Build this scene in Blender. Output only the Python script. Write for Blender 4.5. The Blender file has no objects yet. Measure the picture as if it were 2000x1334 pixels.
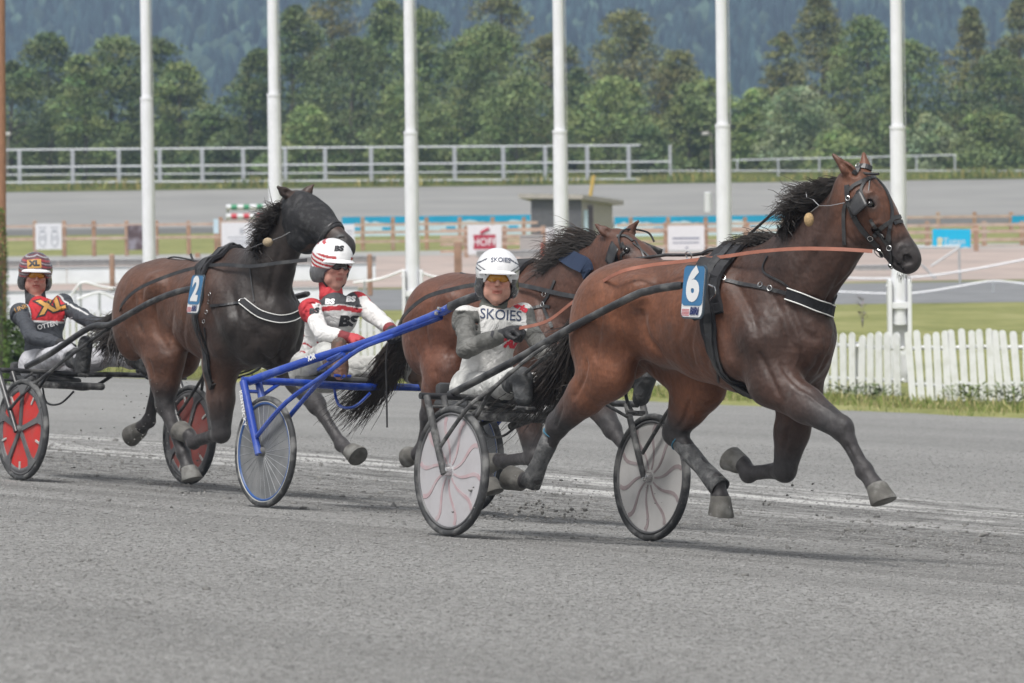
import bpy, bmesh, math, random
import numpy as np
from mathutils import Vector, Matrix
from mathutils.bvhtree import BVHTree
rad = math.radians
SC = bpy.context.scene
COL = SC.collection
# ---------------------------------------------------------------- camera, sky, sun, exposure
FPX = 11000.0          # focal length in photo pixels (2000 wide): about a 200 mm lens
ZC = 2.107
PITCH = math.atan(367 / FPX); ROLL = rad(-0.75)
cam_d = bpy.data.cameras.new("camera"); cam = bpy.data.objects.new("camera", cam_d); COL.objects.link(cam)
cam_d.sensor_width = 36.0; cam_d.lens = 198.0; cam_d.clip_start = 0.5; cam_d.clip_end = 12000
_fw = np.array([0, math.cos(PITCH), -math.sin(PITCH)]); _up = np.array([0, math.sin(PITCH), math.cos(PITCH)]); _rt = np.array([1., 0, 0])
_R = math.cos(ROLL) * _rt + math.sin(ROLL) * _up; _U = -math.sin(ROLL) * _rt + math.cos(ROLL) * _up
CAMP = np.array([0, 0, ZC])
cam.matrix_world = Matrix(((_R[0], _U[0], -_fw[0], 0), (_R[1], _U[1], -_fw[1], 0), (_R[2], _U[2], -_fw[2], ZC), (0, 0, 0, 1)))
cam_d.dof.use_dof = True; cam_d.dof.focus_distance = 31.5; cam_d.dof.aperture_fstop = 8.5
SC.camera = cam
world = bpy.data.worlds.new("World"); SC.world = world; world.use_nodes = True
wn = world.node_tree; bg = wn.nodes["Background"]
sky = wn.nodes.new("ShaderNodeTexSky"); sky.sky_type = 'NISHITA'; sky.sun_disc = False
SUN_EL, SUN_AZ = rad(60), rad(205)
sky.sun_elevation = SUN_EL; sky.sun_rotation = SUN_AZ; sky.dust_density = 4.0; sky.air_density = 1.3; sky.ozone_density = 1.0
hs = wn.nodes.new("ShaderNodeHueSaturation"); hs.inputs["Saturation"].default_value = 0.16
wn.links.new(sky.outputs[0], hs.inputs["Color"]); wn.links.new(hs.outputs[0], bg.inputs[0]); bg.inputs[1].default_value = 0.11
sun_d = bpy.data.lights.new("sun", 'SUN'); sun = bpy.data.objects.new("sun", sun_d); COL.objects.link(sun)
sun_d.energy = 1.9; sun_d.angle = rad(13); sun_d.color = (1.0, 0.97, 0.93)
sd = Vector((math.sin(SUN_AZ) * math.cos(SUN_EL), math.cos(SUN_AZ) * math.cos(SUN_EL), math.sin(SUN_EL)))
sun.rotation_euler = sd.to_track_quat('Z', 'Y').to_euler()
SC.view_settings.view_transform = 'Standard'; SC.view_settings.look = 'None'; SC.view_settings.exposure = 0.5; SC.view_settings.gamma = 1
SC.cycles.max_bounces = 6; SC.cycles.diffuse_bounces = 3; SC.cycles.glossy_bounces = 2; SC.cycles.transparent_max_bounces = 8; SC.cycles.volume_bounces = 0
SC.cycles.use_denoising = True
# ---------------------------------------------------------------- geometry of the view
def ray(X, Y): return _fw + _R * ((X - 1000) / FPX) - _U * ((Y - 667) / FPX)
_ty = np.linspace(6, 260, 1500); _bs = np.interp(FPX / _ty, [60, 80, 104, 125, 147, 164, 215, 280, 355, 400, 580, 1900], [680, 705.2, 735.6, 762, 790, 811.5, 886, 981, 1051, 1093, 1260, 2480])
_tz = ZC - (_bs - 300) * _ty / FPX; _k = np.ones(41) / 41; _tz[20:-20] = np.convolve(_tz, _k, 'valid')
def gz(x, y):                                              # the banked track: falls away from the camera and to the right
    c = np.clip((np.asarray(y, float) - 42) / 24, 0, 1); return np.interp(y, _ty, _tz) - (.057 - .040 * c) * x
def gz_flat(x, y): return -.017 * x - .0276 * (y - 30.5)
def at_y(X, Y, y):                                         # world point at depth y
    d = ray(X, Y); return CAMP + d * (y / d[1])
def at_z(X, Y, z):
    d = ray(X, Y); return CAMP + d * ((z - ZC) / d[2])
class Frame:
    def __init__(s, x, y, deg, z=None, roll=0.0):
        t = rad(deg); r = rad(roll); s.F = np.array([math.cos(t), -math.sin(t), 0]); s.L = np.array([math.sin(t) * math.cos(r), math.cos(t) * math.cos(r), -math.sin(r)]); s.Z = np.cross(s.F, s.L)
        s.O = np.array([x, y, gz(x, y) if z is None else z]); s.deg = deg
        s.M = Matrix(((s.F[0], s.L[0], s.Z[0], s.O[0]), (s.F[1], s.L[1], s.Z[1], s.O[1]), (s.F[2], s.L[2], s.Z[2], s.O[2]), (0, 0, 0, 1)))
    @staticmethod
    def on_ground(x, y, deg, W):                           # both wheels standing on the track
        t = rad(deg); lx, ly = math.sin(t) * W, math.cos(t) * W; a, b = float(gz(x - lx, y - ly)), float(gz(x + lx, y + ly)); return Frame(x, y, deg, (a + b) / 2, math.degrees(math.asin((a - b) / (2 * W))))
    def p(s, X, Y, l=0.0):                                 # pixel on the plane at lateral offset l -> local
        d = ray(X, Y); t = (l - (CAMP - s.O) @ s.L) / (d @ s.L); q = CAMP + t * d - s.O
        return np.array([q @ s.F, l, q @ s.Z])
    def loc(s, w):
        q = np.asarray(w) - s.O; return np.array([q @ s.F, q @ s.L, q @ s.Z])
    def w(s, q): return s.O + q[0] * s.F + q[1] * s.L + q[2] * s.Z
# ---------------------------------------------------------------- objects
def setp(o, label=None, cat=None, group=None, kind=None):
    if label: o['label'] = label
    if cat: o['category'] = cat
    if group: o['group'] = group
    if kind: o['kind'] = kind
    return o
def empty(name, loc, label, cat, group=None, deg=None, M=None):
    o = bpy.data.objects.new(name, None); COL.objects.link(o); o.empty_display_size = .2
    if M is not None: o.matrix_world = M
    else:
        o.location = loc
        if deg is not None: o.rotation_euler = (0, 0, rad(deg))
    setp(o, label, cat, group); return o
def mesh_obj(name, V, Fc, mat, parent=None, smooth=False, col=None, mats=None, midx=None, label=None):
    me = bpy.data.meshes.new(name)
    V = np.asarray(V, dtype=np.float32).reshape(-1, 3)
    if isinstance(Fc, np.ndarray):
        n = Fc.shape[1]; me.vertices.add(len(V)); me.vertices.foreach_set('co', V.ravel())
        me.loops.add(Fc.size); me.loops.foreach_set('vertex_index', Fc.ravel().astype(np.int32))
        me.polygons.add(len(Fc)); me.polygons.foreach_set('loop_start', np.arange(0, Fc.size, n, dtype=np.int32))
        me.update(calc_edges=True); me.validate()
    else:
        me.from_pydata([tuple(map(float, v)) for v in V], [], [tuple(f) for f in Fc]); me.update()
    if col is not None:
        a = me.color_attributes.new('Col', 'FLOAT_COLOR', 'POINT'); c = np.ones((len(V), 4), np.float32); c[:, :3] = np.asarray(col).reshape(-1, 3) if np.ndim(col) > 1 else col
        if len(me.vertices) == len(V): a.data.foreach_set('color', c.ravel())
    if mats:
        for m in mats: me.materials.append(m)
        if midx is not None: me.polygons.foreach_set('material_index', np.asarray(midx, dtype=np.int32))
    elif mat: me.materials.append(mat)
    if smooth: me.polygons.foreach_set('use_smooth', np.ones(len(me.polygons), bool))
    o = bpy.data.objects.new(name, me); COL.objects.link(o)
    if parent: o.parent = parent
    if label: o['label'] = label
    return o
def copy_tree(o, parent=None):
    c = o.copy(); COL.objects.link(c)
    if parent: c.parent = parent
    for ch in o.children: copy_tree(ch, c)
    return c
class MB:                                                  # collects simple shapes into one mesh
    def __init__(s): s.V = []; s.F = []; s.C = []; s.sm = False
    def add(s, V, F, col=None):
        o = len(s.V); s.V += [tuple(map(float, v)) for v in V]; s.F += [tuple(i + o for i in f) for f in F]
        s.C += [tuple(col) if col is not None else (1, 1, 1)] * len(V); return s
    def box(s, c, d, M=None, col=None, bev=0):
        x, y, z = [q / 2 for q in d]; b = min(bev, x * .9, y * .9, z * .9)
        if b <= 0:
            V = [(i * x, j * y, k * z) for i in (-1, 1) for j in (-1, 1) for k in (-1, 1)]
            F = [(0, 1, 3, 2), (4, 6, 7, 5), (0, 4, 5, 1), (2, 3, 7, 6), (0, 2, 6, 4), (1, 5, 7, 3)]
        else:
            bm = bmesh.new(); bmesh.ops.create_cube(bm, size=1, matrix=Matrix.Diagonal((2 * x, 2 * y, 2 * z, 1)))
            bmesh.ops.bevel(bm, geom=list(bm.edges), offset=b, segments=2, affect='EDGES', profile=.5)
            V = [v.co[:] for v in bm.verts]; F = [[v.index for v in f.verts] for f in bm.faces]; bm.free()
        V = [Vector(v) for v in V]
        if M is not None: V = [M @ v for v in V]
        return s.add([v + Vector(c) for v in V], F, col)
    def tube(s, P, r, n=8, cap=True, col=None, sq=None):
        P = [np.asarray(p, float) for p in P]; k = len(P); r = [r] * k if np.isscalar(r) else list(r)
        T = []
        for i in range(k):
            t = P[min(i + 1, k - 1)] - P[max(i - 1, 0)]; T.append(t / (np.linalg.norm(t) + 1e-9))
        a = np.array([0, 0, 1.]) if abs(T[0][2]) < .9 else np.array([1., 0, 0])
        u = np.cross(T[0], a); u /= np.linalg.norm(u); V = []; F = []
        for i in range(k):
            u = u - (u @ T[i]) * T[i]; u /= (np.linalg.norm(u) + 1e-9); v = np.cross(T[i], u)
            for j in range(n):
                an = 2 * math.pi * j / n; V.append(P[i] + r[i] * (math.cos(an) * u + math.sin(an) * v * (sq or 1)))
        for i in range(k - 1):
            for j in range(n):
                F.append((i * n + j, i * n + (j + 1) % n, (i + 1) * n + (j + 1) % n, (i + 1) * n + j))
        if cap: F.append(tuple(range(n))[::-1]); F.append(tuple((k - 1) * n + j for j in range(n)))
        return s.add(V, F, col)
    def lathe(s, prof, n=24, M=None, col=None, axis='z'):  # prof: (radius, height)
        V = []; F = []
        for (r, h) in prof:
            for j in range(n):
                a = 2 * math.pi * j / n; p = (r * math.cos(a), r * math.sin(a), h)
                if axis == 'y': p = (r * math.cos(a), h, r * math.sin(a))
                V.append(p)
        k = len(prof)
        for i in range(k - 1):
            for j in range(n): F.append((i * n + j, i * n + (j + 1) % n, (i + 1) * n + (j + 1) % n, (i + 1) * n + j))
        F.append(tuple(range(n))[::-1]); F.append(tuple((k - 1) * n + j for j in range(n)))
        V = [Vector(v) for v in V]
        if M is not None: V = [M @ v for v in V]
        return s.add(V, F, col)
    def ribbon(s, P, N, w, th=.004, col=None):             # strap along P with surface normals N
        P = [np.asarray(p, float) for p in P]; k = len(P); w = [w] * k if np.isscalar(w) else w; V = []; F = []
        for i in range(k):
            t = P[min(i + 1, k - 1)] - P[max(i - 1, 0)]; t /= (np.linalg.norm(t) + 1e-9)
            n = np.asarray(N[i], float); n = n - (n @ t) * t; n /= (np.linalg.norm(n) + 1e-9); b = np.cross(t, n)
            for (a, c) in ((-1, 0), (1, 0), (1, 1), (-1, 1)): V.append(P[i] + b * a * w[i] / 2 + n * c * th)
        for i in range(k - 1):
            for j in range(4): F.append((i * 4 + j, i * 4 + (j + 1) % 4, (i + 1) * 4 + (j + 1) % 4, (i + 1) * 4 + j))
        F.append((3, 2, 1, 0)); F.append(tuple((k - 1) * 4 + j for j in range(4)))
        return s.add(V, F, col)
    def build(s, name, mat, parent=None, smooth=False, col=False, label=None):
        o = mesh_obj(name, s.V, s.F, mat, parent, smooth, col=(np.array(s.C) if col else None), label=label)
        bm = bmesh.new(); bm.from_mesh(o.data); bmesh.ops.recalc_face_normals(bm, faces=bm.faces); bm.to_mesh(o.data); bm.free()
        if smooth:
            try:
                o.data.set_sharp_from_angle(angle=rad(40))
            except Exception: pass
        return o
def ring(c, r, rm, n=10, m=6, ax=(0, 1, 0)):
    c = np.array(c); ax = np.array(ax, float); ax /= np.linalg.norm(ax); a = np.array([0, 0, 1.]) if abs(ax[2]) < .9 else np.array([1., 0, 0])
    u = np.cross(ax, a); u /= np.linalg.norm(u); v = np.cross(ax, u)
    return [c + r * (math.cos(2 * math.pi * i / n) * u + math.sin(2 * math.pi * i / n) * v) for i in range(n + 1)]
def smooth_path(P, k=6):
    P = [np.asarray(p, float) for p in P]; Q = []
    for i in range(len(P) - 1):
        p0 = P[max(i - 1, 0)]; p1 = P[i]; p2 = P[i + 1]; p3 = P[min(i + 2, len(P) - 1)]
        for j in range(k):
            t = j / k; Q.append(.5 * ((2 * p1) + (-p0 + p2) * t + (2 * p0 - 5 * p1 + 4 * p2 - p3) * t * t + (-p0 + 3 * p1 - 3 * p2 + p3) * t ** 3))
    Q.append(P[-1]); return Q
def text_verts(txt, size=1.0, bold=0.0, res=3, shear=0.0, space=1.0):   # flat triangulated letters centred on the origin
    c = bpy.data.curves.new('lettering', 'FONT'); c.body = txt; c.size = size; c.offset = bold; c.resolution_u = res; c.shear = shear; c.space_character = space
    c.align_x = 'CENTER'; c.align_y = 'CENTER'; o = bpy.data.objects.new('lettering_src', c); COL.objects.link(o)
    dg = bpy.context.evaluated_depsgraph_get(); me = o.to_mesh(depsgraph=dg)
    V = np.array([v.co[:] for v in me.vertices]).reshape(-1, 3); F = [tuple(p.vertices) for p in me.polygons]
    o.to_mesh_clear(); bpy.data.objects.remove(o); bpy.data.curves.remove(c); return V, F
def refine(V, F, cuts, maxlen):
    bm = bmesh.new(); vs = [bm.verts.new(v) for v in V]
    for f in F:
        try: bm.faces.new([vs[i] for i in f])
        except Exception: pass
    bmesh.ops.triangulate(bm, faces=bm.faces)
    for _ in range(cuts):
        es = [e for e in bm.edges if e.calc_length() > maxlen]
        if not es: break
        bmesh.ops.subdivide_edges(bm, edges=es, cuts=1); bmesh.ops.triangulate(bm, faces=[f for f in bm.faces if len(f.verts) > 3])
    bm.verts.index_update(); V = np.array([v.co[:] for v in bm.verts]); F = [tuple(v.index for v in f.verts) for f in bm.faces]; bm.free(); return V, F
# ---------------------------------------------------------------- signed-distance modelling -> one continuous mesh
class Vol:
    def __init__(s, lo, hi, vox):
        s.lo = np.array(lo, float); s.vox = vox; s.n = np.ceil((np.array(hi) - s.lo) / vox).astype(int) + 1
        s.D = np.full(s.n, 1.0, np.float32)
        s.ax = [s.lo[i] + vox * np.arange(s.n[i]) for i in range(3)]
    def _sub(s, lo, hi):
        a = np.maximum(0, np.floor((np.asarray(lo) - s.lo) / s.vox).astype(int)); b = np.minimum(s.n, np.ceil((np.asarray(hi) - s.lo) / s.vox).astype(int) + 1)
        if np.any(b <= a): return None, None
        sl = tuple(slice(a[i], b[i]) for i in range(3))
        g = [s.ax[i][sl[i]].astype(np.float32) for i in range(3)]
        return sl, (g[0][:, None, None], g[1][None, :, None], g[2][None, None, :])
    def _mix(s, sl, d, k, op):
        D = s.D[sl]
        if op == 'sub':
            d = -d; h = np.clip(.5 + .5 * (d - D) / k, 0, 1); s.D[sl] = D + (d - D) * h + k * h * (1 - h)
        else:
            h = np.clip(.5 + .5 * (D - d) / k, 0, 1); s.D[sl] = D + (d - D) * h - k * h * (1 - h)
    def cone(s, a, b, r0, r1, k=.03, q=(1, 1, 1), op='add'):
        a = np.asarray(a, float); b = np.asarray(b, float); q = np.asarray(q, float); m = max(r0, r1) * max(q.max(), 1) + k + 2 * s.vox
        sl, g = s._sub(np.minimum(a, b) - m, np.maximum(a, b) + m)
        if sl is None: return
        ab = (b - a) / q; L = float(ab @ ab) + 1e-9
        p = [(g[i] - a[i]) / q[i] for i in range(3)]
        t = np.clip((p[0] * ab[0] + p[1] * ab[1] + p[2] * ab[2]) / L, 0, 1)
        d = np.sqrt((p[0] - t * ab[0]) ** 2 + (p[1] - t * ab[1]) ** 2 + (p[2] - t * ab[2]) ** 2) - (r0 + (r1 - r0) * t)
        s._mix(sl, d.astype(np.float32) * float(min(1, q.min())), k, op)
    def ell(s, c, r, k=.03, R=None, op='add'):
        c = np.asarray(c, float); r = np.asarray(r, float); m = r.max() + k + 2 * s.vox
        sl, g = s._sub(c - m, c + m)
        if sl is None: return
        p = [g[i] - c[i] for i in range(3)]
        if R is not None:
            R = np.asarray(R); p = [p[0] * R[0, j] + p[1] * R[1, j] + p[2] * R[2, j] for j in range(3)]   # columns of R are the axes
        k0 = np.sqrt((p[0] / r[0]) ** 2 + (p[1] / r[1]) ** 2 + (p[2] / r[2]) ** 2) + 1e-6
        k1 = np.sqrt((p[0] / r[0] ** 2) ** 2 + (p[1] / r[1] ** 2) ** 2 + (p[2] / r[2] ** 2) ** 2) + 1e-6
        s._mix(sl, (k0 * (k0 - 1) / k1).astype(np.float32), k, op)
    def chain(s, P, r, k=.03, q=(1, 1, 1)):
        for i in range(len(P) - 1): s.cone(P[i], P[i + 1], r[i], r[i + 1], k, q)
    def noise(s, amp, freq, seed=0, where=None):
        rng = np.random.RandomState(seed); gx, gy, gz_ = s.ax[0][:, None, None], s.ax[1][None, :, None], s.ax[2][None, None, :]
        acc = 0
        for _ in range(5):
            w = rng.normal(size=3); w *= freq * (0.6 + rng.rand()) / np.linalg.norm(w); acc = acc + np.sin((gx * w[0] + gy * w[1] + gz_ * w[2] + rng.rand() * 6).astype(np.float32))
        s.D += (amp * acc / 2.2).astype(np.float32)
    def mesh(s, sm=1):                                     # naive surface nets
        D = s.D; ins = D < 0; nx, ny, nz = D.shape
        cnt = np.zeros((nx - 1, ny - 1, nz - 1), np.int8)
        for i in (0, 1):
            for j in (0, 1):
                for k in (0, 1): cnt += ins[i:nx - 1 + i, j:ny - 1 + j, k:nz - 1 + k]
        act = (cnt > 0) & (cnt < 8); idx = np.full(act.shape, -1, np.int64); I = np.argwhere(act); idx[act] = np.arange(len(I))
        acc = np.zeros((len(I), 3)); num = np.zeros(len(I))
        cor = [(i, j, k) for i in (0, 1) for j in (0, 1) for k in (0, 1)]
        for a in range(8):
            for b in range(a + 1, 8):
                ca, cb = np.array(cor[a]), np.array(cor[b])
                if np.abs(ca - cb).sum() != 1: continue
                da = D[I[:, 0] + ca[0], I[:, 1] + ca[1], I[:, 2] + ca[2]]; db = D[I[:, 0] + cb[0], I[:, 1] + cb[1], I[:, 2] + cb[2]]
                m = (da < 0) != (db < 0); t = np.where(m, da / np.where(m, da - db, 1), 0)
                acc += np.where(m[:, None], ca + t[:, None] * (cb - ca), 0); num += m
        V = s.lo + s.vox * (I + acc / np.maximum(num, 1)[:, None])
        Q = []
        for ax in range(3):
            o1, o2 = [(1, 2), (2, 0), (0, 1)][ax]
            sa = [slice(1, -1)] * 3; sb = [slice(1, -1)] * 3; sa[ax] = slice(0, -1); sb[ax] = slice(1, None)
            A = ins[tuple(sa)]; B = ins[tuple(sb)]; E = np.argwhere(A != B); st = A[A != B]
            off = np.array([1, 1, 1]); off[ax] = 0; E = E + off
            e1 = np.zeros(3, int); e1[o1] = 1; e2 = np.zeros(3, int); e2[o2] = 1
            def g(e): return idx[e[:, 0], e[:, 1], e[:, 2]]
            q = np.stack([g(E - e1 - e2), g(E - e2), g(E), g(E - e1)], 1)
            q[~st] = q[~st][:, ::-1]; Q.append(q)
        Q = np.concatenate(Q); Q = Q[(Q >= 0).all(1)]
        for _ in range(sm):
            S = np.zeros_like(V); c = np.zeros(len(V))
            for j in range(4):
                a, b = Q[:, j], Q[:, (j + 1) % 4]
                np.add.at(S, a, V[b]); np.add.at(c, a, 1); np.add.at(S, b, V[a]); np.add.at(c, b, 1)
            V = .5 * V + .5 * S / np.maximum(c, 1)[:, None]
        return V, Q
# ---------------------------------------------------------------- materials
def new_mat(name):
    m = bpy.data.materials.new(name); m.use_nodes = True; nt = m.node_tree; return m, nt, nt.nodes["Principled BSDF"]
def mat(name, col, rough=.6, metal=0.0, var=.12, scale=8.0, bump=0.0, bscale=None, spec=.5, attr=False, dirt=None, dscale=6.0, damt=.5, coat=0.0, stretch=None, dist=0.0):
    m, nt, b = new_mat(name); N = nt.nodes.new; L = nt.links.new
    tc = N("ShaderNodeTexCoord"); co = tc.outputs["Object"]
    if stretch:
        mp = N("ShaderNodeMapping"); mp.inputs["Scale"].default_value = stretch; L(co, mp.inputs[0]); co = mp.outputs[0]
    if attr:
        at = N("ShaderNodeAttribute"); at.attribute_name = 'Col'; src = at.outputs["Color"]
    else:
        rg = N("ShaderNodeRGB"); rg.outputs[0].default_value = (*col, 1); src = rg.outputs[0]
    nz = N("ShaderNodeTexNoise"); nz.inputs["Scale"].default_value = scale; nz.inputs["Detail"].default_value = 6; L(co, nz.inputs["Vector"])
    mr = N("ShaderNodeMapRange"); mr.inputs[1].default_value = .3; mr.inputs[2].default_value = .7; mr.inputs[3].default_value = 1 - var; mr.inputs[4].default_value = 1 + var; L(nz.outputs[0], mr.inputs[0])
    mx = N("ShaderNodeMix"); mx.data_type = 'RGBA'; mx.blend_type = 'MULTIPLY'; mx.inputs[0].default_value = 1; L(src, mx.inputs[6])
    cb = N("ShaderNodeCombineColor"); [L(mr.outputs[0], cb.inputs[i]) for i in range(3)]; L(cb.outputs[0], mx.inputs[7]); out = mx.outputs[2]
    if dirt:
        n2 = N("ShaderNodeTexNoise"); n2.inputs["Scale"].default_value = dscale; n2.inputs["Detail"].default_value = 8; L(co, n2.inputs["Vector"])
        m2 = N("ShaderNodeMapRange"); m2.inputs[1].default_value = .48; m2.inputs[2].default_value = .66; m2.inputs[4].default_value = damt; L(n2.outputs[0], m2.inputs[0])
        x2 = N("ShaderNodeMix"); x2.data_type = 'RGBA'; L(m2.outputs[0], x2.inputs[0]); L(out, x2.inputs[6]); x2.inputs[7].default_value = (*dirt, 1); out = x2.outputs[2]
    L(out, b.inputs["Base Color"]); b.inputs["Roughness"].default_value = rough; b.inputs["Metallic"].default_value = metal
    b.inputs["Specular IOR Level"].default_value = spec; b.inputs["Coat Weight"].default_value = coat
    if bump:
        n3 = N("ShaderNodeTexNoise"); n3.inputs["Scale"].default_value = bscale or scale * 4; n3.inputs["Detail"].default_value = 5; n3.inputs["Distortion"].default_value = dist; L(co, n3.inputs["Vector"])
        bp = N("ShaderNodeBump"); bp.inputs["Strength"].default_value = 1; bp.inputs["Distance"].default_value = bump; L(n3.outputs[0], bp.inputs["Height"]); L(bp.outputs[0], b.inputs["Normal"])
    return m
# ================================================================= setting
NX, NY = .819, .574            # unit vector pointing from the track into the infield
TX, TY = .574, -.819           # unit vector along the track, towards the camera
def nt(n, t): return np.array([n * NX + t * TX, n * NY + t * TY])
ZI = -1.5                      # level of the infield
def n_edge(t): return 43.43 + (t + 51.37) * (53.45 - 43.43) / (-88.91 + 51.37)
def terrain_z(n, t):
    x, y = nt(n, t); d = n - n_edge(t); zp = gz(x, y)
    if d < -.4: return zp - .06
    if d < 0: return zp - .06 + .10 * (d + .4) / .4
    u = min(1, d / 7); u = u * u * (3 - 2 * u); return (zp + .04) * (1 - u) + ZI * u
ns = [-400, -150, -60, -20, 0, 10, 20, 30, 36]
def grid_terrain():
    ts = [-1500, -900, -600, -450, -350, -280, -230, -190, -160, -140] + list(np.arange(-130, 10, 3.0)) + [20, 40, 80, 200, 500, 1000]
    offs = [-500, -200, -100, -60, -40, -25, -15, -8, -4, -2, -1, -.4, 0, .5, 1, 2, 3, 4, 5, 6, 7, 9, 14, 25, 50, 100, 160, 230, 300, 400, 600, 900, 1500]
    V = []; F = []
    for t in ts:
        tt = min(max(t, -150), 20); e = n_edge(tt)
        for o in offs:
            n = e + o; x, y = nt(n, t)
            z = terrain_z(n, t) if -200 < t < 60 else (gz(*nt(n, max(min(t, 60), -150))) - .06 if o < 0 else ZI)
            if o <= -100: z = min(z, 3.0)
            V.append((x, y, z))
    m = len(offs)
    for i in range(len(ts) - 1):
        for j in range(m - 1): F.append((i * m + j, i * m + j + 1, (i + 1) * m + j + 1, (i + 1) * m + j))
    return V, F
def grass_mat(name, c1, c2, c3, sc=.6, bump=.02):
    m, ntr, b = new_mat(name); N = ntr.nodes.new; L = ntr.links.new; tc = N("ShaderNodeTexCoord")
    n1 = N("ShaderNodeTexNoise"); n1.inputs["Scale"].default_value = sc; n1.inputs["Detail"].default_value = 8; n1.inputs["Roughness"].default_value = .7; L(tc.outputs["Object"], n1.inputs[0])
    cr = N("ShaderNodeValToRGB"); cr.color_ramp.elements[0].position = .35; cr.color_ramp.elements[0].color = (*c1, 1); cr.color_ramp.elements[1].position = .68; cr.color_ramp.elements[1].color = (*c3, 1)
    e = cr.color_ramp.elements.new(.5); e.color = (*c2, 1); L(n1.outputs[0], cr.inputs[0]); L(cr.outputs[0], b.inputs["Base Color"]); b.inputs["Roughness"].default_value = .95; b.inputs["Specular IOR Level"].default_value = .1
    n2 = N("ShaderNodeTexNoise"); n2.inputs["Scale"].default_value = sc * 30; n2.inputs["Detail"].default_value = 4; L(tc.outputs["Object"], n2.inputs[0])
    bp = N("ShaderNodeBump"); bp.inputs["Distance"].default_value = bump; L(n2.outputs[0], bp.inputs["Height"]); L(bp.outputs[0], b.inputs["Normal"]); return m
M_grass = grass_mat('lawn_grass', (.15, .165, .06), (.225, .235, .09), (.31, .30, .14), .5)
M_verge = grass_mat('verge_grass', (.12, .14, .05), (.22, .235, .08), (.33, .30, .15), 1.5)
V, F = grid_terrain()
setp(mesh_obj('ground', V, F, M_grass, smooth=True), 'green grass ground of the infield stretching back from the track', 'ground', kind='structure')
def gravel_mat():
    m, ntr, b = new_mat('track_gravel'); N = ntr.nodes.new; L = ntr.links.new
    tc = N("ShaderNodeTexCoord"); mp = N("ShaderNodeMapping"); mp.vector_type = 'POINT'; mp.inputs["Rotation"].default_value = (0, 0, rad(55)); L(tc.outputs["Object"], mp.inputs[0])
    # after the rotation: x runs along the track, y across it towards the infield
    sx = N("ShaderNodeSeparateXYZ"); L(mp.outputs[0], sx.inputs[0])
    def noise(scale, det=6, vec=None, rough=.6):
        n = N("ShaderNodeTexNoise"); n.inputs["Scale"].default_value = scale; n.inputs["Detail"].default_value = det; n.inputs["Roughness"].default_value = rough; L(vec or tc.outputs["Object"], n.inputs[0]); return n.outputs[0]
    st = N("ShaderNodeMapping"); st.inputs["Scale"].default_value = (.35, 1, 1); L(mp.outputs[0], st.inputs[0])
    st2 = N("ShaderNodeMapping"); st2.inputs["Scale"].default_value = (.1, 1, 1); L(mp.outputs[0], st2.inputs[0])
    def math_(op, a, b_=None, c=None):
        n = N("ShaderNodeMath"); n.operation = op
        for i, v in enumerate((a, b_, c)):
            if v is None: continue
            if isinstance(v, (int, float)): n.inputs[i].default_value = v
            else: L(v, n.inputs[i])
        return n.outputs[0]
    def band(lo, hi, w):   # 1 between lo and hi across the track, edges wobbling
        y = math_('ADD', sx.outputs[1], math_('MULTIPLY', math_('SUBTRACT', noise(.8, 4, st.outputs[0]), .5), 1.2))
        a = N("ShaderNodeMapRange"); a.inputs[1].default_value = lo - w; a.inputs[2].default_value = lo + w; L(y, a.inputs[0])
        c = N("ShaderNodeMapRange"); c.inputs[1].default_value = hi - w; c.inputs[2].default_value = hi + w; c.inputs[3].default_value = 1; c.inputs[4].default_value = 0; L(y, c.inputs[0])
        return math_('MULTIPLY', a.outputs[0], c.outputs[0])
    def ramp(f, stops):
        r = N("ShaderNodeValToRGB"); r.color_ramp.elements[0].position = stops[0][0]; r.color_ramp.elements[0].color = (*stops[0][1], 1); r.color_ramp.elements[1].position = stops[-1][0]; r.color_ramp.elements[1].color = (*stops[-1][1], 1)
        for p, c in stops[1:-1]: e = r.color_ramp.elements.new(p); e.color = (*c, 1)
        L(f, r.inputs[0]); return r.outputs[0]
    def mix(f, a, c, mode='MIX'):
        x = N("ShaderNodeMix"); x.data_type = 'RGBA'; x.blend_type = mode
        L(f, x.inputs[0]) if not isinstance(f, float) else setattr(x.inputs[0], 'default_value', f)
        L(a, x.inputs[6]); 
        if isinstance(c, tuple): x.inputs[7].default_value = (*c, 1)
        else: L(c, x.inputs[7])
        return x.outputs[2]
    base = ramp(noise(.45, 5, st2.outputs[0]), [(.3, (.195, .194, .188)), (.7, (.275, .273, .265))])
    fine = ramp(noise(55, 3, st.outputs[0]), [(.36, (.6, .6, .6)), (.5, (.98, .98, .98)), (.66, (1.35, 1.35, 1.35))]); base = mix(1.0, base, fine, 'MULTIPLY')
    grit = ramp(noise(160, 2), [(.36, (.68, .68, .68)), (.5, (1, 1, 1)), (.66, (1.3, 1.3, 1.3))]); base = mix(1.0, base, grit, 'MULTIPLY')
    # churned strip: dark wet clods, painted shade of hoof-mark slopes, and pale scraped lines
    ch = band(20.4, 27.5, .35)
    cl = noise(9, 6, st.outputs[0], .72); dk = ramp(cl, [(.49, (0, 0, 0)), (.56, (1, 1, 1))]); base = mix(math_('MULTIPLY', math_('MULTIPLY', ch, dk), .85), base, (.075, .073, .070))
    pl = ramp(noise(3.2, 5, st2.outputs[0], .6), [(.46, (0, 0, 0)), (.60, (1, 1, 1))]); pb = band(23.6, 27.4, .6); base = mix(math_('MULTIPLY', math_('MULTIPLY', pb, pl), .85), base, (.56, .555, .54)); e1 = band(20.15, 20.40, .05); base = mix(math_('MULTIPLY', e1, .35), base, (.5, .5, .49))
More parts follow.
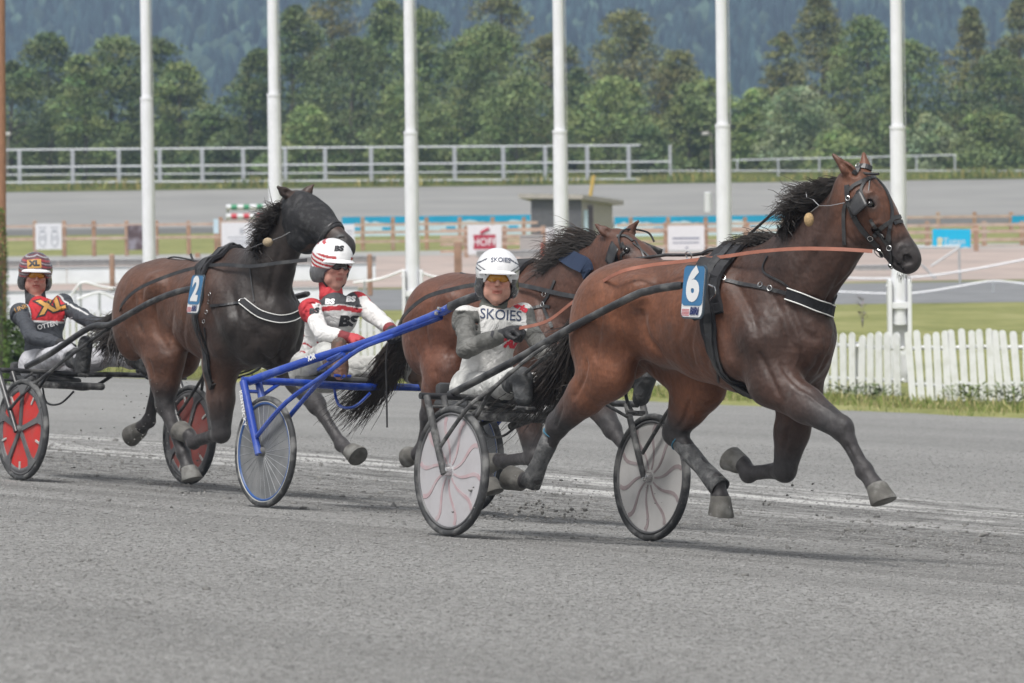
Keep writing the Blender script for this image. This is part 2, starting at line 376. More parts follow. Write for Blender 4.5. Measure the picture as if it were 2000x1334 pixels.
    patchy = ramp(noise(1.3, 5, st2.outputs[0]), [(.42, (0, 0, 0)), (.62, (1, 1, 1))]); dkb = band(16.5, 21.0, 1.2); base = mix(math_('MULTIPLY', math_('MULTIPLY', dkb, patchy), .75), base, (.115, .112, .108))  # broad band of darker, broken patches drawn out along the track
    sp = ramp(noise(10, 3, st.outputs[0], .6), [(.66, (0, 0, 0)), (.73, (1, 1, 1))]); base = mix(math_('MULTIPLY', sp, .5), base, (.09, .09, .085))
    L(base, b.inputs["Base Color"]); b.inputs["Roughness"].default_value = .9; b.inputs["Specular IOR Level"].default_value = .2
    h = math_('ADD', math_('MULTIPLY', noise(55, 3, st.outputs[0]), .25), math_('MULTIPLY', math_('MULTIPLY', cl, ch), 2.6)); h = math_('ADD', h, math_('MULTIPLY', noise(14, 5, st.outputs[0]), .5))
    bp = N("ShaderNodeBump"); bp.inputs["Distance"].default_value = .03; bp.inputs["Strength"].default_value = .8; L(h, bp.inputs["Height"]); L(bp.outputs[0], b.inputs["Normal"]); return m
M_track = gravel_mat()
# track sheet: a fine grid with real ruts and clods in its surface
V = []; F = []
tl = list(np.arange(-130, -60, 5)) + list(np.arange(-60, -8, 1.5)) + list(np.arange(-8, 60.1, 5)); nl = list(np.arange(-60, 1, 4.0))
rng = np.random.RandomState(3)
for t in tl:
    e = n_edge(t)
    cols = [-60, -40, -20, -5, 5] + list(np.linspace(9, e - 3, 34)) + [e - 1.5, e - .6, e - .25 + .12 * math.sin(t * 1.7)]
    for n in cols:
        x, y = nt(n, t); V.append((x, y, gz(x, y)))
m_ = len(cols)
for i in range(len(tl) - 1):
    for j in range(m_ - 1): F.append((i * m_ + j, i * m_ + j + 1, (i + 1) * m_ + j + 1, (i + 1) * m_ + j))
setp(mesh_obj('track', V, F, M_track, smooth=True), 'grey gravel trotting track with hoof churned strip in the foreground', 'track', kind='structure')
# clods and stones lying on / thrown off the track
def clods(seed, spots, name, label):
    rg = np.random.RandomState(seed); V = []; F = []; ico = bmesh.new(); bmesh.ops.create_icosphere(ico, subdivisions=1, radius=1); bv = np.array([v.co[:] for v in ico.verts]); bf = np.array([[v.index for v in f.verts] for f in ico.faces]); ico.free()
    for (x, y, z, r) in spots:
        s = r * (.6 + .8 * rg.rand(3)) * np.array([1.15, 1, .8]); J = 1 + .35 * rg.normal(size=(len(bv), 1)); v = bv * J * s; a = rg.rand() * 6.28; c_, s_ = math.cos(a), math.sin(a)
        v = v @ np.array([[c_, s_, 0], [-s_, c_, 0], [0, 0, 1]]); F.append(bf + len(V) * len(bv)); V.append(v + (x, y, z))
    return setp(mesh_obj(name, np.concatenate(V), np.concatenate(F), mat(name + '_soil', (.165, .162, .155), .95, var=.4, scale=9)), label, 'dirt', kind='stuff')
spots = []; rg = np.random.RandomState(5)
for _ in range(9500):
    t = -14 - 95 * rg.rand() ** 1.5; n = rg.normal(22.6, 2.0)
    if n > n_edge(t) - 1: continue
    x, y = nt(n, t); spots.append((x, y, float(gz(x, y)) + .002, .005 + .020 * rg.rand() ** 5))
for _ in range(700):
    t = -16 - 60 * rg.rand(); n = 8 + 14 * rg.rand(); x, y = nt(n, t); spots.append((x, y, gz(x, y) + .002, .006 + .010 * rg.rand() ** 3))
clods(1, spots, 'dirt_clods', 'small dark clods of gravel scattered over the churned track')
spots = []
for _ in range(250):   # kicked up behind the leading horse
    q = at_y(rg.normal(1045, 62), 1016 - abs(rg.normal(0, 32)), 30.3 + .5 * rg.rand()); spots.append((*q, .002 + .009 * rg.rand() ** 3))
for _ in range(120):
    q = at_y(rg.normal(300, 80), rg.normal(850, 55), 37.8 + rg.rand()); spots.append((*q, .002 + .006 * rg.rand() ** 2))
for _ in range(60):
    q = at_y(rg.normal(1450, 120), rg.normal(990, 25), 29 + rg.rand()); spots.append((*q, .002 + .006 * rg.rand() ** 2))
clods(2, spots, 'flying_dirt', 'grit and dirt thrown up by the hooves of the leading horses')
rg = np.random.RandomState(21); k = 115000
vv = rg.uniform(860, 1460, k); ok_ = []; yv = FPX / np.interp(vv, [705, 811.5, 886, 981, 1051, 1093, 1260, 1500], [80, 164, 215, 280, 355, 400, 580, 838]); xx = rg.uniform(-1120, 1120, k) / FPX * yv; zz = gz(xx, yv)
rr = .0035 + .0055 * rg.rand(k) ** 2; oc = np.array([(1, 0, 0), (-1, 0, 0), (0, 1, 0), (0, -1, 0), (0, 0, 1), (0, 0, -1)], float); of = np.array([(0, 2, 4), (2, 1, 4), (1, 3, 4), (3, 0, 4), (2, 0, 5), (1, 2, 5), (3, 1, 5), (0, 3, 5)])
rr *= .62 * np.clip(yv / 30, .62, 1.1); Vg = oc[None] * (rr[:, None, None] * rg.uniform(.6, 1.5, (k, 6, 1))) * np.array([2.3, 1.0, .7]) + np.stack([xx, yv, zz + .001], 1)[:, None, :]
Cg = np.repeat(np.array([.262, .260, .253]) * rg.choice([.62, .82, .95, 1.0, 1.08, 1.22], k, p=[.1, .15, .25, .2, .2, .1])[:, None], 6, 0)
setp(mesh_obj('gravel', Vg.reshape(-1, 3), (of[None] + 6 * np.arange(k)[:, None, None]).reshape(-1, 3), mat('gravel_grain', (1, 1, 1), .95, attr=True, var=.2, spec=.2), col=Cg), 'coarse grey gravel grains covering the track surface', 'gravel', kind='stuff')
# grass blades along the verge and on the fence foot
def blades(name, pts, hs, cols, label, cat='grass'):
    rg = np.random.RandomState(len(pts)); V = []; F = []; C = []
    for i, (p, h) in enumerate(zip(pts, hs)):
        a = rg.rand() * 6.28; w = h * (.05 + .05 * rg.rand()); dx, dy = math.cos(a) * w, math.sin(a) * w; lx, ly = rg.normal(0, h * .35, 2); o = len(V)
        V += [(p[0] - dx, p[1] - dy, p[2]), (p[0] + dx, p[1] + dy, p[2]), (p[0] + lx * .4 + dx * .7, p[1] + ly * .4 + dy * .7, p[2] + h * .6), (p[0] + lx, p[1] + ly, p[2] + h), (p[0] + lx * .4 - dx * .7, p[1] + ly * .4 - dy * .7, p[2] + h * .6)]
        F.append((o, o + 1, o + 2, o + 3, o + 4)); c = np.array(cols[rg.randint(len(cols))]) * (.7 + .6 * rg.rand()); C += [c] * 5
    return setp(mesh_obj(name, V, F, mat(name + '_blade', (1, 1, 1), .8, attr=True, spec=.2), col=np.array(C)), label, cat, kind='stuff')
pts = []; hs = []
for _ in range(26000):
    t = -46 - 50 * rg.rand(); e = n_edge(t); n = e + 2.9 * rg.rand() ** 1.0 - .15 + .22 * math.sin(t * 2.3) + .12 * math.sin(t * 5.1); x, y = nt(n, t); pts.append((x, y, terrain_z(n, t) - .01)); hs.append(.04 + .10 * rg.rand() ** 2 * (1.6 if n - e > 1.6 else .7))
blades('verge_grass', pts, hs, [(.20, .25, .07), (.30, .29, .12), (.14, .19, .05), (.38, .34, .18)], 'strip of rough grass between the track and the white picket fence')
# ---- bands across the infield: asphalt lane, pinkish gravel yard, far grass strips
def band_sheet(name, y0, y1, z, m, label, x0=-60, x1=60, wob=0.0, kind='structure', cat='path'):
    V = []; F = []; k = 60
    for i in range(k + 1):
        x = x0 + (x1 - x0) * i / k; V += [(x, y0 + wob * math.sin(x * 1.3), z), (x, y1 + wob * math.sin(x * .9 + 2), z)]
        if i: F.append((2 * i - 2, 2 * i, 2 * i + 1, 2 * i - 1))
    return setp(mesh_obj(name, V, F, m), label, cat, kind=kind)
def flat_y(Y, u=0): return (ZC - ZI) * FPX / (Y - 300.0)   # depth of a flat-ground pixel row
M_asph = mat('asphalt', (.19, .195, .20), .9, var=.15, scale=.8, bump=.01, bscale=20)
M_pink = mat('pink_gravel', (.40, .325, .29), .95, var=.12, scale=.5, bump=.01, bscale=15, dirt=(.25, .23, .21), dscale=.3, damt=.5)
M_sand = mat('grey_sand', (.32, .32, .305), .95, var=.1, scale=.5)
band_sheet('path', flat_y(603), flat_y(562), ZI + .004, M_asph, 'grey asphalt lane behind the green lawn')
band_sheet('gravel_yard', flat_y(559), flat_y(497), ZI + .008, M_pink, 'pinkish gravel yard behind the asphalt lane')
band_sheet('kerb_strip', flat_y(497), flat_y(488), ZI + .004, M_sand, 'grey edging strip in front of the wooden fences')
# far straight of the track, banked up
M_far = mat('far_track_gravel', (.25, .247, .235), .95, var=.10, scale=.15, bump=.02, bscale=3)
M_far2 = mat('far_track_dark_gravel', (.13, .13, .122), .95, var=.12, scale=.2)
V = []; F = []
for x in range(-80, 81, 10):
    k = (x + 80) // 10
    V += [(x, 286, ZI + .01), (x, 312, ZI + .35), (x, 345, -.02 + .0), (x, 347, .18)]
    if k: F += [(4 * k - 4 + j, 4 * k + j, 4 * k + j + 1, 4 * k - 3 + j) for j in range(3)]
setp(mesh_obj('far_track', V, F, M_far, smooth=True), 'grey banked straight of the track on the far side of the infield', 'track', kind='structure')
V = [(-80, 268, ZI + .012), (80, 268, ZI + .012), (80, 288, ZI + .04), (-80, 288, ZI + .04)]
setp(mesh_obj('far_apron', V, [(0, 1, 2, 3)], M_far2), 'dark gravel apron in front of the far track', 'track', kind='structure')
V = []; F = []
for i, x in enumerate(range(-90, 91, 10)):
    V += [(x, 346.5, .15), (x, 349, .45), (x, 380, .9), (x, 480, 1.5), (x, 900, 8)]
    if i: F += [(5 * i - 5 + j, 5 * i + j, 5 * i + j + 1, 5 * i - 4 + j) for j in range(4)]
setp(mesh_obj('grass_bank', V, F, grass_mat('bank_grass', (.05, .07, .02), (.10, .12, .035), (.2, .19, .06), .25, .1)), 'grassy bank behind the far track', 'ground', kind='structure')
pts = []; hs = []
for _ in range(16000):
    x = rg.uniform(-40, 40); y = 347 + 14 * rg.rand() ** 1.5; pts.append((x, y, .2)); hs.append(.15 + .45 * rg.rand() * (1 + .5 * math.sin(x * .7)))
blades('tall_grass', pts, hs, [(.16, .22, .06), (.25, .26, .08), (.10, .14, .04), (.38, .32, .11)], 'tall weedy grass growing along the far railing')
# ---- mountain with a forest
V = []; F = []
nx_, ny_ = 60, 24
def hill_z(x, y): return -4 + (y - 1300) * .112 + 5 * math.sin(x / 60 + 1) + 3 * math.sin(x / 27 + y / 100)
for j in range(ny_):
    for i in range(nx_):
        x = -400 + 800 * i / (nx_ - 1); y = 1200 + 1150 * j / (ny_ - 1); V.append((x, y, hill_z(x, y) if y > 1290 else -12))
for j in range(ny_ - 1):
    for i in range(nx_ - 1): F.append((j * nx_ + i, j * nx_ + i + 1, (j + 1) * nx_ + i + 1, (j + 1) * nx_ + i))
setp(mesh_obj('hill', V, F, mat('hill_forest_floor', (.035, .05, .03), 1, var=.3, scale=.01), smooth=True), 'steep wooded mountainside rising beyond the trees', 'hill', kind='structure')
V = []; F = []; C = []; rg = np.random.RandomState(11)
for _ in range(17000):
    y = 1310 + 1020 * rg.rand() ** .9; x = rg.uniform(-.105, .105) * y; z = hill_z(x, y); s_ = (z - ZC) / y
    if s_ < -.02 or s_ > .06: continue
    h = 6 + 7 * rg.rand(); r = h * (.14 + .1 * rg.rand()); o = len(V); k = 6; dec = rg.rand() < .22
    if dec: r = h * .3; h *= .75
    c = np.array((.024, .046, .044) if not dec else (.055, .088, .062)) * (.35 + 1.3 * rg.rand()); a0 = rg.rand()
    for (rr, hh) in ((r, .08), (r * (1.15 if dec else .75), .4), (r * (.8 if dec else .42), .72)):
        for j in range(k):
            a = a0 + 6.283 * j / k; q = rr * (.7 + .6 * rg.rand()); V.append((x + q * math.cos(a), y + q * math.sin(a), z + h * (hh + rg.normal(0, .04)))); C.append(c * (.85 + .3 * rg.rand()))
    V.append((x, y, z + h)); C.append(c)
    for l in range(2):
        for j in range(k): F.append((o + l * k + j, o + l * k + (j + 1) % k, o + (l + 1) * k + (j + 1) % k)); F.append((o + l * k + j, o + (l + 1) * k + (j + 1) % k, o + (l + 1) * k + j))
    for j in range(k): F.append((o + 2 * k + j, o + 2 * k + (j + 1) % k, o + 3 * k))
setp(mesh_obj('far_forest', np.array(V), np.array(F), mat('far_forest_leaf', (1, 1, 1), 1, attr=True, spec=.1, var=.2, scale=.5), col=np.array(C)), 'hazy blue green forest covering the distant mountainside', 'forest', kind='stuff')
# haze
hz = MB().box((0, 1250, 58), (1100, 2540, 190)).build('haze', None)
hm = bpy.data.materials.new('haze_air'); hm.use_nodes = True; hn = hm.node_tree; hn.nodes.clear()
ho = hn.nodes.new("ShaderNodeOutputMaterial"); pv = hn.nodes.new("ShaderNodeVolumePrincipled"); pv.inputs["Color"].default_value = (.47, .63, .88, 1); pv.inputs["Density"].default_value = .00031; pv.inputs["Anisotropy"].default_value = 0
hn.links.new(pv.outputs[0], ho.inputs["Volume"]); hz.data.materials.append(hm); setp(hz, 'thin blue summer haze in front of the mountain', 'haze', kind='stuff')
# ================================================================= trees
M_leaf = mat('tree_leaf', (1, 1, 1), .75, attr=True, spec=.25, var=.25, scale=.8)
M_bark = mat('tree_bark', (.14, .12, .10), .95, var=.3, scale=3)
def tree(X, Ytop, hw, y, tint, label, conic=.5, seed=0, clumps=150, base=345, name='leafy_tree', group='trees behind the far track'):
    rg = np.random.RandomState(seed); s = FPX / y; p = at_y(X, base, y); zt = at_y(X, Ytop, y)[2]; zb = min(p[2], .8) - .3; H = zt - zb; R = hw / s
    e = empty(name, (p[0], y, zb), label, 'tree', group)
    mb = MB(); mb.tube([(0, 0, 0), (rg.normal(0, .1), 0, H * .35), (rg.normal(0, .15), 0, H * .7), (0, 0, H * .95)], [.02 * H + .03, .014 * H + .02, .008 * H + .01, .01], 7)
    for _ in range(9):
        h = H * rg.uniform(.2, .75); a = rg.rand() * 6.28; L_ = R * rg.uniform(.4, .8) * (1.1 - h / H); mb.tube([(0, 0, h), (math.cos(a) * L_ * .5, math.sin(a) * L_ * .5, h + L_ * .25), (math.cos(a) * L_, math.sin(a) * L_, h + L_ * .45)], [.07, .04, .015], 5)
    mb.build('trunk', M_bark, e, smooth=True)
    V = []; C = []; tint = np.array(tint); cn0 = conic; cmod = rg.uniform(.6, 1.15); lump = rg.rand(6) * 6.28; asy = rg.normal(0, .12, 2)
    for c in range(clumps):
        u = rg.rand() ** .8; h = H * (.03 + .95 * u); conic = cn0 * cmod * .85; prof = (1 - u ** 1.5) ** (conic * .95 + .05) * (.6 + .4 * min(1, u * 4)) if conic > .3 else math.sqrt(max(0, 1 - (u * 1.9 - .85) ** 2 * .95))
        rr = R * max(.05, prof) * (.35 + .65 * math.sqrt(rg.rand())); a = rg.rand() * 6.28
        rr *= 1 + .28 * math.sin(3 * a + lump[0] + 5 * u) + .18 * math.sin(9 * u + lump[1] + a); cx, cy, cz = rr * math.cos(a) + asy[0] * R * u, rr * math.sin(a) + asy[1] * R * u, h; cr = (.30 + .28 * rg.rand()) * (.35 + .65 * prof) * R * .55 + .18
        ct = tint * (.74 + .50 * rg.rand()) * np.array([1 + .18 * rg.normal() * .5, 1, 1 + .1 * rg.normal()])
        k = 66; d = rg.normal(size=(k, 3)); d /= np.linalg.norm(d, axis=1)[:, None]; d *= (rg.rand(k, 1) ** .4) * cr * np.array([1.35, 1.35, .62]); d[:, 2] -= .25 * (d[:, 0] ** 2 + d[:, 1] ** 2) / (cr + .01)
        cen = d + (cx, cy, cz); sz = rg.uniform(.045, .105, (k, 1))
        n = rg.normal(size=(k, 3)) + np.array([0, 0, 1.2]); n /= np.linalg.norm(n, axis=1)[:, None]; t1 = np.cross(n, rg.normal(size=(k, 3))); t1 /= np.linalg.norm(t1, axis=1)[:, None]; t2 = np.cross(n, t1)
        q = np.stack([cen - t1 * sz * 1.4, cen - t2 * sz * .8, cen + t1 * sz * 1.4, cen + t2 * sz * .8], 1); V.append(q.reshape(-1, 3)); C.append(np.repeat(ct * rg.uniform(.84, 1.16, (k, 1)), 4, 0))
    V = np.concatenate(V); C = np.concatenate(C); F = np.arange(len(V)).reshape(-1, 4)
    mesh_obj('crown', V, F, M_leaf, e, col=C); return e
G1, G2, G3, G4, G5 = (.142, .190, .078), (.195, .252, .100), (.25, .32, .12), (.225, .235, .10), (.27, .33, .18)
TREES = [  # X, top, half width, depth, colour, cone, label, clumps
 (25,120,75,372,G1,.5,'dark green tree at the left edge beside the brown pole',120),(95,62,85,380,G1,.55,'tall dark tree left of the first flagpole with a rounded top',150),(165,105,60,368,G2,.5,'mid green tree between two taller ones left of the first flagpole',110),
 (222,66,80,378,G2,.55,'tall green tree just left of the first flagpole',150),(300,70,75,376,G1,.55,'tall dark green tree just right of the first flagpole',140),(355,120,70,370,G2,.5,'green tree on the right slope of the left clump',120),(415,205,60,366,G1,.5,'low dark green tree ending the left clump',90),
 (490,92,65,376,G1,.6,'dark green tree left of the second flagpole',130),(575,8,72,384,G1,.8,'tall pointed dark tree right of the second flagpole',160),(598,205,58,362,G3,.5,'small light green tree in front of the pointed dark tree',90),(655,-45,75,398,G4,.5,'olive green tree topping the frame left of the third flagpole',140),
 (690,70,95,374,G1,.5,'broad dark green tree left of the third flagpole',190),(750,-10,80,386,G2,.55,'tall green tree behind the third flagpole',150),(835,8,85,382,G2,.6,'tall green tree just right of the third flagpole',170),(800,150,75,364,G2,.5,'green tree low in front of the third flagpole',110),
 (905,75,80,378,G1,.5,'dark green tree in the middle of the central clump',140),(965,45,95,372,G2,.5,'broad green tree left of the fourth flagpole',190),(985,-70,75,400,G4,.4,'tall brownish olive tree left of the fourth flagpole',150),(1010,150,85,362,G2,.45,'low rounded green tree in front of the fourth flagpole',120),
 (1075,60,62,384,G4,.5,'olive tree behind the fourth flagpole',110),(1125,130,48,378,G1,.6,'slim dark tree just right of the fourth flagpole',80),(1240,12,98,392,G4,.5,'large olive tree right of the fourth flagpole',190),(1205,148,88,366,G3,.55,'broad pale green tree in front of the large olive tree',150),
 (1320,95,75,388,G4,.5,'olive tree left of the fifth flagpole',130),(1345,165,68,368,G2,.5,'mid green tree left of the fifth flagpole',110),(1395,150,50,372,G3,.5,'bright green tree at the fifth flagpole',90),(1485,172,55,370,G3,.5,'light green tree right of the fifth flagpole',100),
 (1540,60,48,396,G4,.6,'slender olive tree between the fifth and sixth flagpoles',90),(1572,168,82,362,G5,.6,'pale green bushy tree above the leading horse',160),(1612,-20,82,392,G4,.7,'tall dark spruce shaped tree between the fifth and sixth flagpoles',170),(1700,25,92,384,G2,.55,'tall green tree left of the sixth flagpole',180),
 (1775,75,80,378,G2,.5,'green tree right of the sixth flagpole with drooping boughs',150),(1830,225,62,364,G5,.5,'small pale tree right of the sixth flagpole',90),(1888,8,62,390,G4,.75,'tall narrow dark tree near the right edge',140),(1950,95,72,380,G1,.5,'dark green tree at the right edge behind a lower one',130),
 (1930,212,85,362,G2,.5,'low rounded green tree near the right edge',120),(1995,-10,55,394,G4,.6,'tall dark tree cut by the right edge',110),(445,262,45,360,G1,.5,'small dark bush tree left of the gap',50),(545,300,45,356,G2,.4,'low bush behind the railing by the second flagpole',40),
 (1058,302,30,352,G2,.4,'small bush growing through the railing at the fourth flagpole',26),(1640,250,60,358,G3,.5,'small green tree above the ears of the leading horse',70),(1270,240,60,358,G1,.5,'small dark tree behind the end of the railing',70)]
for i, (X, Yt, hw, y, tn, cn, lb, cl) in enumerate(TREES): tree(X, Yt, hw, y, tn, lb, cn, 100 + i, int(cl * 1.35))
# dark understorey
pts = []
def bush_mass(name, x0, x1, y, z, h, tint, n, label, seed=1, yw=4):
    rg = np.random.RandomState(seed); k = n; cen = np.stack([rg.uniform(x0, x1, k), y + yw * rg.rand(k), z + h * rg.rand(k) ** 1.2], 1); cen[:, 2] *= 1; sz = rg.uniform(.06, .16, (k, 1)) * (h / 3 + .35)
    nn = rg.normal(size=(k, 3)); nn /= np.linalg.norm(nn, axis=1)[:, None]; t1 = np.cross(nn, rg.normal(size=(k, 3))); t1 /= np.linalg.norm(t1, axis=1)[:, None]; t2 = np.cross(nn, t1)
    q = np.stack([cen - t1 * sz, cen - t2 * sz * .7, cen + t1 * sz, cen + t2 * sz * .7], 1); c = np.repeat(np.array(tint) * rg.uniform(.5, 1.5, (k, 1)), 4, 0)
    return setp(mesh_obj(name, q.reshape(-1, 3), np.arange(4 * k).reshape(-1, 4), M_leaf, col=c), label, 'undergrowth', kind='stuff')
bush_mass('undergrowth', -36, 36, 398, .5, 4.2, (.05, .07, .028), 26000, 'dark undergrowth filling the foot of the tree line')
# ================================================================= flagpoles
M_white = mat('white_paint', (.78, .79, .82), .45, var=.05, scale=3, dirt=(.55, .56, .55), dscale=2, damt=.25)
M_pick = mat('picket_paint', (.74, .75, .76), .6, var=.07, scale=5, dirt=(.45, .46, .42), dscale=5, damt=.45)
M_metal = mat('galvanised_steel', (.42, .44, .46), .5, .3, var=.1)
M_wood = mat('weathered_wood', (.33, .20, .13), .85, var=.25, scale=3, bump=.004, dirt=(.42, .33, .27), dscale=2, damt=.6)
M_wood2 = mat('pale_wood', (.46, .33, .26), .85, var=.2, scale=3, dirt=(.5, .42, .36), dscale=2, damt=.6)
M_grey_rope = mat('halyard_rope', (.5, .5, .5), .8)
joints = [195, 188, 262, 260, 248, 252]; px = [288, 538, 806, 1096, 1416, 1756]
names = ['leftmost white flagpole rising behind the croup of horse 2', 'white flagpole behind the black masked head of horse 2', 'white flagpole standing between the second driver and the croup of the middle horse', 'white flagpole in front of the small grey hut', 'white flagpole right of the hut above the back of horse 6', 'rightmost white flagpole rising behind the muzzle of horse 6']
for i in range(6):
    w = (FPX and 1); yy = 104.5 + (86.6 - 104.5) * i / 5; Xb = [293, 541, 807, 1098, 1416, 1757][i]
    b = at_y(Xb, 640, yy); zt = 11.0; e = empty('flagpole', (b[0], yy, ZI), names[i], 'flagpole', 'white flagpoles along the picket fence')
    zj = at_y(Xb, joints[i], yy)[2] - ZI
    m = MB(); m.lathe([(.118, .9), (.116, zj), (.124, zj), (.124, zj + .05)], 20); m.build('lower_pole', M_white, e, smooth=True)
    m = MB(); m.lathe([(.095, zj + .05), (.09, zj + 3), (.06, 13)], 20); m.lathe([(.09, 13), (.09, 13.1), (.02, 13.2)], 12); m.build('upper_pole', M_white, e, smooth=True)
    hb = at_y(Xb, [527, 540, 527, 540, 540, 545][i], yy)[2] - ZI
    m = MB(); m.box((-.15, 0, hb / 2), (.06, .34, hb), bev=.01); m.box((.15, 0, hb / 2), (.06, .34, hb), bev=.01); m.box((0, .12, hb / 2 - .03), (.24, .05, hb - .05), bev=.01); m.box((0, -.13, hb * .75), (.24, .03, .10), bev=.005); m.box((0, -.13, hb * .3), (.24, .03, .10), bev=.005); m.tube([(-.2, 0, hb - .1), (.2, 0, hb - .1)], .015, 6); m.build('base_bracket', M_white, e); MB().tube([(.13, -.02, 1.1), (.10, -.02, 12.5)], .006, 4).build('halyard', M_grey_rope, e)
# ================================================================= white picket fences
def picket_fence(A, B, n, pw, hgt, label, lean=0.0, rseed=0):
    rg = np.random.RandomState(rseed); A = np.array(A, float); B = np.array(B, float); d = B - A; L_ = np.linalg.norm(d); ang = math.atan2(d[1], d[0])
    e = empty('picket_fence', (A[0], A[1], ZI), label, 'fence', 'white picket fences beside the track'); e.rotation_euler = (0, 0, ang)
    def zoff(s): q = A + d * s / L_; return 0
    for h in (.22, .68):
        m = MB(); P = [(L_ * k / 12, .03, h * hgt / .9 + .012 * rg.normal()) for k in range(13)]
        for a, b in zip(P[:-1], P[1:]): m.tube([a, b], .032, 4)
        m.build('rail', M_pick, e)
    pk = MB()
    for i in range(n):
        s = L_ * (i + .5) / n; h = hgt * (1 + .018 * rg.normal()); w = pw * (.95 + .1 * rg.rand()); t_ = lean + .018 * rg.normal(); th = .022
        m = pk if n > 100 else MB(); prof = [(-w / 2, .0), (w / 2, .0), (w / 2, h - w * .45), (w * .36, h - w * .14), (0, h), (-w * .36, h - w * .14), (-w / 2, h - w * .45)]
        V = [(x + z * math.sin(t_) + s, -.012 - k * th, z * math.cos(t_)) for k in (0, 1) for x, z in prof]; F = [tuple(range(7)), tuple(range(13, 6, -1))] + [(j, (j + 1) % 7, 7 + (j + 1) % 7, 7 + j) for j in range(7)]
        m.add(V, F)
        if n <= 100: m.build('picket', M_pick, e)
    if n > 100: pk.build('pickets', M_pick, e)['kind'] = 'stuff'
    for s in np.arange(.4, L_, 2.4): MB().box((s, .09, hgt * .42), (.08, .08, hgt * .84)).build('post', M_pick, e)
yb = flat_y(784); cx = at_y(1764, 772, yb)[0]; y2 = yb + 34; x2 = cx - 34 * .574 / .819 * 1.0
xm, ym = (x2 + cx) / 2, (y2 + yb) / 2
picket_fence((x2, y2), (xm, ym), 98, .145, .91, 'far half of the white picket fence running behind the left and middle horses', 0.0, 1)
picket_fence((xm, ym), (cx, yb), 99, .145, .91, 'near half of the white picket fence ending at the rightmost flagpole', 0.0, 4)
picket_fence((cx - .05, yb - 1.9), (cx + 2.9, yb - 2.5), 24, .098, 1.02, 'nearer white picket fence section with leaning pickets at the right edge', -.045, 2)
# weeds at the fence foot
pts = []; hs = []; rg = np.random.RandomState(8)
def weed(name, X, Y, y, h, w, n, tint, label, seed):
    rg = np.random.RandomState(seed); p = at_y(X, Y, y); e = None; V = []; C = []; F = []
    for k in range(n):
        a = rg.rand() * 6.28; L_ = w * rg.rand() ** .6; hh = h * rg.uniform(.25, 1); c = np.array([L_ * math.cos(a), L_ * math.sin(a), hh]); s_ = rg.uniform(.018, .05); d = np.array([math.cos(a), math.sin(a), rg.uniform(-.4, .7)]); s2 = np.array([-math.sin(a), math.cos(a), 0])
        o = len(V); V += [c, c + d * s_ + s2 * s_ * .5, c + d * s_ * 2.2, c + d * s_ - s2 * s_ * .5]; F.append((o, o + 1, o + 2, o + 3)); C += [np.array(tint) * rg.uniform(.6, 1.4)] * 4
        if k % 6 == 0:
            o = len(V); V += [(0, 0, 0), (.006, 0, 0), c]; F.append((o, o + 1, o + 2)); C += [np.array(tint) * .7] * 3
    o = mesh_obj(name, V, F, M_leaf, col=np.array(C)); o.location = (p[0], y, p[2]); setp(o, label, 'weed', 'weeds at the foot of the picket fences')
weed('weed', 1895, 796, yb - 3.3, .30, .45, 520, (.12, .16, .05), 'leafy weed clump in front of the leaning picket fence', 1)
weed('weed', 1978, 800, yb - 3.4, .34, .35, 420, (.10, .14, .05), 'small weed clump at the right edge by the picket fence', 2)
weed('weed', 1715, 786, yb - 1.6, .24, .42, 380, (.09, .12, .05), 'dark weed patch at the corner of the picket fences', 3)
weed('weed', 1655, 780, yb - .4, .20, .5, 320, (.10, .13, .05), 'low weed patch just right of the chest of horse 6', 4)
weed('weed', 1338, 768, yb + 3.0, .45, .6, 520, (.09, .13, .05), 'weeds seen between the hind legs of horse 6', 5)
weed('thistle', 1684, 640, 96, .55, .07, 60, (.25, .22, .24), 'single pale purple thistle on the lawn left of the rightmost flagpole', 6)
# ================================================================= rope fences
def rope(P, y, label, posts=(), r=.028, name='rope_fence', base=None):
    pw = [at_y(X, Y, yy) for (X, Y), yy in zip(P, y)]; o = pw[0]; e = empty(name, o, label, 'rope fence', 'white rope fences on the lawn')
    MB().tube([p - o for p in smooth_path(pw, 5)], r, 6).build('rope', M_white, e)
    for (X, Y, yy) in posts:
        q = at_y(X, Y, yy); MB().tube([np.array([q[0], yy, ZI]) - o, q - o], .03, 6).build('post', M_metal, e)
rope([(1600, 540), (1700, 544), (1800, 540), (1900, 526), (2010, 505)], [150] * 5, 'upper white rope sagging across the yard at the right', [(1875, 532, 150)])
rope([(1600, 568), (1740, 574), (1800, 571), (1870, 560), (1940, 549), (2010, 556)], [140] * 6, 'lower white rope crossing the asphalt lane at the right', [(1940, 549, 140)])
rope([(690, 552), (740, 545), (790, 527)], [120] * 3, 'white rope behind the second driver tied to the flagpole', [(712, 548, 120)])
rope([(825, 533), (850, 541), (890, 545), (930, 540)], [121] * 4, 'white rope right of the third flagpole above the croup of the middle horse', [])
rope([(120, 600), (140, 575), (161, 552), (200, 560), (250, 566)], [120] * 5, 'white rope above the first driver shoulder', [(157, 553, 120)])
rope([(150, 585), (195, 571), (235, 590), (250, 596)], [116] * 4, 'lower white rope behind the outstretched arm of the leftmost driver', [(194, 572, 116)])
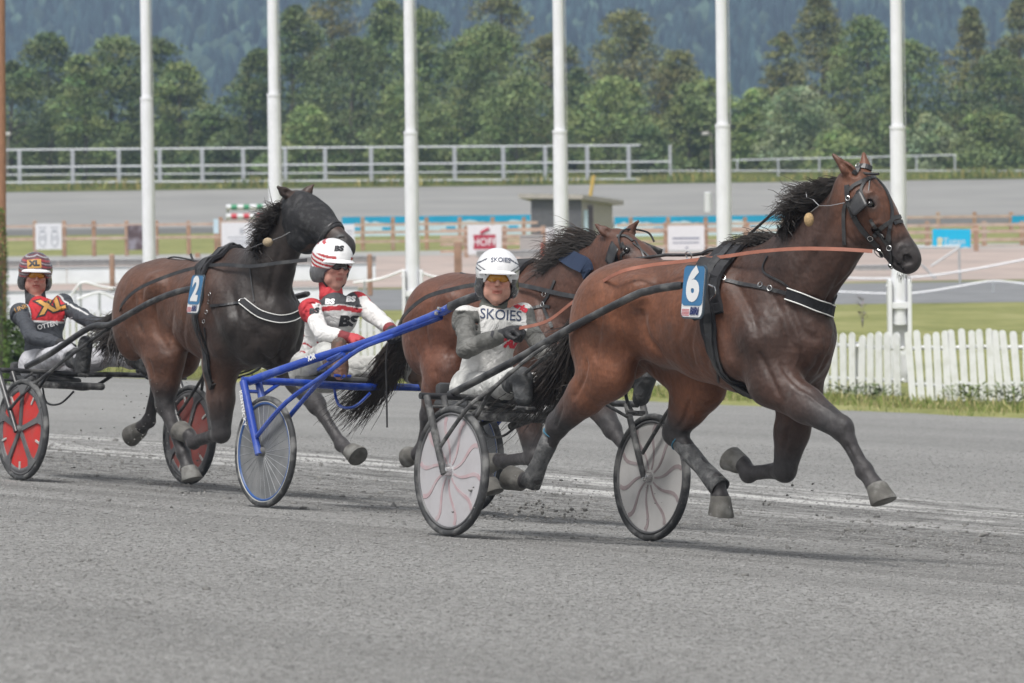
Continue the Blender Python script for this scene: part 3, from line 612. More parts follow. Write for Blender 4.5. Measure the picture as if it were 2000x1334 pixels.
# ================================================================= wooden post fences with signs
def wfence(x0, x1, y, ytop, ybot, posts, rails, label, rw=5, pw=8, m=M_wood, seed=0):
    e = empty('wooden_fence', (at_y(x0, ybot, y)[0], y, ZI), label, 'fence', 'brown wooden fences on the infield'); O = np.array([at_y(x0, ybot, y)[0], y, ZI]); s = FPX / y
    for X in posts:
        a = at_y(X, ytop - 4, y) - O; MB().box((a[0], 0, a[2] / 2), (pw / s, pw / s, a[2]), bev=.02).build('post', m, e)
    xs = [x0] + list(posts) + [x1]
    for r in rails:
        a = at_y(x0, r, y) - O; b = at_y(x1, r, y) - O
        MB().box(((a[0] + b[0]) / 2, -.07, (a[2] + b[2]) / 2), (b[0] - a[0], .04, rw / s)).build('rail', M_wood2, e)
    return e
wfence(8, 436, 209, 435, 490, [68, 125, 183, 247, 305, 368, 422], [440, 465], 'low two rail wooden fence behind the leftmost driver')
wfence(430, 540, 205, 428, 496, [431], [433, 462], 'short wooden fence holding a white notice behind the mane of horse 2')
wfence(690, 1050, 214, 428, 478, [708, 767, 833, 898, 962, 1023], [437, 452, 470], 'three rail wooden fence in front of the blue banner in the centre')
wfence(860, 1060, 196, 445, 500, [910, 985, 1061], [449, 462, 476, 490], 'four rail wooden fence beside the red lettered sign', 6, 9)
wfence(1205, 1640, 214, 428, 480, [1232, 1305, 1378, 1455, 1530, 1600], [437, 451, 470], 'three rail wooden fence in front of the blue banner right of the hut')
wfence(1240, 1480, 199, 438, 492, [1300, 1378, 1460], [447, 480], 'wooden fence carrying the small white notice left of the fifth flagpole')
wfence(1640, 2010, 240, 418, 450, [1832, 1903, 1975], [424, 441], 'far two rail wooden fence on the right')
wfence(1700, 2010, 205, 436, 500, [1811, 1922, 1996], [440, 453, 469, 483], 'tall four rail wooden fence with the blue sign on the right', 6, 9)
wfence(1895, 1912, 196, 444, 514, [1906], [448], 'single thick wooden post right of the blue sign', 5, 9)
def wpost(X, Yt, Yb, y, w, label, m=M_wood, name='wooden_post', cat='post'):
    p = at_y(X, Yb, y); q = at_y(X, Yt, y); o = MB().box((0, 0, (q[2] - p[2]) / 2), (w * y / FPX, w * y / FPX, q[2] - p[2]), bev=.03).build(name, m); o.location = (p[0], y, p[2]); return setp(o, label, cat)
wpost(220, 496, 590, 136, 10, 'brown wooden post standing alone behind the croup of horse 2')
wpost(895, 472, 545, 148, 15, 'thick brown wooden post left of the front driver helmet')
wpost(723, 496, 578, 140, 10, 'brown wooden post right of the second driver helmet')
wpost(386, 494, 506, 170, 10, 'short brown post stub above the back of horse 2')
wpost(1060, 474, 512, 160, 7, 'orange red marker post beside the grey block in the yard', mat('red_marker', (.5, .12, .08), .6), 'marker_post')
M_sign = mat('sign_white', (.66, .67, .70), .5, var=.04)
M_blue = mat('banner_blue', (.0, .30, .52), .5, var=.1, scale=.8)
M_pale = mat('banner_pale', (.50, .64, .72), .5, var=.12, scale=.6)
M_ink = mat('sign_ink', (.18, .2, .28), .6); M_grey = mat('sign_grey', (.40, .42, .46), .6); M_red = mat('sign_red', (.38, .03, .06), .5); M_cream = mat('sign_cream', (.6, .58, .42), .5)
def sign(X0, Y0, X1, Y1, y, m, label, draw=None, name='sign', cat='sign', tilt=0):
    a = at_y(X0, Y0, y); b = at_y(X1, Y1, y); c = (a + b) / 2; w = b[0] - a[0]; h = a[2] - b[2]
    e = empty(name, (c[0], y, c[2]), label, cat); e.rotation_euler = (0, rad(tilt), 0)
    MB().box((0, 0, 0), (w, .03, h), bev=.005).build('board', m, e)
    if draw: draw(e, w, h)
    return e
def flat_text(e, s, size, x, z, m, yo=-.019, bold=.0, name='lettering', rot=0, shear=0):
    V, F = text_verts(s, size, bold, shear=shear); V = np.stack([V[:, 0] + x, np.full(len(V), yo), V[:, 1] + z], 1); return mesh_obj(name, V, F, m, e)
def lines(rows, m, name='printed_lines'):
    def f(e, w, h):
        k = MB()
        for (cx_, cz, ww, hh) in rows: k.box((cx_ * w, -.018, cz * h), (ww * w, .004, hh * h))
        k.build(name, m, e)
    return f
def crests(e, w, h):
    for sx in (-.23, .23):
        k = MB()
        for (zz, ww, hh) in ((.34, .30, .05), (.2, .2, .12), (.0, .26, .05), (-.1, .22, .05)): k.box((sx * w, -.018, zz * h), (ww * w, .004, hh * h))
        k.tube([(sx * w + .13 * w * math.cos(a), -.02, -.12 * h + .26 * h * math.sin(a)) for a in np.linspace(math.pi, 2 * math.pi, 10)], .012 * 1.4, 4)
        k.tube([(sx * w - .13 * w, -.02, .15 * h), (sx * w - .13 * w, -.02, -.12 * h)], .015, 4); k.tube([(sx * w + .13 * w, -.02, .15 * h), (sx * w + .13 * w, -.02, -.12 * h)], .015, 4)
        k.build('crest', M_grey, e)
sign(69, 437, 121, 487, 207, M_sign, 'white sign with two grey crests on the low fence behind the leftmost driver', crests)
M_dk = mat('poster_brown', (.10, .065, .07), .6, var=.5, scale=2, dirt=(.4, .42, .5), dscale=2.2, damt=.5)
sign(249, 440, 284, 488, 207, M_dk, 'dark brown picture board on the fence left of the first flagpole')
sign(432, 435, 512, 490, 203, M_sign, 'large white notice with faint text behind the mane of horse 2', lines([(0, .2, .1, .2), (-.1, -.02, .5, .05), (.02, -.14, .6, .05), (0, -.24, .55, .04), (0, -.33, .6, .03)], M_grey))
sign(417, 428, 429, 456, 206, M_pale, 'small pale blue notice on the fence post beside the large white notice')
sign(668, 438, 693, 490, 204, M_sign, 'narrow white sign half hidden behind the muzzle of horse 2', lines([(.1, .25, .5, .06), (.1, .12, .5, .04), (.1, -.05, .5, .1), (.1, -.2, .5, .04)], M_grey))
def hoff(e, w, h):
    k = MB(); k.box((0, -.018, -.08 * h), (.66 * w, .004, .50 * h)); k.tube([(-.12 * w, -.02, .22 * h), (0, -.02, .3 * h), (.14 * w, -.02, .38 * h)], .05 * w, 4); k.build('emblem', M_red, e)
    flat_text(e, 'HOFF', .30 * w, 0, -.09 * h, M_sign, -.023, .006)
sign(913, 440, 980, 496, 195, M_sign, 'white sign with a red emblem and pale letters above the front driver helmet', hoff)
sign(1064, 445, 1098, 490, 197, M_sign, 'plain white panel below the grey hut behind the fourth flagpole')
sign(1304, 441, 1376, 488, 198, M_sign, 'white notice with two blue text lines left of the fifth flagpole', lines([(0, -.02, .74, .07), (0, -.2, .72, .05), (.02, -.4, .08, .06)], M_ink))
def bluedraw(e, w, h):
    k = MB(); k.lathe([(.08 * w, -.019), (.08 * w, -.021)], 16, axis='y', M=Matrix.Translation((-.31 * w, 0, .14 * h))); k.box((-.31 * w, -.019, -.08 * h), (.13 * w, .004, .28 * h)); k.build('emblem', M_cream, e)
    flat_text(e, 'Toten', .24 * w, .07 * w, .10 * h, M_pale, -.021, .004); k = MB(); k.box((.02 * w, -.019, -.03 * h), (.45 * w, .004, .06 * h)); k.box((.36 * w, -.019, -.13 * h), (.16 * w, .004, .12 * h)); k.build('printed_lines', M_pale, e)
sign(1821, 448, 1896, 507, 203, mat('sign_cyan', (.0, .42, .68), .5, var=.05), 'bright blue sign with a cream figure on the right fence', bluedraw, tilt=1)
sign(1976, 421, 2010, 440, 236, M_blue, 'blue banner piece cut by the right edge')
def banner(X0, X1, y, label, seed):
    rg = np.random.RandomState(seed); a = at_y(X0, 424, y); b = at_y(X1, 424, y); e = empty('banner', (a[0], y, a[2]), label, 'banner'); h = -(at_y(X0, 462, y)[2] - a[2]); L_ = b[0] - a[0]
    MB().box((L_ / 2, 0, -h / 2), (L_, .03, h)).build('board', M_pale, e)
    V = []; F = []; k = 40
    for i in range(k + 1):
        x = L_ * i / k; V += [(x, -.02, 0), (x, -.02, -h * (.33 + .08 * math.sin(i * .6 + seed) + .04 * rg.normal()))]
        if i: F.append((2 * i - 2, 2 * i, 2 * i + 1, 2 * i - 1))
    mesh_obj('wave_print', V, F, M_blue, e)
    for i in range(6): MB().box((L_ * (i + .3 + .3 * rg.rand()) / 6, -.02, -h * .62), (L_ * .05, .004, h * .16)).build('print_patch', M_blue, e)
banner(668, 1036, 222, 'blue and white banner wall left of the grey hut', 1)
banner(1200, 1560, 222, 'blue and white banner wall right of the grey hut', 2)
# low white walls and barriers on the left
def wall(X0, X1, Y0, Y1, y, label, m=M_white, name='low_wall', cat='wall'):
    a = at_y(X0, Y1, y); b = at_y(X1, Y1, y); h = at_y(X0, Y0, y)[2] - a[2]; e = empty(name, (a[0], y, a[2]), label, cat); L_ = b[0] - a[0]
    n = max(1, int(L_ / 1.5))
    mm = MB()
    for i in range(n): mm.box((L_ * (i + .5) / n, 0, h / 2), (L_ / n - .02, .06, h), bev=.01)
    mm.build('panel', m, e); MB().box((L_ / 2, 0, h + .02), (L_, .10, .04)).build('cap', M_metal, e); return e
wall(10, 735, 526, 556, 152, 'long low white board wall on the left behind the drivers')
wall(10, 700, 572, 615, 132, 'nearer low white board wall on the left')
wall(10, 735, 511, 521, 160, 'grey timber kerb behind the white board wall', mat('grey_timber', (.24, .24, .24), .9), 'kerb', 'kerb')
wall(930, 1300, 492, 503, 165, 'grey timber kerb across the yard in the centre', mat('grey_timber_b', (.30, .30, .30), .9), 'kerb', 'kerb')
wall(1560, 1780, 522, 530, 160, 'grey timber kerb below the muzzle of horse 6', mat('grey_timber_c', (.33, .33, .33), .9), 'kerb', 'kerb')
# gate at right
e = empty('metal_gate', at_y(1815, 560, 155), 'grey metal gate with diagonal brace standing in the yard at the right', 'gate'); O = at_y(1815, 560, 155)
MB().tube([at_y(1873, 482, 155) - O, at_y(1875, 575, 155) - O], .035, 6).build('gate_post', M_metal, e)
for P in ([(1780, 483), (1873, 482)], [(1818, 520), (1873, 484)], [(1780, 500), (1840, 555)], [(1805, 520), (1850, 575)]): MB().tube([at_y(*p, 155) - O for p in P], .03, 6).build('rail', M_metal, e)
# jump poles, bollard, marker
def jumppole(Y, c2, label, y=225):
    a = at_y(442, Y, y); b = at_y(528, Y, y); e = empty('jump_pole', a, label, 'jump pole', 'striped jump poles'); L_ = b[0] - a[0]
    MB().tube([(0, 0, 0), (L_, 0, 0)], .11, 10).build('pole', M_sign, e, smooth=True)
    for k in (.18, .46, .76): MB().tube([(L_ * k - .12, 0, 0), (L_ * k + .12, 0, 0)], .113, 10).build('stripe', c2, e, smooth=True)
    for k in (0.03, .97): MB().box((L_ * k, .12, -(a[2] - ZI) / 2), (.08, .08, (a[2] - ZI))).build('stand', M_metal, e)
jumppole(405, mat('stripe_green', (.03, .25, .12), .5), 'upper jump pole striped green and white', 226)
jumppole(423, mat('stripe_red', (.5, .03, .05), .5), 'lower jump pole striped red and white', 224)
def lathe_thing(name, X, Y0, Y1, y, w, m, label, cat):
    a = at_y(X, Y1, y); h = at_y(X, Y0, y)[2] - a[2]; r = w * y / FPX / 2; o = MB().lathe([(r, 0), (r, h * .96), (r * .7, h)], 14).build(name, m, smooth=True); o.location = (a[0], y, a[2]); setp(o, label, cat)
lathe_thing('bollard', 1383, 375, 414, 262, 14, M_sign, 'white bollard at the edge of the far track', 'bollard')
yp = at_y(1151, 382, 300); o = MB().tube([(0, 0, -.3), (at_y(1160, 342, 300) - yp)], .1, 8).build('yellow_pole', mat('yellow_paint', (.55, .38, .08), .6)); o.location = yp; setp(o, 'short yellow pole leaning above the hut roof', 'pole')
# ================================================================= hut
yh = 224; s = FPX / yh
e = empty('hut', (at_y(1120, 470, yh)[0], yh, ZI), 'small grey hut with a flat sloping roof behind the fourth flagpole', 'hut'); O = np.array([at_y(1120, 470, yh)[0], yh, ZI])
def hp(X, Y, dy=0): return at_y(X, Y, yh + dy) - O
c = hp(1037, 390); q = hp(1136, 390); M_hd = mat('hut_dark', (.115, .115, .125), .8, var=.1); M_hl = mat('hut_beige', (.42, .39, .35), .8, var=.08, stretch=(1, 1, 12), scale=2)
h = c[2]; MB().box(((c[0] + q[0]) / 2, .0, h / 2), (q[0] - c[0], .08, h)).build('front_wall', M_hd, e)
q2 = hp(1196, 402, 2.5); V = [(q[0], 0.04, 0), (q2[0], 2.5, 0), (q2[0], 2.5, h - .12), (q[0], 0.04, h)]; V += [(x - .05, y + .08, z) for x, y, z in V]
mesh_obj('side_wall', V, [(0, 1, 2, 3), (7, 6, 5, 4), (0, 3, 7, 4), (1, 5, 6, 2), (0, 4, 5, 1), (3, 2, 6, 7)], M_hl, e)
MB().box(((q[0] * .72 + q2[0] * .28), .62, h * .45), (.22, .22, h * .8)).build('door', mat('hut_door', (.10, .08, .08), .7), e)
MB().box(((q[0] * .87 + q2[0] * .13), .2, h * .5), (.16, .06, h * .5)).build('window_panel', M_pale, e)
r0, r1, r2, r3 = hp(1012, 378), hp(1138, 380), hp(1218, 392, 2.8), hp(1100, 390, 2.8); th = .18
V = [r0 - (0, .3, 0), r1 - (0, .3, 0), r2, r3 * (1, 1, 1) + (-.6, 0, .0)]; V[3][2] = r2[2]; V = [np.array(v) for v in V]; V += [v - (0, 0, th) for v in V]
mesh_obj('roof', V, [(0, 1, 2, 3), (7, 6, 5, 4), (0, 4, 5, 1), (1, 5, 6, 2), (2, 6, 7, 3), (3, 7, 4, 0)], mat('hut_roof', (.40, .37, .34), .8), e)
wall(1015, 1062, 462, 512, 168, 'pale grey slatted block below the hut behind the front driver', mat('grey_block', (.36, .34, .33), .9, stretch=(1, 1, 10)), 'grey_block', 'block')
# ================================================================= steel railings along the far track
def railing(name, X0, X1, y, rails, posts, Yt, Yb, label, w=.075, pw=.11):
    O = at_y(X0, Yb, y); e = empty(name, O, label, 'railing')
    for (a, b, xa, xb) in rails: MB().tube([at_y(xa, a, y) - O, at_y(xb, b, y) - O], w, 6).build('rail', M_metal, e)
    for X in posts:
        f = (X - X0) / (X1 - X0 + 1e-6); p = at_y(X, Yb[0] + (Yb[1] - Yb[0]) * f if isinstance(Yb, tuple) else Yb, y) - O; q = at_y(X, Yt[0] + (Yt[1] - Yt[0]) * f, y) - O
        MB().box((p + q) / 2, (pw * 2, .1, q[2] - p[2])).build('post', M_metal, e)
def railing2(*a, **k):
    a = list(a); yb_ = a[7]; O = None
    return railing(*a, **k)
def _rail(X0, X1, y, rails, posts, Yt, Yb, label, w=.06, pw=.12):
    O = at_y(X0, Yb[0], y); e = empty('steel_railing', O, label, 'railing', 'grey steel railings beyond the far track')
    for (xa, a, xb, b) in rails: MB().tube([at_y(xa, a, y) - O, at_y(xb, b, y) - O], w, 6).build('rail', M_metal, e)
    for X in posts:
        f = (X - X0) / (X1 - X0); p = at_y(X, Yb[0] + (Yb[1] - Yb[0]) * f, y) - O; q = at_y(X, Yt[0] + (Yt[1] - Yt[0]) * f, y) - O
        MB().box((p + q) / 2, (pw * 2, .1, q[2] - p[2])).build('post', M_metal, e)
_rail(8, 1250, 348, [(8, 293, 1250, 284), (8, 327, 1310, 316), (8, 357, 1250, 350)], [38, 142, 232, 312, 395, 475, 557, 635, 725, 888, 983, 1065, 1147, 1228], (294, 284), (360, 350), 'long tall steel railing beyond the far track on the left and centre', .065)
_rail(8, 2010, 351, [(8, 342, 1300, 334), (1300, 334, 2010, 334)], [1358, 1520, 1700, 1860, 1940], (342, 334), (356, 362), 'thin low steel railing running the full width behind the tall one', .05, .07)
_rail(1308, 1312, 350, [(1309, 284, 1311, 284)], [1309], (284, 284), (366, 366), 'single steel post at the end of the tall railing', .05, .09)
_rail(1430, 1868, 352, [(1430, 313, 1868, 303)], [1440, 1520, 1600, 1700, 1790, 1865], (313, 304), (335, 335), 'short raised steel rail behind the ears of horse 6', .05, .06)
# lamp post
O = at_y(1390, 340, 366); e = empty('street_lamp', O, 'thin street lamp among the trees left of the fifth flagpole', 'street lamp'); MB().tube([(0, 0, 0), at_y(1389, 262, 366) - O, at_y(1381, 256, 366) - O], [.1, .07, .05], 6).build('pole', mat('lamp_pole', (.22, .19, .17), .8), e)
MB().box(at_y(1377, 261, 366) - O, (.5, .3, .22), bev=.06).build('lamp_head', mat('lamp_head', (.6, .58, .55), .6), e)
O = at_y(14, 340, 366); e = empty('street_lamp', O, 'small lamp peeping from the trees by the brown pole at the left edge', 'street lamp'); MB().tube([(0, 0, 0), at_y(16, 266, 366) - O], .06, 6).build('pole', mat('lamp_pole_b', (.22, .19, .17), .8), e)
MB().box(at_y(15, 262, 366) - O, (.4, .3, .22), bev=.06).build('lamp_head', mat('lamp_head_b', (.6, .58, .55), .6), e)
# left edge: brown pole overgrown with a climber, hedge shrubs, white post
yl = 92.0; p = at_y(0, 700, yl); o = MB().tube([(0, 0, 0), (.08, 0, 7)], [.085, .08], 12).build('wooden_pole', mat('brown_pole', (.30, .155, .085), .8, var=.2, stretch=(6, 6, 1)), smooth=True); o.location = (at_y(3, 700, yl)[0] - .0, yl, ZI); setp(o, 'tall reddish brown wooden pole cut by the left edge', 'pole')
rg = np.random.RandomState(4)
def shrub(name, X, y, h, r, n, tint, label, leaf=.05, seed=1, droop=.3, cat='shrub'):
    rg = np.random.RandomState(seed); x = at_y(X, 650, y)[0]; e = empty(name, (x, y, ZI), label, cat)
    V = []; C = []; ts = rg.rand(n); a = rg.rand(n) * 6.28; rr = r * (.5 + .5 * rg.rand(n)) * np.sqrt(np.clip(1.05 - ts ** 4, .05, 1)); cen = np.stack([rr * np.cos(a), rr * np.sin(a), h * ts], 1)
    d = np.stack([np.cos(a), np.sin(a), rg.uniform(-.8, .5, n)], 1); s2 = np.stack([-np.sin(a), np.cos(a), rg.normal(0, .3, n)], 1); L_ = leaf * rg.uniform(.6, 1.3, (n, 1)); q = np.stack([cen, cen + d * L_ + s2 * L_ * .35, cen + d * L_ * 2, cen + d * L_ - s2 * L_ * .35], 1)
    mesh_obj('foliage', q.reshape(-1, 3), np.arange(4 * n).reshape(-1, 4), M_leaf, e, col=np.repeat(np.array(tint) * rg.uniform(.5, 1.5, (n, 1)), 4, 0))
    m = MB(); [m.tube([(0, 0, 0), (.3 * r * math.cos(b), .3 * r * math.sin(b), h * .8)], [.03, .01], 5) for b in (0, 2, 4)]; m.build('stem', M_bark, e)
shrub('climbing_plant', 2, 91, 2.85, .13, 5200, (.12, .20, .04), 'dense green climber wrapped round the brown pole at the left edge', .025, 2)
shrub('shrub', 10, 92, 1.0, .30, 1300, (.12, .19, .05), 'bushy light green shrub at the foot of the left pole', .08, 3)
shrub('shrub', 32, 93, .62, .22, 500, (.13, .20, .06), 'low green shrub just behind the leftmost driver back', .07, 4)
wpost(52, 655, 706, 96, 12, 'short white post behind the leftmost driver seat', M_white, 'white_post')
# ================================================================= horses
def horse_mat(name):
    m, ntr, b = new_mat(name); N = ntr.nodes.new; L = ntr.links.new; tc = N("ShaderNodeTexCoord"); at = N("ShaderNodeAttribute"); at.attribute_name = 'Col'
    def noise(sc, det=5, st=None, ro=.6):
        n = N("ShaderNodeTexNoise"); n.inputs["Scale"].default_value = sc; n.inputs["Detail"].default_value = det; n.inputs["Roughness"].default_value = ro; v = tc.outputs["Object"]
        if st: mp = N("ShaderNodeMapping"); mp.inputs["Scale"].default_value = st; L(v, mp.inputs[0]); v = mp.outputs[0]
        L(v, n.inputs[0]); return n.outputs[0]
    def mr(f, a, b_, c, d):
        n = N("ShaderNodeMapRange"); n.inputs[1].default_value = a; n.inputs[2].default_value = b_; n.inputs[3].default_value = c; n.inputs[4].default_value = d; L(f, n.inputs[0]); return n.outputs[0]
    def mul(col, f):
        x = N("ShaderNodeMix"); x.data_type = 'RGBA'; x.blend_type = 'MULTIPLY'; x.inputs[0].default_value = 1; L(col, x.inputs[6]); cb = N("ShaderNodeCombineColor"); [L(f, cb.inputs[i]) for i in range(3)]; L(cb.outputs[0], x.inputs[7]); return x.outputs[2]
    c = mul(at.outputs["Color"], mr(noise(2.6, 5), .3, .7, .55, 1.45)); c = mul(c, mr(noise(60, 4, (1, 1, .35)), .3, .7, .82, 1.2)); c = mul(c, mr(noise(220, 2, (1, 1, .3)), .3, .7, .85, 1.18))
    x = N("ShaderNodeMix"); x.data_type = 'RGBA'; L(mr(noise(9, 8, None, .75), .56, .74, 0, .30), x.inputs[0]); L(c, x.inputs[6]); x.inputs[7].default_value = (.11, .105, .10, 1); c = x.outputs[2]   # dust
    L(c, b.inputs["Base Color"]); L(mr(noise(5, 4), .35, .65, .46, .70), b.inputs["Roughness"]); b.inputs["Specular IOR Level"].default_value = .5; b.inputs["Sheen Weight"].default_value = .12; b.inputs["Sheen Roughness"].default_value = .4
    ad = N("ShaderNodeMath"); ad.operation = 'ADD'; m3 = N("ShaderNodeMath"); m3.operation = 'MULTIPLY'; m3.inputs[1].default_value = .05; L(noise(130, 3, (1, 1, .35)), m3.inputs[0]); L(noise(5.5, 3), ad.inputs[0]); L(m3.outputs[0], ad.inputs[1])
    bp = N("ShaderNodeBump"); bp.inputs["Distance"].default_value = .03; bp.inputs["Strength"].default_value = .8; L(ad.outputs[0], bp.inputs["Height"]); L(bp.outputs[0], b.inputs["Normal"]); return m
M_horse = horse_mat('bay_coat')
M_hair = mat('black_hair', (.026, .020, .017), .5, var=.5, scale=25, spec=.6)
M_hair2 = mat('brown_hair', (.06, .042, .033), .5, var=.5, scale=25)
M_hair3 = mat('dark_brown_hair', (.035, .026, .021), .5, var=.5, scale=25)
M_leather = mat('black_leather', (.020, .020, .022), .42, var=.3, scale=30, spec=.6, dirt=(.10, .10, .095), dscale=14, damt=.35)
M_pad = mat('black_pad', (.016, .016, .019), .8, var=.3, scale=40, dirt=(.06, .06, .06), dscale=8, damt=.4)
M_chrome = mat('buckle_steel', (.62, .62, .62), .25, 1.0, var=.05)
M_piping = mat('white_piping', (.72, .72, .70), .5, var=.05)
M_rein = mat('tan_rein', (.30, .115, .075), .5, var=.15, scale=12)
M_eye = mat('horse_eye', (.008, .006, .006), .06, spec=1.0, var=0)
M_hoof = mat('dusty_hoof', (.115, .11, .10), .8, var=.25, scale=20, bump=.002, dirt=(.21, .21, .20), dscale=10, damt=.8)
M_boot = mat('leg_boot', (.085, .086, .088), .8, var=.35, scale=30, bump=.006, dirt=(.20, .20, .198), dscale=22, damt=.8)
M_boottrim = mat('boot_trim_blue', (.05, .17, .26), .6)
M_fleece = mat('ear_plug_fleece', (.42, .29, .15), .95, var=.2, scale=40, bump=.006)
def rot_from(a_dir, side_hint):
    a = np.array(a_dir, float); a /= np.linalg.norm(a); c = np.array([0, 0, 1.]); b = np.cross(c, a) if side_hint is None else np.array(side_hint, float)
    b = b - (b @ a) * a; b /= np.linalg.norm(b); c = np.cross(a, b); return np.stack([a, b, c], 1)   # columns: along, left, up(dorsal)
def seg_(V, a, b):
    ab = b - a; t = np.clip(((V - a) @ ab) / (ab @ ab + 1e-12), 0, 1); return np.linalg.norm(V - a - t[:, None] * ab, axis=1), t
class Horse:
    def __init__(s, fr, cfg): s.fr = fr; s.c = cfg
    def P(s, X, Y, l): return s.fr.p(X, Y, l)
    def build(s, label):
        c = s.c; fr = s.fr; vox = c.get('vox', .0105); k_ = c.get('scale', 1.0); f0 = c.get('f0', 0.0); z0 = c.get('z0', 0.0)
        s.root = empty('horse', None, label, 'horse', 'trotting race horses', M=fr.M)
        def T(p): return np.array([p[0] * k_ + f0, p[1] * k_, p[2] * k_ + z0])
        legs = c['legs']; pts = [np.array(q) for l in legs.values() for q in l['p']] + [np.array(c['muzzle']), np.array([-1.15, 0, 1.2]), np.array([.9, 0, 1.2])]
        lo = np.min(pts, 0) - .16; hi = np.max(pts, 0) + .16; lo[1] = -.42; hi[1] = .55; hi[2] = max(c['poll'][2] + .32, 1.8)
        v = Vol(lo, hi, vox)
        # trunk
        trunk = [(-.62, 0, 1.27, .235), (-.35, 0, 1.24, .272), (-.05, 0, 1.205, .312), (.22, 0, 1.19, .350), (.45, 0, 1.17, .315), (.56, 0, 1.13, .24)]
        for a, b in zip(trunk[:-1], trunk[1:]): v.cone(T(a[:3]), T(b[:3]), a[3] * k_, b[3] * k_, .05, (1, .74, 1))
        v.ell(T((-.62, 0, 1.30)), np.array((.34, .24, .225)) * k_, .07)
        for sd in (-1, 1):
            v.ell(T((-.66, sd * .13, 1.28)), np.array((.27, .15, .21)) * k_, .06); v.ell(T((-.82, sd * .13, 1.12)), np.array((.155, .125, .25)) * k_, .06)
            v.ell(T((-.42, sd * .19, 1.36)), np.array((.10, .07, .09)) * k_, .06)
            v.ell(T((.55, sd * .11, 1.04)), np.array((.13, .11, .17)) * k_, .05); v.ell(T((.57, sd * .17, 1.16)), np.array((.09, .08, .12)) * k_, .05)
            v.cone(T((.16, sd * .15, 1.45)), T((.50, sd * .19, 1.14)), .075 * k_, .11 * k_, .05)
            v.cone(T((.22, sd * .19, 1.17)), T((.36, sd * .185, 1.02)), .10 * k_, .11 * k_, .05)
        v.ell(T((.18, 0, 1.50)), np.array((.27, .085, .105)) * k_, .06)
        v.ell(T((.58, 0, .98)), np.array((.10, .05, .13)) * k_, .04)
        # neck
        for a, b in zip(c['neck'][:-1], c['neck'][1:]): v.cone(a[:3], b[:3], a[3], b[3], .05, (1, a[4], 1))
        for a, b in zip(c['neck'][:-1], c['neck'][1:]):     # crest ridge
            n = np.array(b[:3]) - np.array(a[:3]); n /= np.linalg.norm(n); u = np.array([-n[2], 0, n[0]]); v.cone(np.array(a[:3]) + u * a[3] * .78, np.array(b[:3]) + u * b[3] * .78, .05, .045, .06)
        # head
        po = np.array(c['poll'], float); mz = np.array(c['muzzle'], float); R = rot_from(mz - po, c.get('hside')); hl = np.linalg.norm(mz - po) / .555; s.R = R; s.hl = hl; s.po = po
        def Hd(a, b, cc): return po + R @ (np.array([a, b, cc]) * hl)
        s.Hd = Hd
        hr = c.get('hr', hl); s.hr = hr
        def he(p, r, k=.025, op='add'): v.ell(Hd(*p), np.array(r) * hr, k, R, op)
        he((.07, 0, -.01), (.13, .088, .10), .05); he((.17, 0, .005), (.16, .095, .085), .04)
        for sd in (-1, 1):
            he((.17, sd * .045, -.085), (.145, .048, .125), .03); he((.185, sd * .078, .020), (.055, .026, .034), .02); he((.27, sd * .058, -.01), (.12, .018, .016), .02)
        v.cone(Hd(.18, 0, .00), Hd(.50, 0, -.012), .090 * hr, .056 * hr, .03, (1, 1, 1)); he((.30, 0, .035), (.22, .040, .032), .03)
        v.cone(Hd(.24, 0, -.10), Hd(.50, 0, -.075), .052 * hr, .032 * hr, .03); he((.525, 0, -.085), (.040, .032, .028), .02)
        he((.535, 0, -.020), (.075, .056, .060), .03); he((.585, 0, -.030), (.035, .045, .045), .02)
        for sd in (-1, 1):
            he((.545, sd * .036, .005), (.045, .026, .032), .015); he((.562, sd * .060, .006), (.026, .016, .019), .010, 'sub'); he((.165, sd * .104, .056), (.028, .016, .016), .008, 'sub'); he((.162, sd * .090, .074), (.034, .012, .008), .012)
            he((.33, sd * .088, -.030), (.10, .014, .016), .02, 'sub'); he((.565, sd * .055, -.060), (.05, .025, .004), .006, 'sub')
            e0 = Hd(.005, sd * .055, .065); tip = c.get('ear', {}).get(sd); tip = Hd(-.10, sd * .085, .20) if tip is None else np.array(tip)
            md = e0 * .55 + tip * .45 + R @ np.array([0, sd * .006, 0]); v.cone(e0, md, .031 * hr, .029 * hr, .02); v.cone(md, tip * .9 + md * .1, .028 * hr, .011, .010); v.cone(tip * .8 + md * .2, tip, .014, .008, .006)
            fwd = R @ np.array([.6, sd * .55, .5]); v.cone(e0 * .35 + md * .65 + fwd * .034, md * .4 + tip * .6 + fwd * .024, .017, .008, .008, (1, 1, 1), 'sub')
        # legs
        ls = c.get('ls', 1.15)
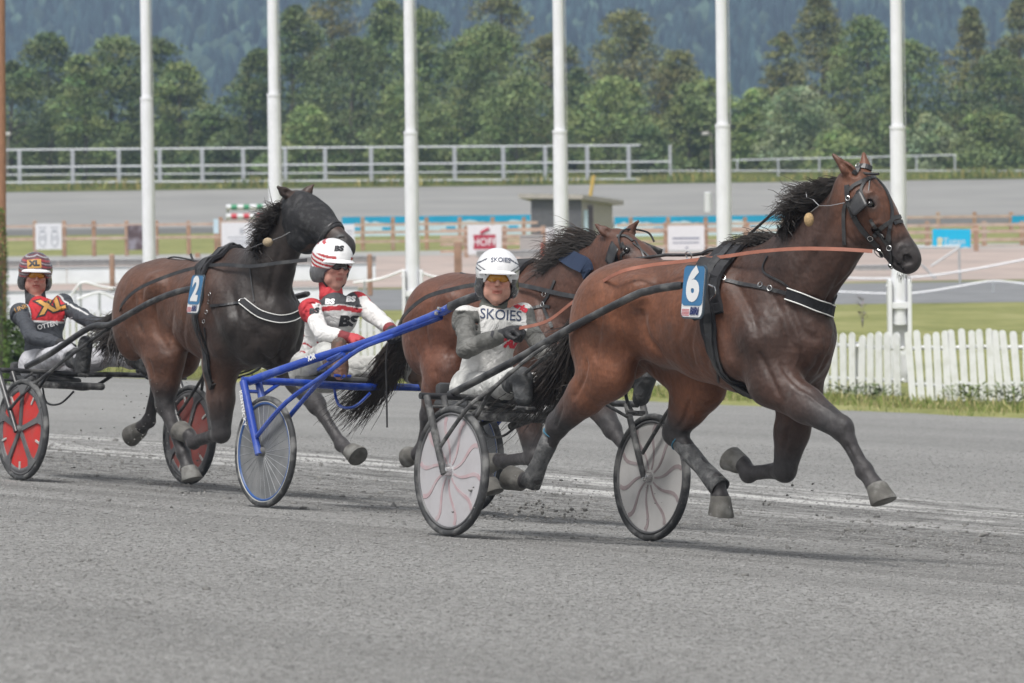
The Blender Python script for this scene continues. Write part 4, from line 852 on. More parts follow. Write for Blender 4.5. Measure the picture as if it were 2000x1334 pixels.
        for nm, l in legs.items():
            sd = l['side']; p = [np.array(q, float) for q in l['p']]
            if l['kind'] == 'hind':    # stifle, hock, fetlock, coronet, toe
                hip = T((-.68, sd * .13, 1.17)); st, hk, ft, co = p[0], p[1], p[2], p[3]
                v.cone(hip, st, .215 * k_, .150 * k_, .06, (1, .66, 1)); gk = st * .55 + hk * .45; dn = np.array(l.get('back', (-1, 0, 0)), float); v.cone(st, gk, .150 * k_, .112 * k_, .05, (1, .78, 1)); v.cone(gk, hk, .108 * k_, .056 * ls, .03, (1, .85, 1))
                ax = (hk - gk) / np.linalg.norm(hk - gk); pk = hk + dn * .038 - ax * .012; v.ell(pk, np.array((.030, .026, .034)) * ls, .025); v.cone(gk * .6 + hk * .4 + dn * .03, pk, .026, .020, .025); v.ell(hk, np.array((.050, .040, .055)) * ls, .02)
                ca = hk * .72 + ft * .28; v.cone(hk, ca, .046 * ls, .036 * ls, .03); v.cone(ca, ft, .033 * ls, .031 * ls, .02); d2 = np.array(l.get('tend', dn), float); v.cone(hk * .75 + ft * .25 + d2 * .024, ft + d2 * .022, .016, .018, .02)
            else:
                el, kn, ft, co = p[0], p[1], p[2], p[3]; sh = T((.50, sd * .18, 1.12)); v.cone(sh, el, .135 * k_, .115 * k_, .06, (1, .75, 1)); fm = el * .5 + kn * .5
                v.cone(el, fm, .108 * ls, .080 * ls, .05, (1, .85, 1)); v.cone(fm, kn, .078 * ls, .050 * ls, .03); v.ell(kn, np.array((.052, .042, .055)) * ls, .02)
                v.cone(kn, kn * .7 + ft * .3, .043 * ls, .033 * ls, .03); v.cone(kn * .7 + ft * .3, ft, .031 * ls, .031 * ls, .02); d2 = np.array(l.get('tend', (-1, 0, 0)), float); v.cone(kn * .75 + ft * .25 + d2 * .023, ft + d2 * .020, .017, .018, .02)
            v.ell(ft, np.array((.040, .036, .040)) * ls, .02); v.ell(ft + np.array(l.get('tend', (-1, 0, 0))) * .024, (.024, .024, .026), .02); v.cone(ft, co, .034 * ls, .038 * ls, .02)
            v.ell(co, np.array((.042, .040, .030)) * ls, .015)
        # muscle relief
        for (a, b, r, k) in c.get('grooves', []): v.cone(np.array(a), np.array(b), r, r, k, op='sub')
        for (a, r) in c.get('bulges', []): v.ell(np.array(a), np.array(r), .05)
        if k_ > 0:
            for sd in (-1, 1):
                v.cone(T((-.40, sd * .335, 1.05)), T((-.36, sd * .34, 1.22)), .055, .06, .07, op='sub')        # flank hollow
                v.cone(T((.06, sd * .355, 1.30)), T((.14, sd * .35, 1.02)), .035, .035, .06, op='sub')          # behind the shoulder
                v.cone(T((.42, sd * .29, 1.42)), T((.62, sd * .29, 1.22)), .04, .035, .05, op='sub')            # in front of the shoulder
                for i in range(5): f = -.30 + i * .075; v.cone(T((f, sd * .332, 1.28)), T((f - .05, sd * .322, 1.04)), .010, .010, .03, op='sub')
                v.cone(T((-.66, sd * .335, 1.18)), T((-.80, sd * .325, .98)), .022, .022, .05, op='sub')
        V, Q = v.mesh(2)
        # coat pattern: bay with black points
        bay = np.array(c.get('coat', (.105, .040, .020))); blk = np.array((.020, .017, .017)); drk = np.array(c.get('dark', (.035, .019, .014)))
        w = np.zeros(len(V)); z = V[:, 2]; C = np.tile(bay, (len(V), 1))
        top = np.clip((z - (1.38 * k_ + z0)) / .22, 0, 1) * np.clip((.9 - V[:, 0]) / .3, 0, 1); C = C * (1 - .55 * top[:, None]) + drk * .55 * top[:, None]
        fr_ = np.clip((V[:, 0] - .05) / .45, 0, 1) * c.get('front_dark', .5) * (1 - .65 * np.clip((V[:, 2] - 1.62) / .12, 0, 1) * np.clip((V[:, 0] - .9) / .1, 0, 1)); C = C * (1 - fr_[:, None]) + drk * fr_[:, None]
        def seg(a, b):
            ab = b - a; t = np.clip(((V - a) @ ab) / (ab @ ab), 0, 1); return np.linalg.norm(V - a - t[:, None] * ab, axis=1), t
        for nm, l in legs.items():
            p = [np.array(q, float) for q in l['p']]; d1, t1 = seg(p[0], p[1]); d2, t2 = seg(p[1], p[2]); d3, t3 = seg(p[2], p[3])
            a0 = c.get('blackfrom', .35); w = np.maximum(w, np.where(d1 < .14, np.clip((t1 - a0) / .5, 0, 1) * np.clip((.14 - d1) / .03, 0, 1), 0)); w = np.maximum(w, np.where(d2 < .085, 1.0, 0)); w = np.maximum(w, np.where(d3 < .09, 1.0, 0))
        dm = np.linalg.norm((V - Hd(.56, 0, -.03)), axis=1); w = np.maximum(w, np.clip((.17 - dm) / .07, 0, 1) * .9)
        for sd in (-1, 1):
            de = np.linalg.norm((V - Hd(.168, sd * .10, .055)), axis=1); w = np.maximum(w, np.clip((.055 - de) / .03, 0, 1) * .8)
        C = C * (1 - w[:, None]) + blk * w[:, None]; C = C + w[:, None] * np.array((.012, .012, .013)) * c.get('dusty', 1.0)
        if c.get('strokes'):
            bv = BVHTree.FromPolygons([tuple(map(float, x)) for x in V], [tuple(map(int, q)) for q in Q]); Nn = np.zeros_like(V); fn = np.cross(V[Q[:, 2]] - V[Q[:, 0]], V[Q[:, 3]] - V[Q[:, 1]])
            for j in range(4): np.add.at(Nn, Q[:, j], fn)
            Nn /= (np.linalg.norm(Nn, axis=1)[:, None] + 1e-12); cen_ = V.mean(0); o_ = fr.loc(CAMP); D_ = np.zeros(len(V))
            for pts, wd, dp in c['strokes']:
                H_ = []
                for q in smooth_path([(x, y, 0) for x, y in pts], 5):
                    d_ = fr.loc(CAMP + ray(q[0], q[1])) - o_; r_ = bv.ray_cast(Vector(o_), Vector(d_).normalized())
                    if r_[0] is not None: H_.append(np.array(r_[0]))
                for sd in (-1, 1):
                    near = np.full(len(V), 9.0); tt = np.zeros(len(V))
                    for i in range(len(H_) - 1):
                        a_, b_ = H_[i] * (1, -sd, 1), H_[i + 1] * (1, -sd, 1)
                        if np.linalg.norm(b_ - a_) > .12: continue
                        dd, t_ = seg_(V, a_, b_); k2 = dd < near; near[k2] = dd[k2]; tt[k2] = (i + t_[k2]) / max(1, len(H_) - 1)
                    D_ += dp * np.exp(-(near / wd) ** 2) * np.clip(np.minimum(tt, 1 - tt) * 5, .15, 1)
            D_ = np.clip(D_, -.030, .02); V = V + Nn * D_[:, None]
        s.V = V; s.body = mesh_obj('body', V, Q, M_horse, s.root, smooth=True, col=C)
        s.bvh = BVHTree.FromPolygons([tuple(map(float, x)) for x in V], [tuple(map(int, q)) for q in Q])
        for sd in (-1, 1):
            m = MB(); ico = bmesh.new(); bmesh.ops.create_icosphere(ico, subdivisions=2, radius=.021 * hl); m.add([Vector(Hd(.166, sd * .088 * hr / hl, .055)) + x.co for x in ico.verts], [[x.index for x in f.verts] for f in ico.faces]); ico.free(); m.build('eye', M_eye, s.root, smooth=True)
        # hooves
        for nm, l in legs.items():
            co, toe = np.array(l['p'][3], float), np.array(l['p'][4], float); d = toe - co; L_ = np.linalg.norm(d); d /= L_; fw_ = np.array(l['hf'], float); fw_ -= (fw_ @ d) * d; fw_ /= np.linalg.norm(fw_); sdv = np.cross(d, fw_)
            V2 = []; F2 = []; n = 20; rows = [(0, .041, 0.0), (.12, .048, .004), (.5, .054, .010), (.93, .062, .018), (1.0, .060, .019), (1.0, .040, .012)]; rows = [(a_, b_ * ls, c_) for a_, b_, c_ in rows]
            for (h, r, off) in rows:
                for j in range(n):
                    an = 6.2832 * j / n; rr = r * (1.06 if math.cos(an) > 0 else .86); V2.append(co - d * .012 + d * L_ * 1.0 * h + fw_ * (math.cos(an) * rr + off) + sdv * math.sin(an) * r * .93)
            for i in range(len(rows) - 1):
                for j in range(n): F2.append((i * n + j, i * n + (j + 1) % n, (i + 1) * n + (j + 1) % n, (i + 1) * n + j))
            F2.append(tuple(range(n))); F2.append(tuple((len(rows) - 1) * n + j for j in range(n))); m = MB(); m.add(V2, F2); m.build('hoof', M_hoof, s.root, smooth=True)
            if l.get('boot'):
                hk, ft = np.array(l['p'][1]), np.array(l['p'][2]); bb = MB(); t2 = np.array(l.get('tend', (-1, 0, 0)), float)
                pa = [hk * .84 + ft * .16, hk * .6 + ft * .4, hk * .3 + ft * .7, hk * .08 + ft * .92, ft * 1.12 - hk * .12]; pa = [q + t2 * .010 for q in pa]; bb.tube(pa, [.050, .052, .046, .054, .060], 16, cap=False); bt = bb.build('leg_boot', M_boot, s.root, smooth=True)
                sm = bt.modifiers.new('thickness', 'SOLIDIFY'); sm.thickness = .006; bb = MB(); q = pa[0]; ax = (ft - hk) / np.linalg.norm(ft - hk); bb.tube(ring(q, .053, 0, 16, ax=ax), .004, 5); bb.build('boot_trim', M_boottrim, bt)
        return s
    # --- projection helpers
    def hit(s, X, Y, off=.006):
        o = s.fr.loc(CAMP); d = s.fr.loc(CAMP + ray(X, Y)) - o; r = s.bvh.ray_cast(Vector(o), Vector(d).normalized())
        if r[0] is None: return None, None
        return np.array(r[0]) + np.array(r[1]) * off, np.array(r[1])
    def strap(s, pts, w, name='strap', m=None, th=.005, off=.004, buckle=None, k=5, piping=False, parent=None):
        pts = smooth_path([(x, y, 0) for x, y in pts], k); P = []; Nn = []
        for q in pts:
            h, n = s.hit(q[0], q[1], off)
            if h is not None: P.append(h); Nn.append(n)
        if len(P) < 2: return None
        Nn = [sum(Nn[max(0, i - 2):i + 3]) for i in range(len(Nn))]
        o = MB().ribbon(P, Nn, w, th).build(name, m or M_leather, parent or s.root)
        if piping:
            for sg in (-1, 1):
                Q = []
                for i in range(len(P)):
                    t = P[min(i + 1, len(P) - 1)] - P[max(i - 1, 0)]; t /= np.linalg.norm(t); n = Nn[i] / np.linalg.norm(Nn[i]); b = np.cross(t, n); Q.append(P[i] + b * sg * (w / 2) + n * (th + .002))
                MB().tube(Q, .0035, 5).build('piping', M_piping, o)
        return o
    def mirror_strap(s, pts, w, name, m=None, th=.005, k=5):   # same strap on the far side
        pts = smooth_path([(x, y, 0) for x, y in pts], k); P = []; Nn = []
        for q in pts:
            h, n = s.hit(q[0], q[1], .004)
            if h is None: continue
            r = s.bvh.ray_cast(Vector((h[0], .8, h[2])), Vector((0, -1, 0)))
            if r[0] is not None: P.append(np.array(r[0]) + np.array(r[1]) * .004); Nn.append(np.array(r[1]))
        if len(P) > 2: MB().ribbon(P, Nn, w, th).build(name, m or M_leather, s.root)
    def girth(s, f, zc, w, name, m, a0=0, a1=360, off=.004, th=.01, tilt=0, wf=None):
        P = []; Nn = []; W = []
        for a in np.arange(a0, a1 + 1, 9):
            d = Vector((0, -math.sin(rad(a)), math.cos(rad(a)))); fx = f + tilt * math.cos(rad(a)); r = s.bvh.ray_cast(Vector((fx, 0, zc)) + d * .55, -d, .5)
            if r[0] is not None: P.append(np.array(r[0]) + np.array(r[1]) * off); Nn.append(np.array(r[1])); W.append(w * (wf(a) if wf else 1))
        return MB().ribbon(P, Nn, W, th).build(name, m, s.root)
    def buckle(s, X, Y, r=.012, deg=0, lift=.012):
        h, n = s.hit(X, Y, lift)
        if h is None: return
        MB().tube(ring(h, r, 0, 10, ax=n), .0028, 5).build('buckle', M_chrome, s.root)
    def hair(s, name, roots, n, mids, tips, jit, r=.0035, seed=1, l=0, wav=.02, m=None, taper=True):
        # roots/mids/tips: control polylines given as local points; strands interpolate along them
        rg = np.random.RandomState(seed); mb = MB()
        def lerp(Pl, t):
            u = t * (len(Pl) - 1); i = min(int(u), len(Pl) - 2); f = u - i; return np.array(Pl[i]) * (1 - f) + np.array(Pl[i + 1]) * f
        for _ in range(n):
            t = rg.rand(); t2 = np.clip(t + rg.normal(0, .08), 0, 1); R0 = lerp(roots, t) + rg.normal(0, 1, 3) * np.array([.008, .012, .008]); L_ = .6 + .5 * rg.rand() ** .6
            M0 = lerp(mids, t2) + rg.normal(0, jit * .6, 3); T0 = lerp(tips, t2) + rg.normal(0, jit, 3); ph = rg.rand() * 6; P = []
            for u in np.linspace(0, L_, 9):
                q = R0 * (1 - u) ** 2 + 2 * M0 * u * (1 - u) + T0 * u * u; P.append(q + wav * u * np.array([math.sin(5 * u + ph), math.cos(4 * u + ph * 2), math.sin(6 * u + ph * 3)]))
            rr = r * (.6 + .8 * rg.rand()); mb.tube(P, [rr * (1 - .75 * (i / 8) ** 1.5 if taper else 1) for i in range(9)], 3, cap=False)
        return mb.build(name, m or M_hair, s.root, smooth=True)
    def plate(s, X, Y, l, digit, w=.185, h=.30, lean=.10, size=.245):
        p = s.P(X, Y, l); e1 = np.array([1, 0, 0]); e1 = np.array([.985, -.17, 0]); e2 = np.array([lean, 0, 1.0]); e2 /= np.linalg.norm(e2); nrm = np.cross(e1, e2); nrm /= np.linalg.norm(nrm)
        def place(V, off): return [p + e1 * v[0] + e2 * v[1] + nrm * (off + v[2]) for v in V]
        def rr(w, h, r, n=6): return [(sx * (w / 2 - r) + r * math.cos(a), sy * (h / 2 - r) + r * math.sin(a), 0) for (sx, sy, a0) in ((1, 1, 0), (-1, 1, 90), (-1, -1, 180), (1, -1, 270)) for a in [rad(a0 + 90 * i / n) for i in range(n + 1)]]
        def slab(w, h, r, off, th, m, name, par, cy=0):
            q = [(a, b + cy, c) for a, b, c in rr(w, h, r)]; n = len(q); V = place(q, off) + place(q, off + th); F = [tuple(range(n))[::-1], tuple(range(n, 2 * n))] + [(i, (i + 1) % n, n + (i + 1) % n, n + i) for i in range(n)]; mb = MB(); mb.add(V, F); return mb.build(name, m, par)
        b = slab(w + .012, h + .012, .035, 0, .008, s.c['Mborder'], 'number_plate', s.root); slab(w - .006, h - .006, .030, .009, .002, s.c['Mwhite'], 'white_panel', b)
        slab(w - .006, h * .76, .026, .012, .0015, s.c['Mblue'], 'blue_panel', b, cy=h * .115)
        def txt(t, size, bold, x, y, m, name, sp=1.0, sh=0, sx=1.0):
            V, F = text_verts(t, size, bold, 4, sh, sp); V = [(a[0] * sx + x, a[1] + y, 0) for a in V]; mesh_obj(name, place(V, .016), F, m, b)
        txt(digit, size, .012, 0, h * .115, s.c['Mwhite'], 'digit', sx=1.0); txt('BIRI', .052, .003, .030, -h * .375, s.c['Mnavy'], 'lettering', sh=.15, sx=.9)
        mb = MB()
        for i in range(5): V = place([(-w * .43, -h * .335 - i * .0075, 0), (-w * .08, -h * .335 - i * .0075, 0), (-w * .08, -h * .335 - i * .0075 - .004, 0), (-w * .43, -h * .335 - i * .0075 - .004, 0)], .015); mb.add(V, [(0, 1, 2, 3)])
        mb.build('red_stripes', s.c['Mred'], b)
PL = dict(Mborder=mat('plate_border', (.05, .07, .09), .5), Mwhite=mat('plate_white', (.72, .73, .74), .4, var=.03), Mblue=mat('plate_blue', (.045, .17, .34), .4, var=.05), Mnavy=mat('plate_navy', (.02, .03, .12), .4), Mred=mat('plate_red', (.45, .05, .07), .4))
# ---------------------------------------------------------------- horse 6 (leading)
f1 = Frame(1.09, 29.7, 48, gz_flat(1.09, 29.7)); P = f1.p
R_, L_ = -.14, .14
legs1 = {
 'rh': dict(kind='hind', side=-1, p=[P(1190, 722, R_) , P(1089, 830, R_), P(1043, 934, R_), P(1022, 938, R_), P(992, 922, R_)], hf=(.35, 0, -1), back=(-.7, 0, .7), tend=(-.9, 0, .1), boot=True),
 'lh': dict(kind='hind', side=1, p=[P(1368, 748, L_), P(1317, 846, L_), P(1399, 940, L_), P(1406, 970, L_), P(1402, 1010, L_)], hf=(1, 0, .1), back=(-.9, 0, .0), tend=(-.75, 0, -.6), boot=True),
 'rf': dict(kind='fore', side=-1, p=[P(1505, 745, R_ - .02), P(1644, 836, R_ + .03), P(1688, 918, R_ + .05), P(1710, 950, R_ + .05), P(1722, 988, R_ + .05)], hf=(1, 0, .15), tend=(-.85, 0, -.5)),
 'lf': dict(kind='fore', side=1, p=[P(1560, 770, L_), P(1533, 918, L_), P(1462, 926, L_), P(1449, 905, L_), P(1425, 884, L_)], hf=(-.3, 0, -1.0), tend=(0, 0, 1))}
po = P(1668, 362, .02); mz = P(1777, 503, .17)
ST1 = [([(1479, 682), (1504, 733), (1523, 777)], .016, -.013), ([(1579, 733), (1596, 712), (1600, 690)], .020, -.012), ([(1252, 600), (1264, 657), (1296, 695)], .030, -.016), ([(1206, 600), (1214, 657), (1232, 698)], .020, -.013),
 ([(1378, 758), (1420, 751), (1466, 753)], .010, -.006), ([(1434, 550), (1466, 607), (1479, 663)], .025, -.014), ([(1636, 418), (1600, 480), (1554, 556)], .025, -.010), ([(1658, 500), (1630, 560), (1606, 610)], .018, -.013), ([(1542, 581), (1567, 644), (1604, 668)], .022, -.012), ([(1500, 560), (1530, 620), (1545, 680)], .020, -.010),
 ([(1147, 700), (1140, 740), (1116, 785)], .014, -.012), ([(1175, 600), (1168, 660), (1160, 710)], .018, -.012), ([(1567, 762), (1600, 790), (1630, 808)], .008, .006), ([(1520, 700), (1545, 740), (1590, 775)], .014, -.008), ([(1555, 640), (1560, 690), (1550, 720)], .008, .005), ([(1600, 640), (1610, 690)], .008, .005),
 ([(1395, 640), (1380, 690), (1385, 730)], .03, -.007), ([(1340, 620), (1325, 670), (1335, 710)], .02, -.006), ([(1362, 620), (1350, 670), (1358, 715)], .014, -.006), ([(1300, 560), (1260, 565), (1225, 590)], .02, -.008), ([(1665, 445), (1672, 470), (1690, 482)], .012, -.010), ([(1700, 440), (1722, 436), (1745, 455)], .008, .006), ([(1745, 480), (1760, 470), (1775, 462)], .008, -.005),
 ([(1100, 790), (1084, 838)], .008, -.010), ([(1652, 405), (1650, 450), (1668, 478), (1698, 488)], .012, -.008), ([(1702, 438), (1720, 456), (1740, 470)], .008, .007), ([(1690, 380), (1706, 376), (1720, 392)], .009, .007), ([(1750, 494), (1760, 480), (1780, 482)], .008, .007), ([(1745, 440), (1755, 465)], .006, .005), ([(1736, 505), (1755, 516), (1775, 516)], .006, -.006), ([(1350, 770), (1335, 820), (1320, 838)], .012, -.012), ([(1540, 830), (1534, 880)], .010, -.010), ([(1650, 862), (1672, 905)], .006, -.008)]
cfg1 = dict(legs=legs1, strokes=ST1, poll=tuple(po), muzzle=tuple(mz), hside=(-.33, 1.0, 0), neck=[(.34, 0, 1.30, .285, .66), (.62, .0, 1.46, .225, .60), (.81, .01, 1.60, .180, .58), (.945, .02, 1.72, .150, .62), (.985, .02, 1.80, .12, .75)],
            ear={-1: P(1626, 301, -.09), 1: P(1687, 298, .10)}, coat=(.120, .044, .021), dark=(.024, .015, .013), front_dark=.75, vox=.0095, ls=1.2, hr=1.19,
            grooves=[((.95, -.135, 1.62), (.62, -.205, 1.28), .018, .04)], **PL)
h1 = Horse(f1, cfg1).build('dark bay trotter wearing number 6 leading the race with raised head')
# harness
h1.girth(.235, 1.2, .20, 'saddle_pad', M_pad, -80, 84, th=.022, tilt=-.075); h1.girth(.235, 1.2, .10, 'girth_strap', M_pad, 70, 290, th=.012, tilt=-.075, off=.012); h1.girth(.245, 1.2, .05, 'surcingle', M_leather, 0, 360, th=.008, tilt=-.075, off=.028)
h1.strap([(1417, 548), (1450, 555), (1490, 562), (1530, 571), (1545, 577)], .020, 'breast_strap'); h1.strap([(1538, 572), (1570, 583), (1605, 598), (1634, 614)], .060, 'breast_collar', M_pad, .014, piping=True, k=7)
h1.mirror_strap([(1417, 548), (1480, 560), (1545, 577), (1600, 590), (1625, 600)], .05, 'breast_collar', M_pad)
h1.strap([(1500, 500), (1492, 530), (1530, 552), (1545, 565)], .010, 'neck_strap')
for q in ((1414, 545), (1487, 557), (1505, 563)): h1.buckle(*q, .014)
# bridle
for nm, pts, w in (('cheek_strap', [(1655, 362), (1657, 390), (1665, 415), (1681, 445), (1703, 470), (1716, 482)], .020), ('brow_band', [(1655, 375), (1672, 360), (1700, 348), (1716, 345)], .014), ('crown_piece', [(1668, 340), (1680, 326), (1697, 328), (1716, 342), (1728, 346)], .020),
                   ('face_strap', [(1712, 350), (1728, 370), (1738, 395), (1741, 420), (1736, 452), (1733, 475)], .013), ('face_strap', [(1725, 352), (1745, 385), (1758, 410), (1770, 435), (1776, 445)], .010), ('nose_band', [(1706, 462), (1720, 446), (1737, 434), (1745, 426), (1760, 424), (1770, 428), (1776, 442)], .016),
                   ('nose_band', [(1745, 436), (1758, 433), (1772, 438)], .014), ('side_strap', [(1690, 352), (1682, 368), (1684, 380), (1690, 392)], .010), ('side_strap', [(1700, 428), (1712, 448), (1722, 462), (1734, 478)], .012), ('chin_strap', [(1716, 482), (1724, 500), (1735, 516), (1743, 524)], .013), ('throat_lash', [(1652, 398), (1648, 420), (1648, 450), (1650, 478)], .014), ('mouth_strap', [(1736, 450), (1738, 470), (1738, 484), (1741, 500), (1740, 522)], .012)):
    h1.strap(pts, w * 1.35, nm, off=.003, th=.007)
for q, r in (((1658, 387), .012), ((1700, 464), .014), ((1726, 458), .014), ((1738, 484), .014), ((1719, 492), .028), ((1742, 518), .014), ((1718, 338), .018), ((1678, 325), .013)): h1.buckle(*q, r)
def blinker(h, sd, a=.165, name='blinker'):      # stiff leather cup standing off beside the eye
    V = []; F = []
    for i, u in enumerate(np.linspace(-.5, .5, 7)):
        for j, w in enumerate(np.linspace(-.5, .5, 7)): V.append(h.Hd(a - .050 + u * .115, sd * ((.122 if sd < 0 else .150) + .06 * (u + .5) - .02 * w * w), .000 + w * .125))
    for i in range(6):
        for j in range(6): F.append((i * 7 + j, i * 7 + j + 1, (i + 1) * 7 + j + 1, (i + 1) * 7 + j))
    o = mesh_obj(name, V, F, M_leather, h.root, smooth=True); md = o.modifiers.new('thickness', 'SOLIDIFY'); md.thickness = .006; return o
blinker(h1, -1); blinker(h1, 1)
m = MB(); m.tube([h1.Hd(.13, -.11, .05), h1.Hd(.10, -.10, .09), h1.Hd(.05, -.06, .12), h1.Hd(.03, 0, .125), h1.Hd(.05, .06, .12), h1.Hd(.10, .11, .09), h1.Hd(.13, .12, .05)], .005, 6); m.build('blinker_stay', M_leather, h1.root)
# overcheck running from the head back to the saddle
a = P(1716, 340, .02); sd_ = np.array([.17, 0, 1.66]); m = MB(); m.tube([a, P(1668, 338, .01), P(1640, 350, .0), P(1590, 365, .0), P(1545, 388, 0), P(1505, 420, 0), P(1470, 452, 0), P(1440, 482, 0)], .008, 6); m.build('overcheck', M_leather, h1.root)
m = MB(); m.tube([P(1560, 375, -.04), P(1520, 405, -.04), P(1470, 450, -.04), P(1436, 488, -.04)], .004, 5); m.build('check_cord', M_leather, h1.root)
m = MB(); m.tube([P(1442, 482, 0), P(1400, 492, 0), P(1352, 498, 0), P(1300, 498, -.02), P(1240, 506, 0)], .010, 6); m.build('back_strap', M_leather, h1.root)
m = MB(); m.tube(smooth_path([P(1372, 496, 0), P(1390, 488, 0), P(1420, 487, 0), P(1440, 482, 0)]), .012, 6); m.build('back_strap_loop', M_leather, h1.root)
for q in ((1412, 494), (1430, 490), (1345, 499)): m = MB(); m.tube(ring(P(*q, -.05), .022, 0, ax=(0, 1, .3)), .004, 5); m.build('terret_ring', M_chrome, h1.root)
# ear plug on its cord
m = MB(); m.tube([P(1650, 396, -.13), P(1620, 402, -.16), P(1600, 402, -.17), P(1588, 390, -.16), P(1576, 386, -.14), P(1574, 374, -.12)], .0022, 4); m.tube([P(1600, 401, -.17), P(1584, 414, -.18)], .0022, 4); m.build('ear_plug_cord', M_chrome, h1.root)
m = MB(); ico = bmesh.new(); bmesh.ops.create_icosphere(ico, subdivisions=3, radius=1); q = P(1580, 429, -.18); m.add([q + np.array(x.co) * (.026, .026, .036) for x in ico.verts], [[x.index for x in f.verts] for f in ico.faces]); ico.free(); m.build('ear_plug', M_fleece, h1.root, smooth=True)
h1.plate(1357, 570, -.42, '6', w=.195, h=.272, lean=.14, size=.235)
# tack hanging behind the plate
h1.strap([(1372, 615), (1378, 640), (1386, 664), (1392, 690), (1398, 712)], .022, 'hold_back_strap'); h1.strap([(1396, 690), (1402, 720), (1404, 745)], .012, 'strap_end')
for q in ((1388, 625), (1378, 655), (1392, 668), (1400, 700)): h1.buckle(*q, .012)
m = MB(); m.tube(smooth_path([P(1385, 556, -.33), P(1395, 562, -.35), P(1396, 575, -.35), P(1388, 586, -.34)]), .006, 6); m.build('shaft_clip', M_chrome, h1.root)
# mane
r_ = [P(1650, 350, 0), P(1615, 392, 0), P(1580, 425, 0), P(1545, 455, 0), P(1510, 478, 0)]
h1.hair('mane', r_, 1000, [P(1608, 352, -.06), P(1580, 372, -.10), P(1555, 395, -.13), P(1540, 425, -.12), P(1520, 455, -.06)], [P(1590, 368, -.10), P(1545, 375, -.12), P(1525, 400, -.14), P(1532, 440, -.14), P(1540, 480, -.08)], .030, .0034, 1)
h1.hair('mane_wisps', [P(1560, 400, -.05), P(1540, 430, -.05)], 70, [P(1540, 380, -.10), P(1520, 420, -.08)], [P(1522, 392, -.12), P(1505, 440, -.10)], .035, .0022, 2)
h1.hair('wither_mane', [P(1540, 470, 0), P(1500, 482, 0), P(1470, 487, 0)], 320, [P(1510, 455, -.04), P(1480, 462, -.04), P(1450, 470, -.04)], [P(1480, 458, -.05), P(1440, 470, -.05), P(1405, 490, -.05)], .018, .004, 3)
h1.hair('chin_hair', [P(1750, 535, .14), P(1775, 537, .14)], 30, [P(1750, 543, .14), P(1778, 543, .14)], [P(1748, 550, .14), P(1780, 550, .14)], .008, .0010, 4, wav=.004)
# tail
h1.hair('tail', [P(1140, 600, .0), P(1134, 622, .02)], 950, [P(1125, 640, .05), P(1118, 700, .06), P(1112, 740, .06)], [P(1102, 690, .05), P(1040, 770, .06), P(1012, 815, .05), P(1110, 760, .05)], .060, .0042, 5, wav=.04)
# ---------------------------------------------------------------- horse 2 (left, masked)
f3 = Frame(-1.95, 37.9, 54, gz_flat(-1.95, 37.9)); P = f3.p
legs3 = {
 'rh': dict(kind='hind', side=-1, p=[P(322, 700, R_), P(322, 792, R_), P(357, 885, R_), P(368, 915, R_), P(373, 942, R_)], hf=(1, 0, .1), back=(-.95, 0, .0), tend=(-.85, 0, -.4)),
 'lh': dict(kind='hind', side=1, p=[P(352, 690, L_), P(312, 735, L_), P(291, 822, L_), P(276, 835, L_), P(252, 846, L_)], hf=(.1, 0, -1), back=(-.9, 0, .3), tend=(-1, 0, 0)),
 'rf': dict(kind='fore', side=-1, p=[P(430, 712, R_), P(432, 846, R_), P(378, 864, R_), P(368, 848, R_), P(350, 832, R_)], hf=(-.2, 0, -1), tend=(0, 0, 1)),
 'lf': dict(kind='fore', side=1, p=[P(552, 695, L_), P(618, 790, L_), P(667, 868, L_), P(684, 882, L_), P(700, 900, L_)], hf=(.7, 0, .5), tend=(-.75, 0, -.6))}
po = P(574, 400, .02); mz = P(676, 478, .10)
ST3 = [([(300, 590), (306, 645), (335, 692)], .028, -.018), ([(262, 570), (264, 620), (282, 660)], .022, -.014), ([(505, 690), (530, 712), (540, 735)], .020, -.020), ([(402, 680), (410, 715)], .016, -.012), ([(560, 655), (548, 690), (556, 722)], .022, -.022), ([(548, 480), (532, 540), (522, 595)], .022, -.014), ([(585, 515), (570, 570)], .018, -.014),
 ([(450, 560), (462, 620), (455, 680)], .028, -.014), ([(495, 640), (510, 680), (500, 720)], .022, -.012), ([(340, 600), (335, 650), (350, 690)], .02, -.007), ([(365, 600), (358, 655), (370, 700)], .02, -.007), ([(300, 540), (280, 560), (275, 600)], .02, -.010), ([(290, 700), (300, 740)], .014, -.012), ([(430, 760), (434, 810)], .010, -.008)]
cfg3 = dict(legs=legs3, strokes=ST3, poll=tuple(po), muzzle=tuple(mz), hside=(-.15, 1.0, 0), neck=[(.36, 0, 1.34, .29, .66), (.60, .0, 1.55, .205, .60), (.76, .01, 1.73, .150, .58), (.87, .02, 1.86, .125, .62), (.92, .02, 1.92, .105, .75)], scale=1.06, f0=-.04, z0=-.03,
            ear={-1: P(541, 364, -.14), 1: P(614, 360, .12)}, coat=(.088, .037, .021), dark=(.020, .016, .0145), front_dark=.95, vox=.0115, ls=1.25, hr=1.2, grooves=[((.86, -.135, 1.70), (.66, -.20, 1.36), .020, .045)], **PL)
cfg3['neck'] = [tuple(q) for q in cfg3['neck']]
h3 = Horse(f3, cfg3).build('dark bay trotter wearing number 2 with a black mesh mask over its face')
h3.girth(.17, 1.2, .13, 'saddle_pad', M_pad, -66, 72, th=.022, tilt=-.05); h3.girth(.17, 1.2, .055, 'girth_strap', M_leather, 70, 290, th=.008, tilt=-.05, off=.006); h3.girth(.18, 1.2, .045, 'surcingle', M_leather, 0, 360, th=.008, tilt=-.05, off=.028)
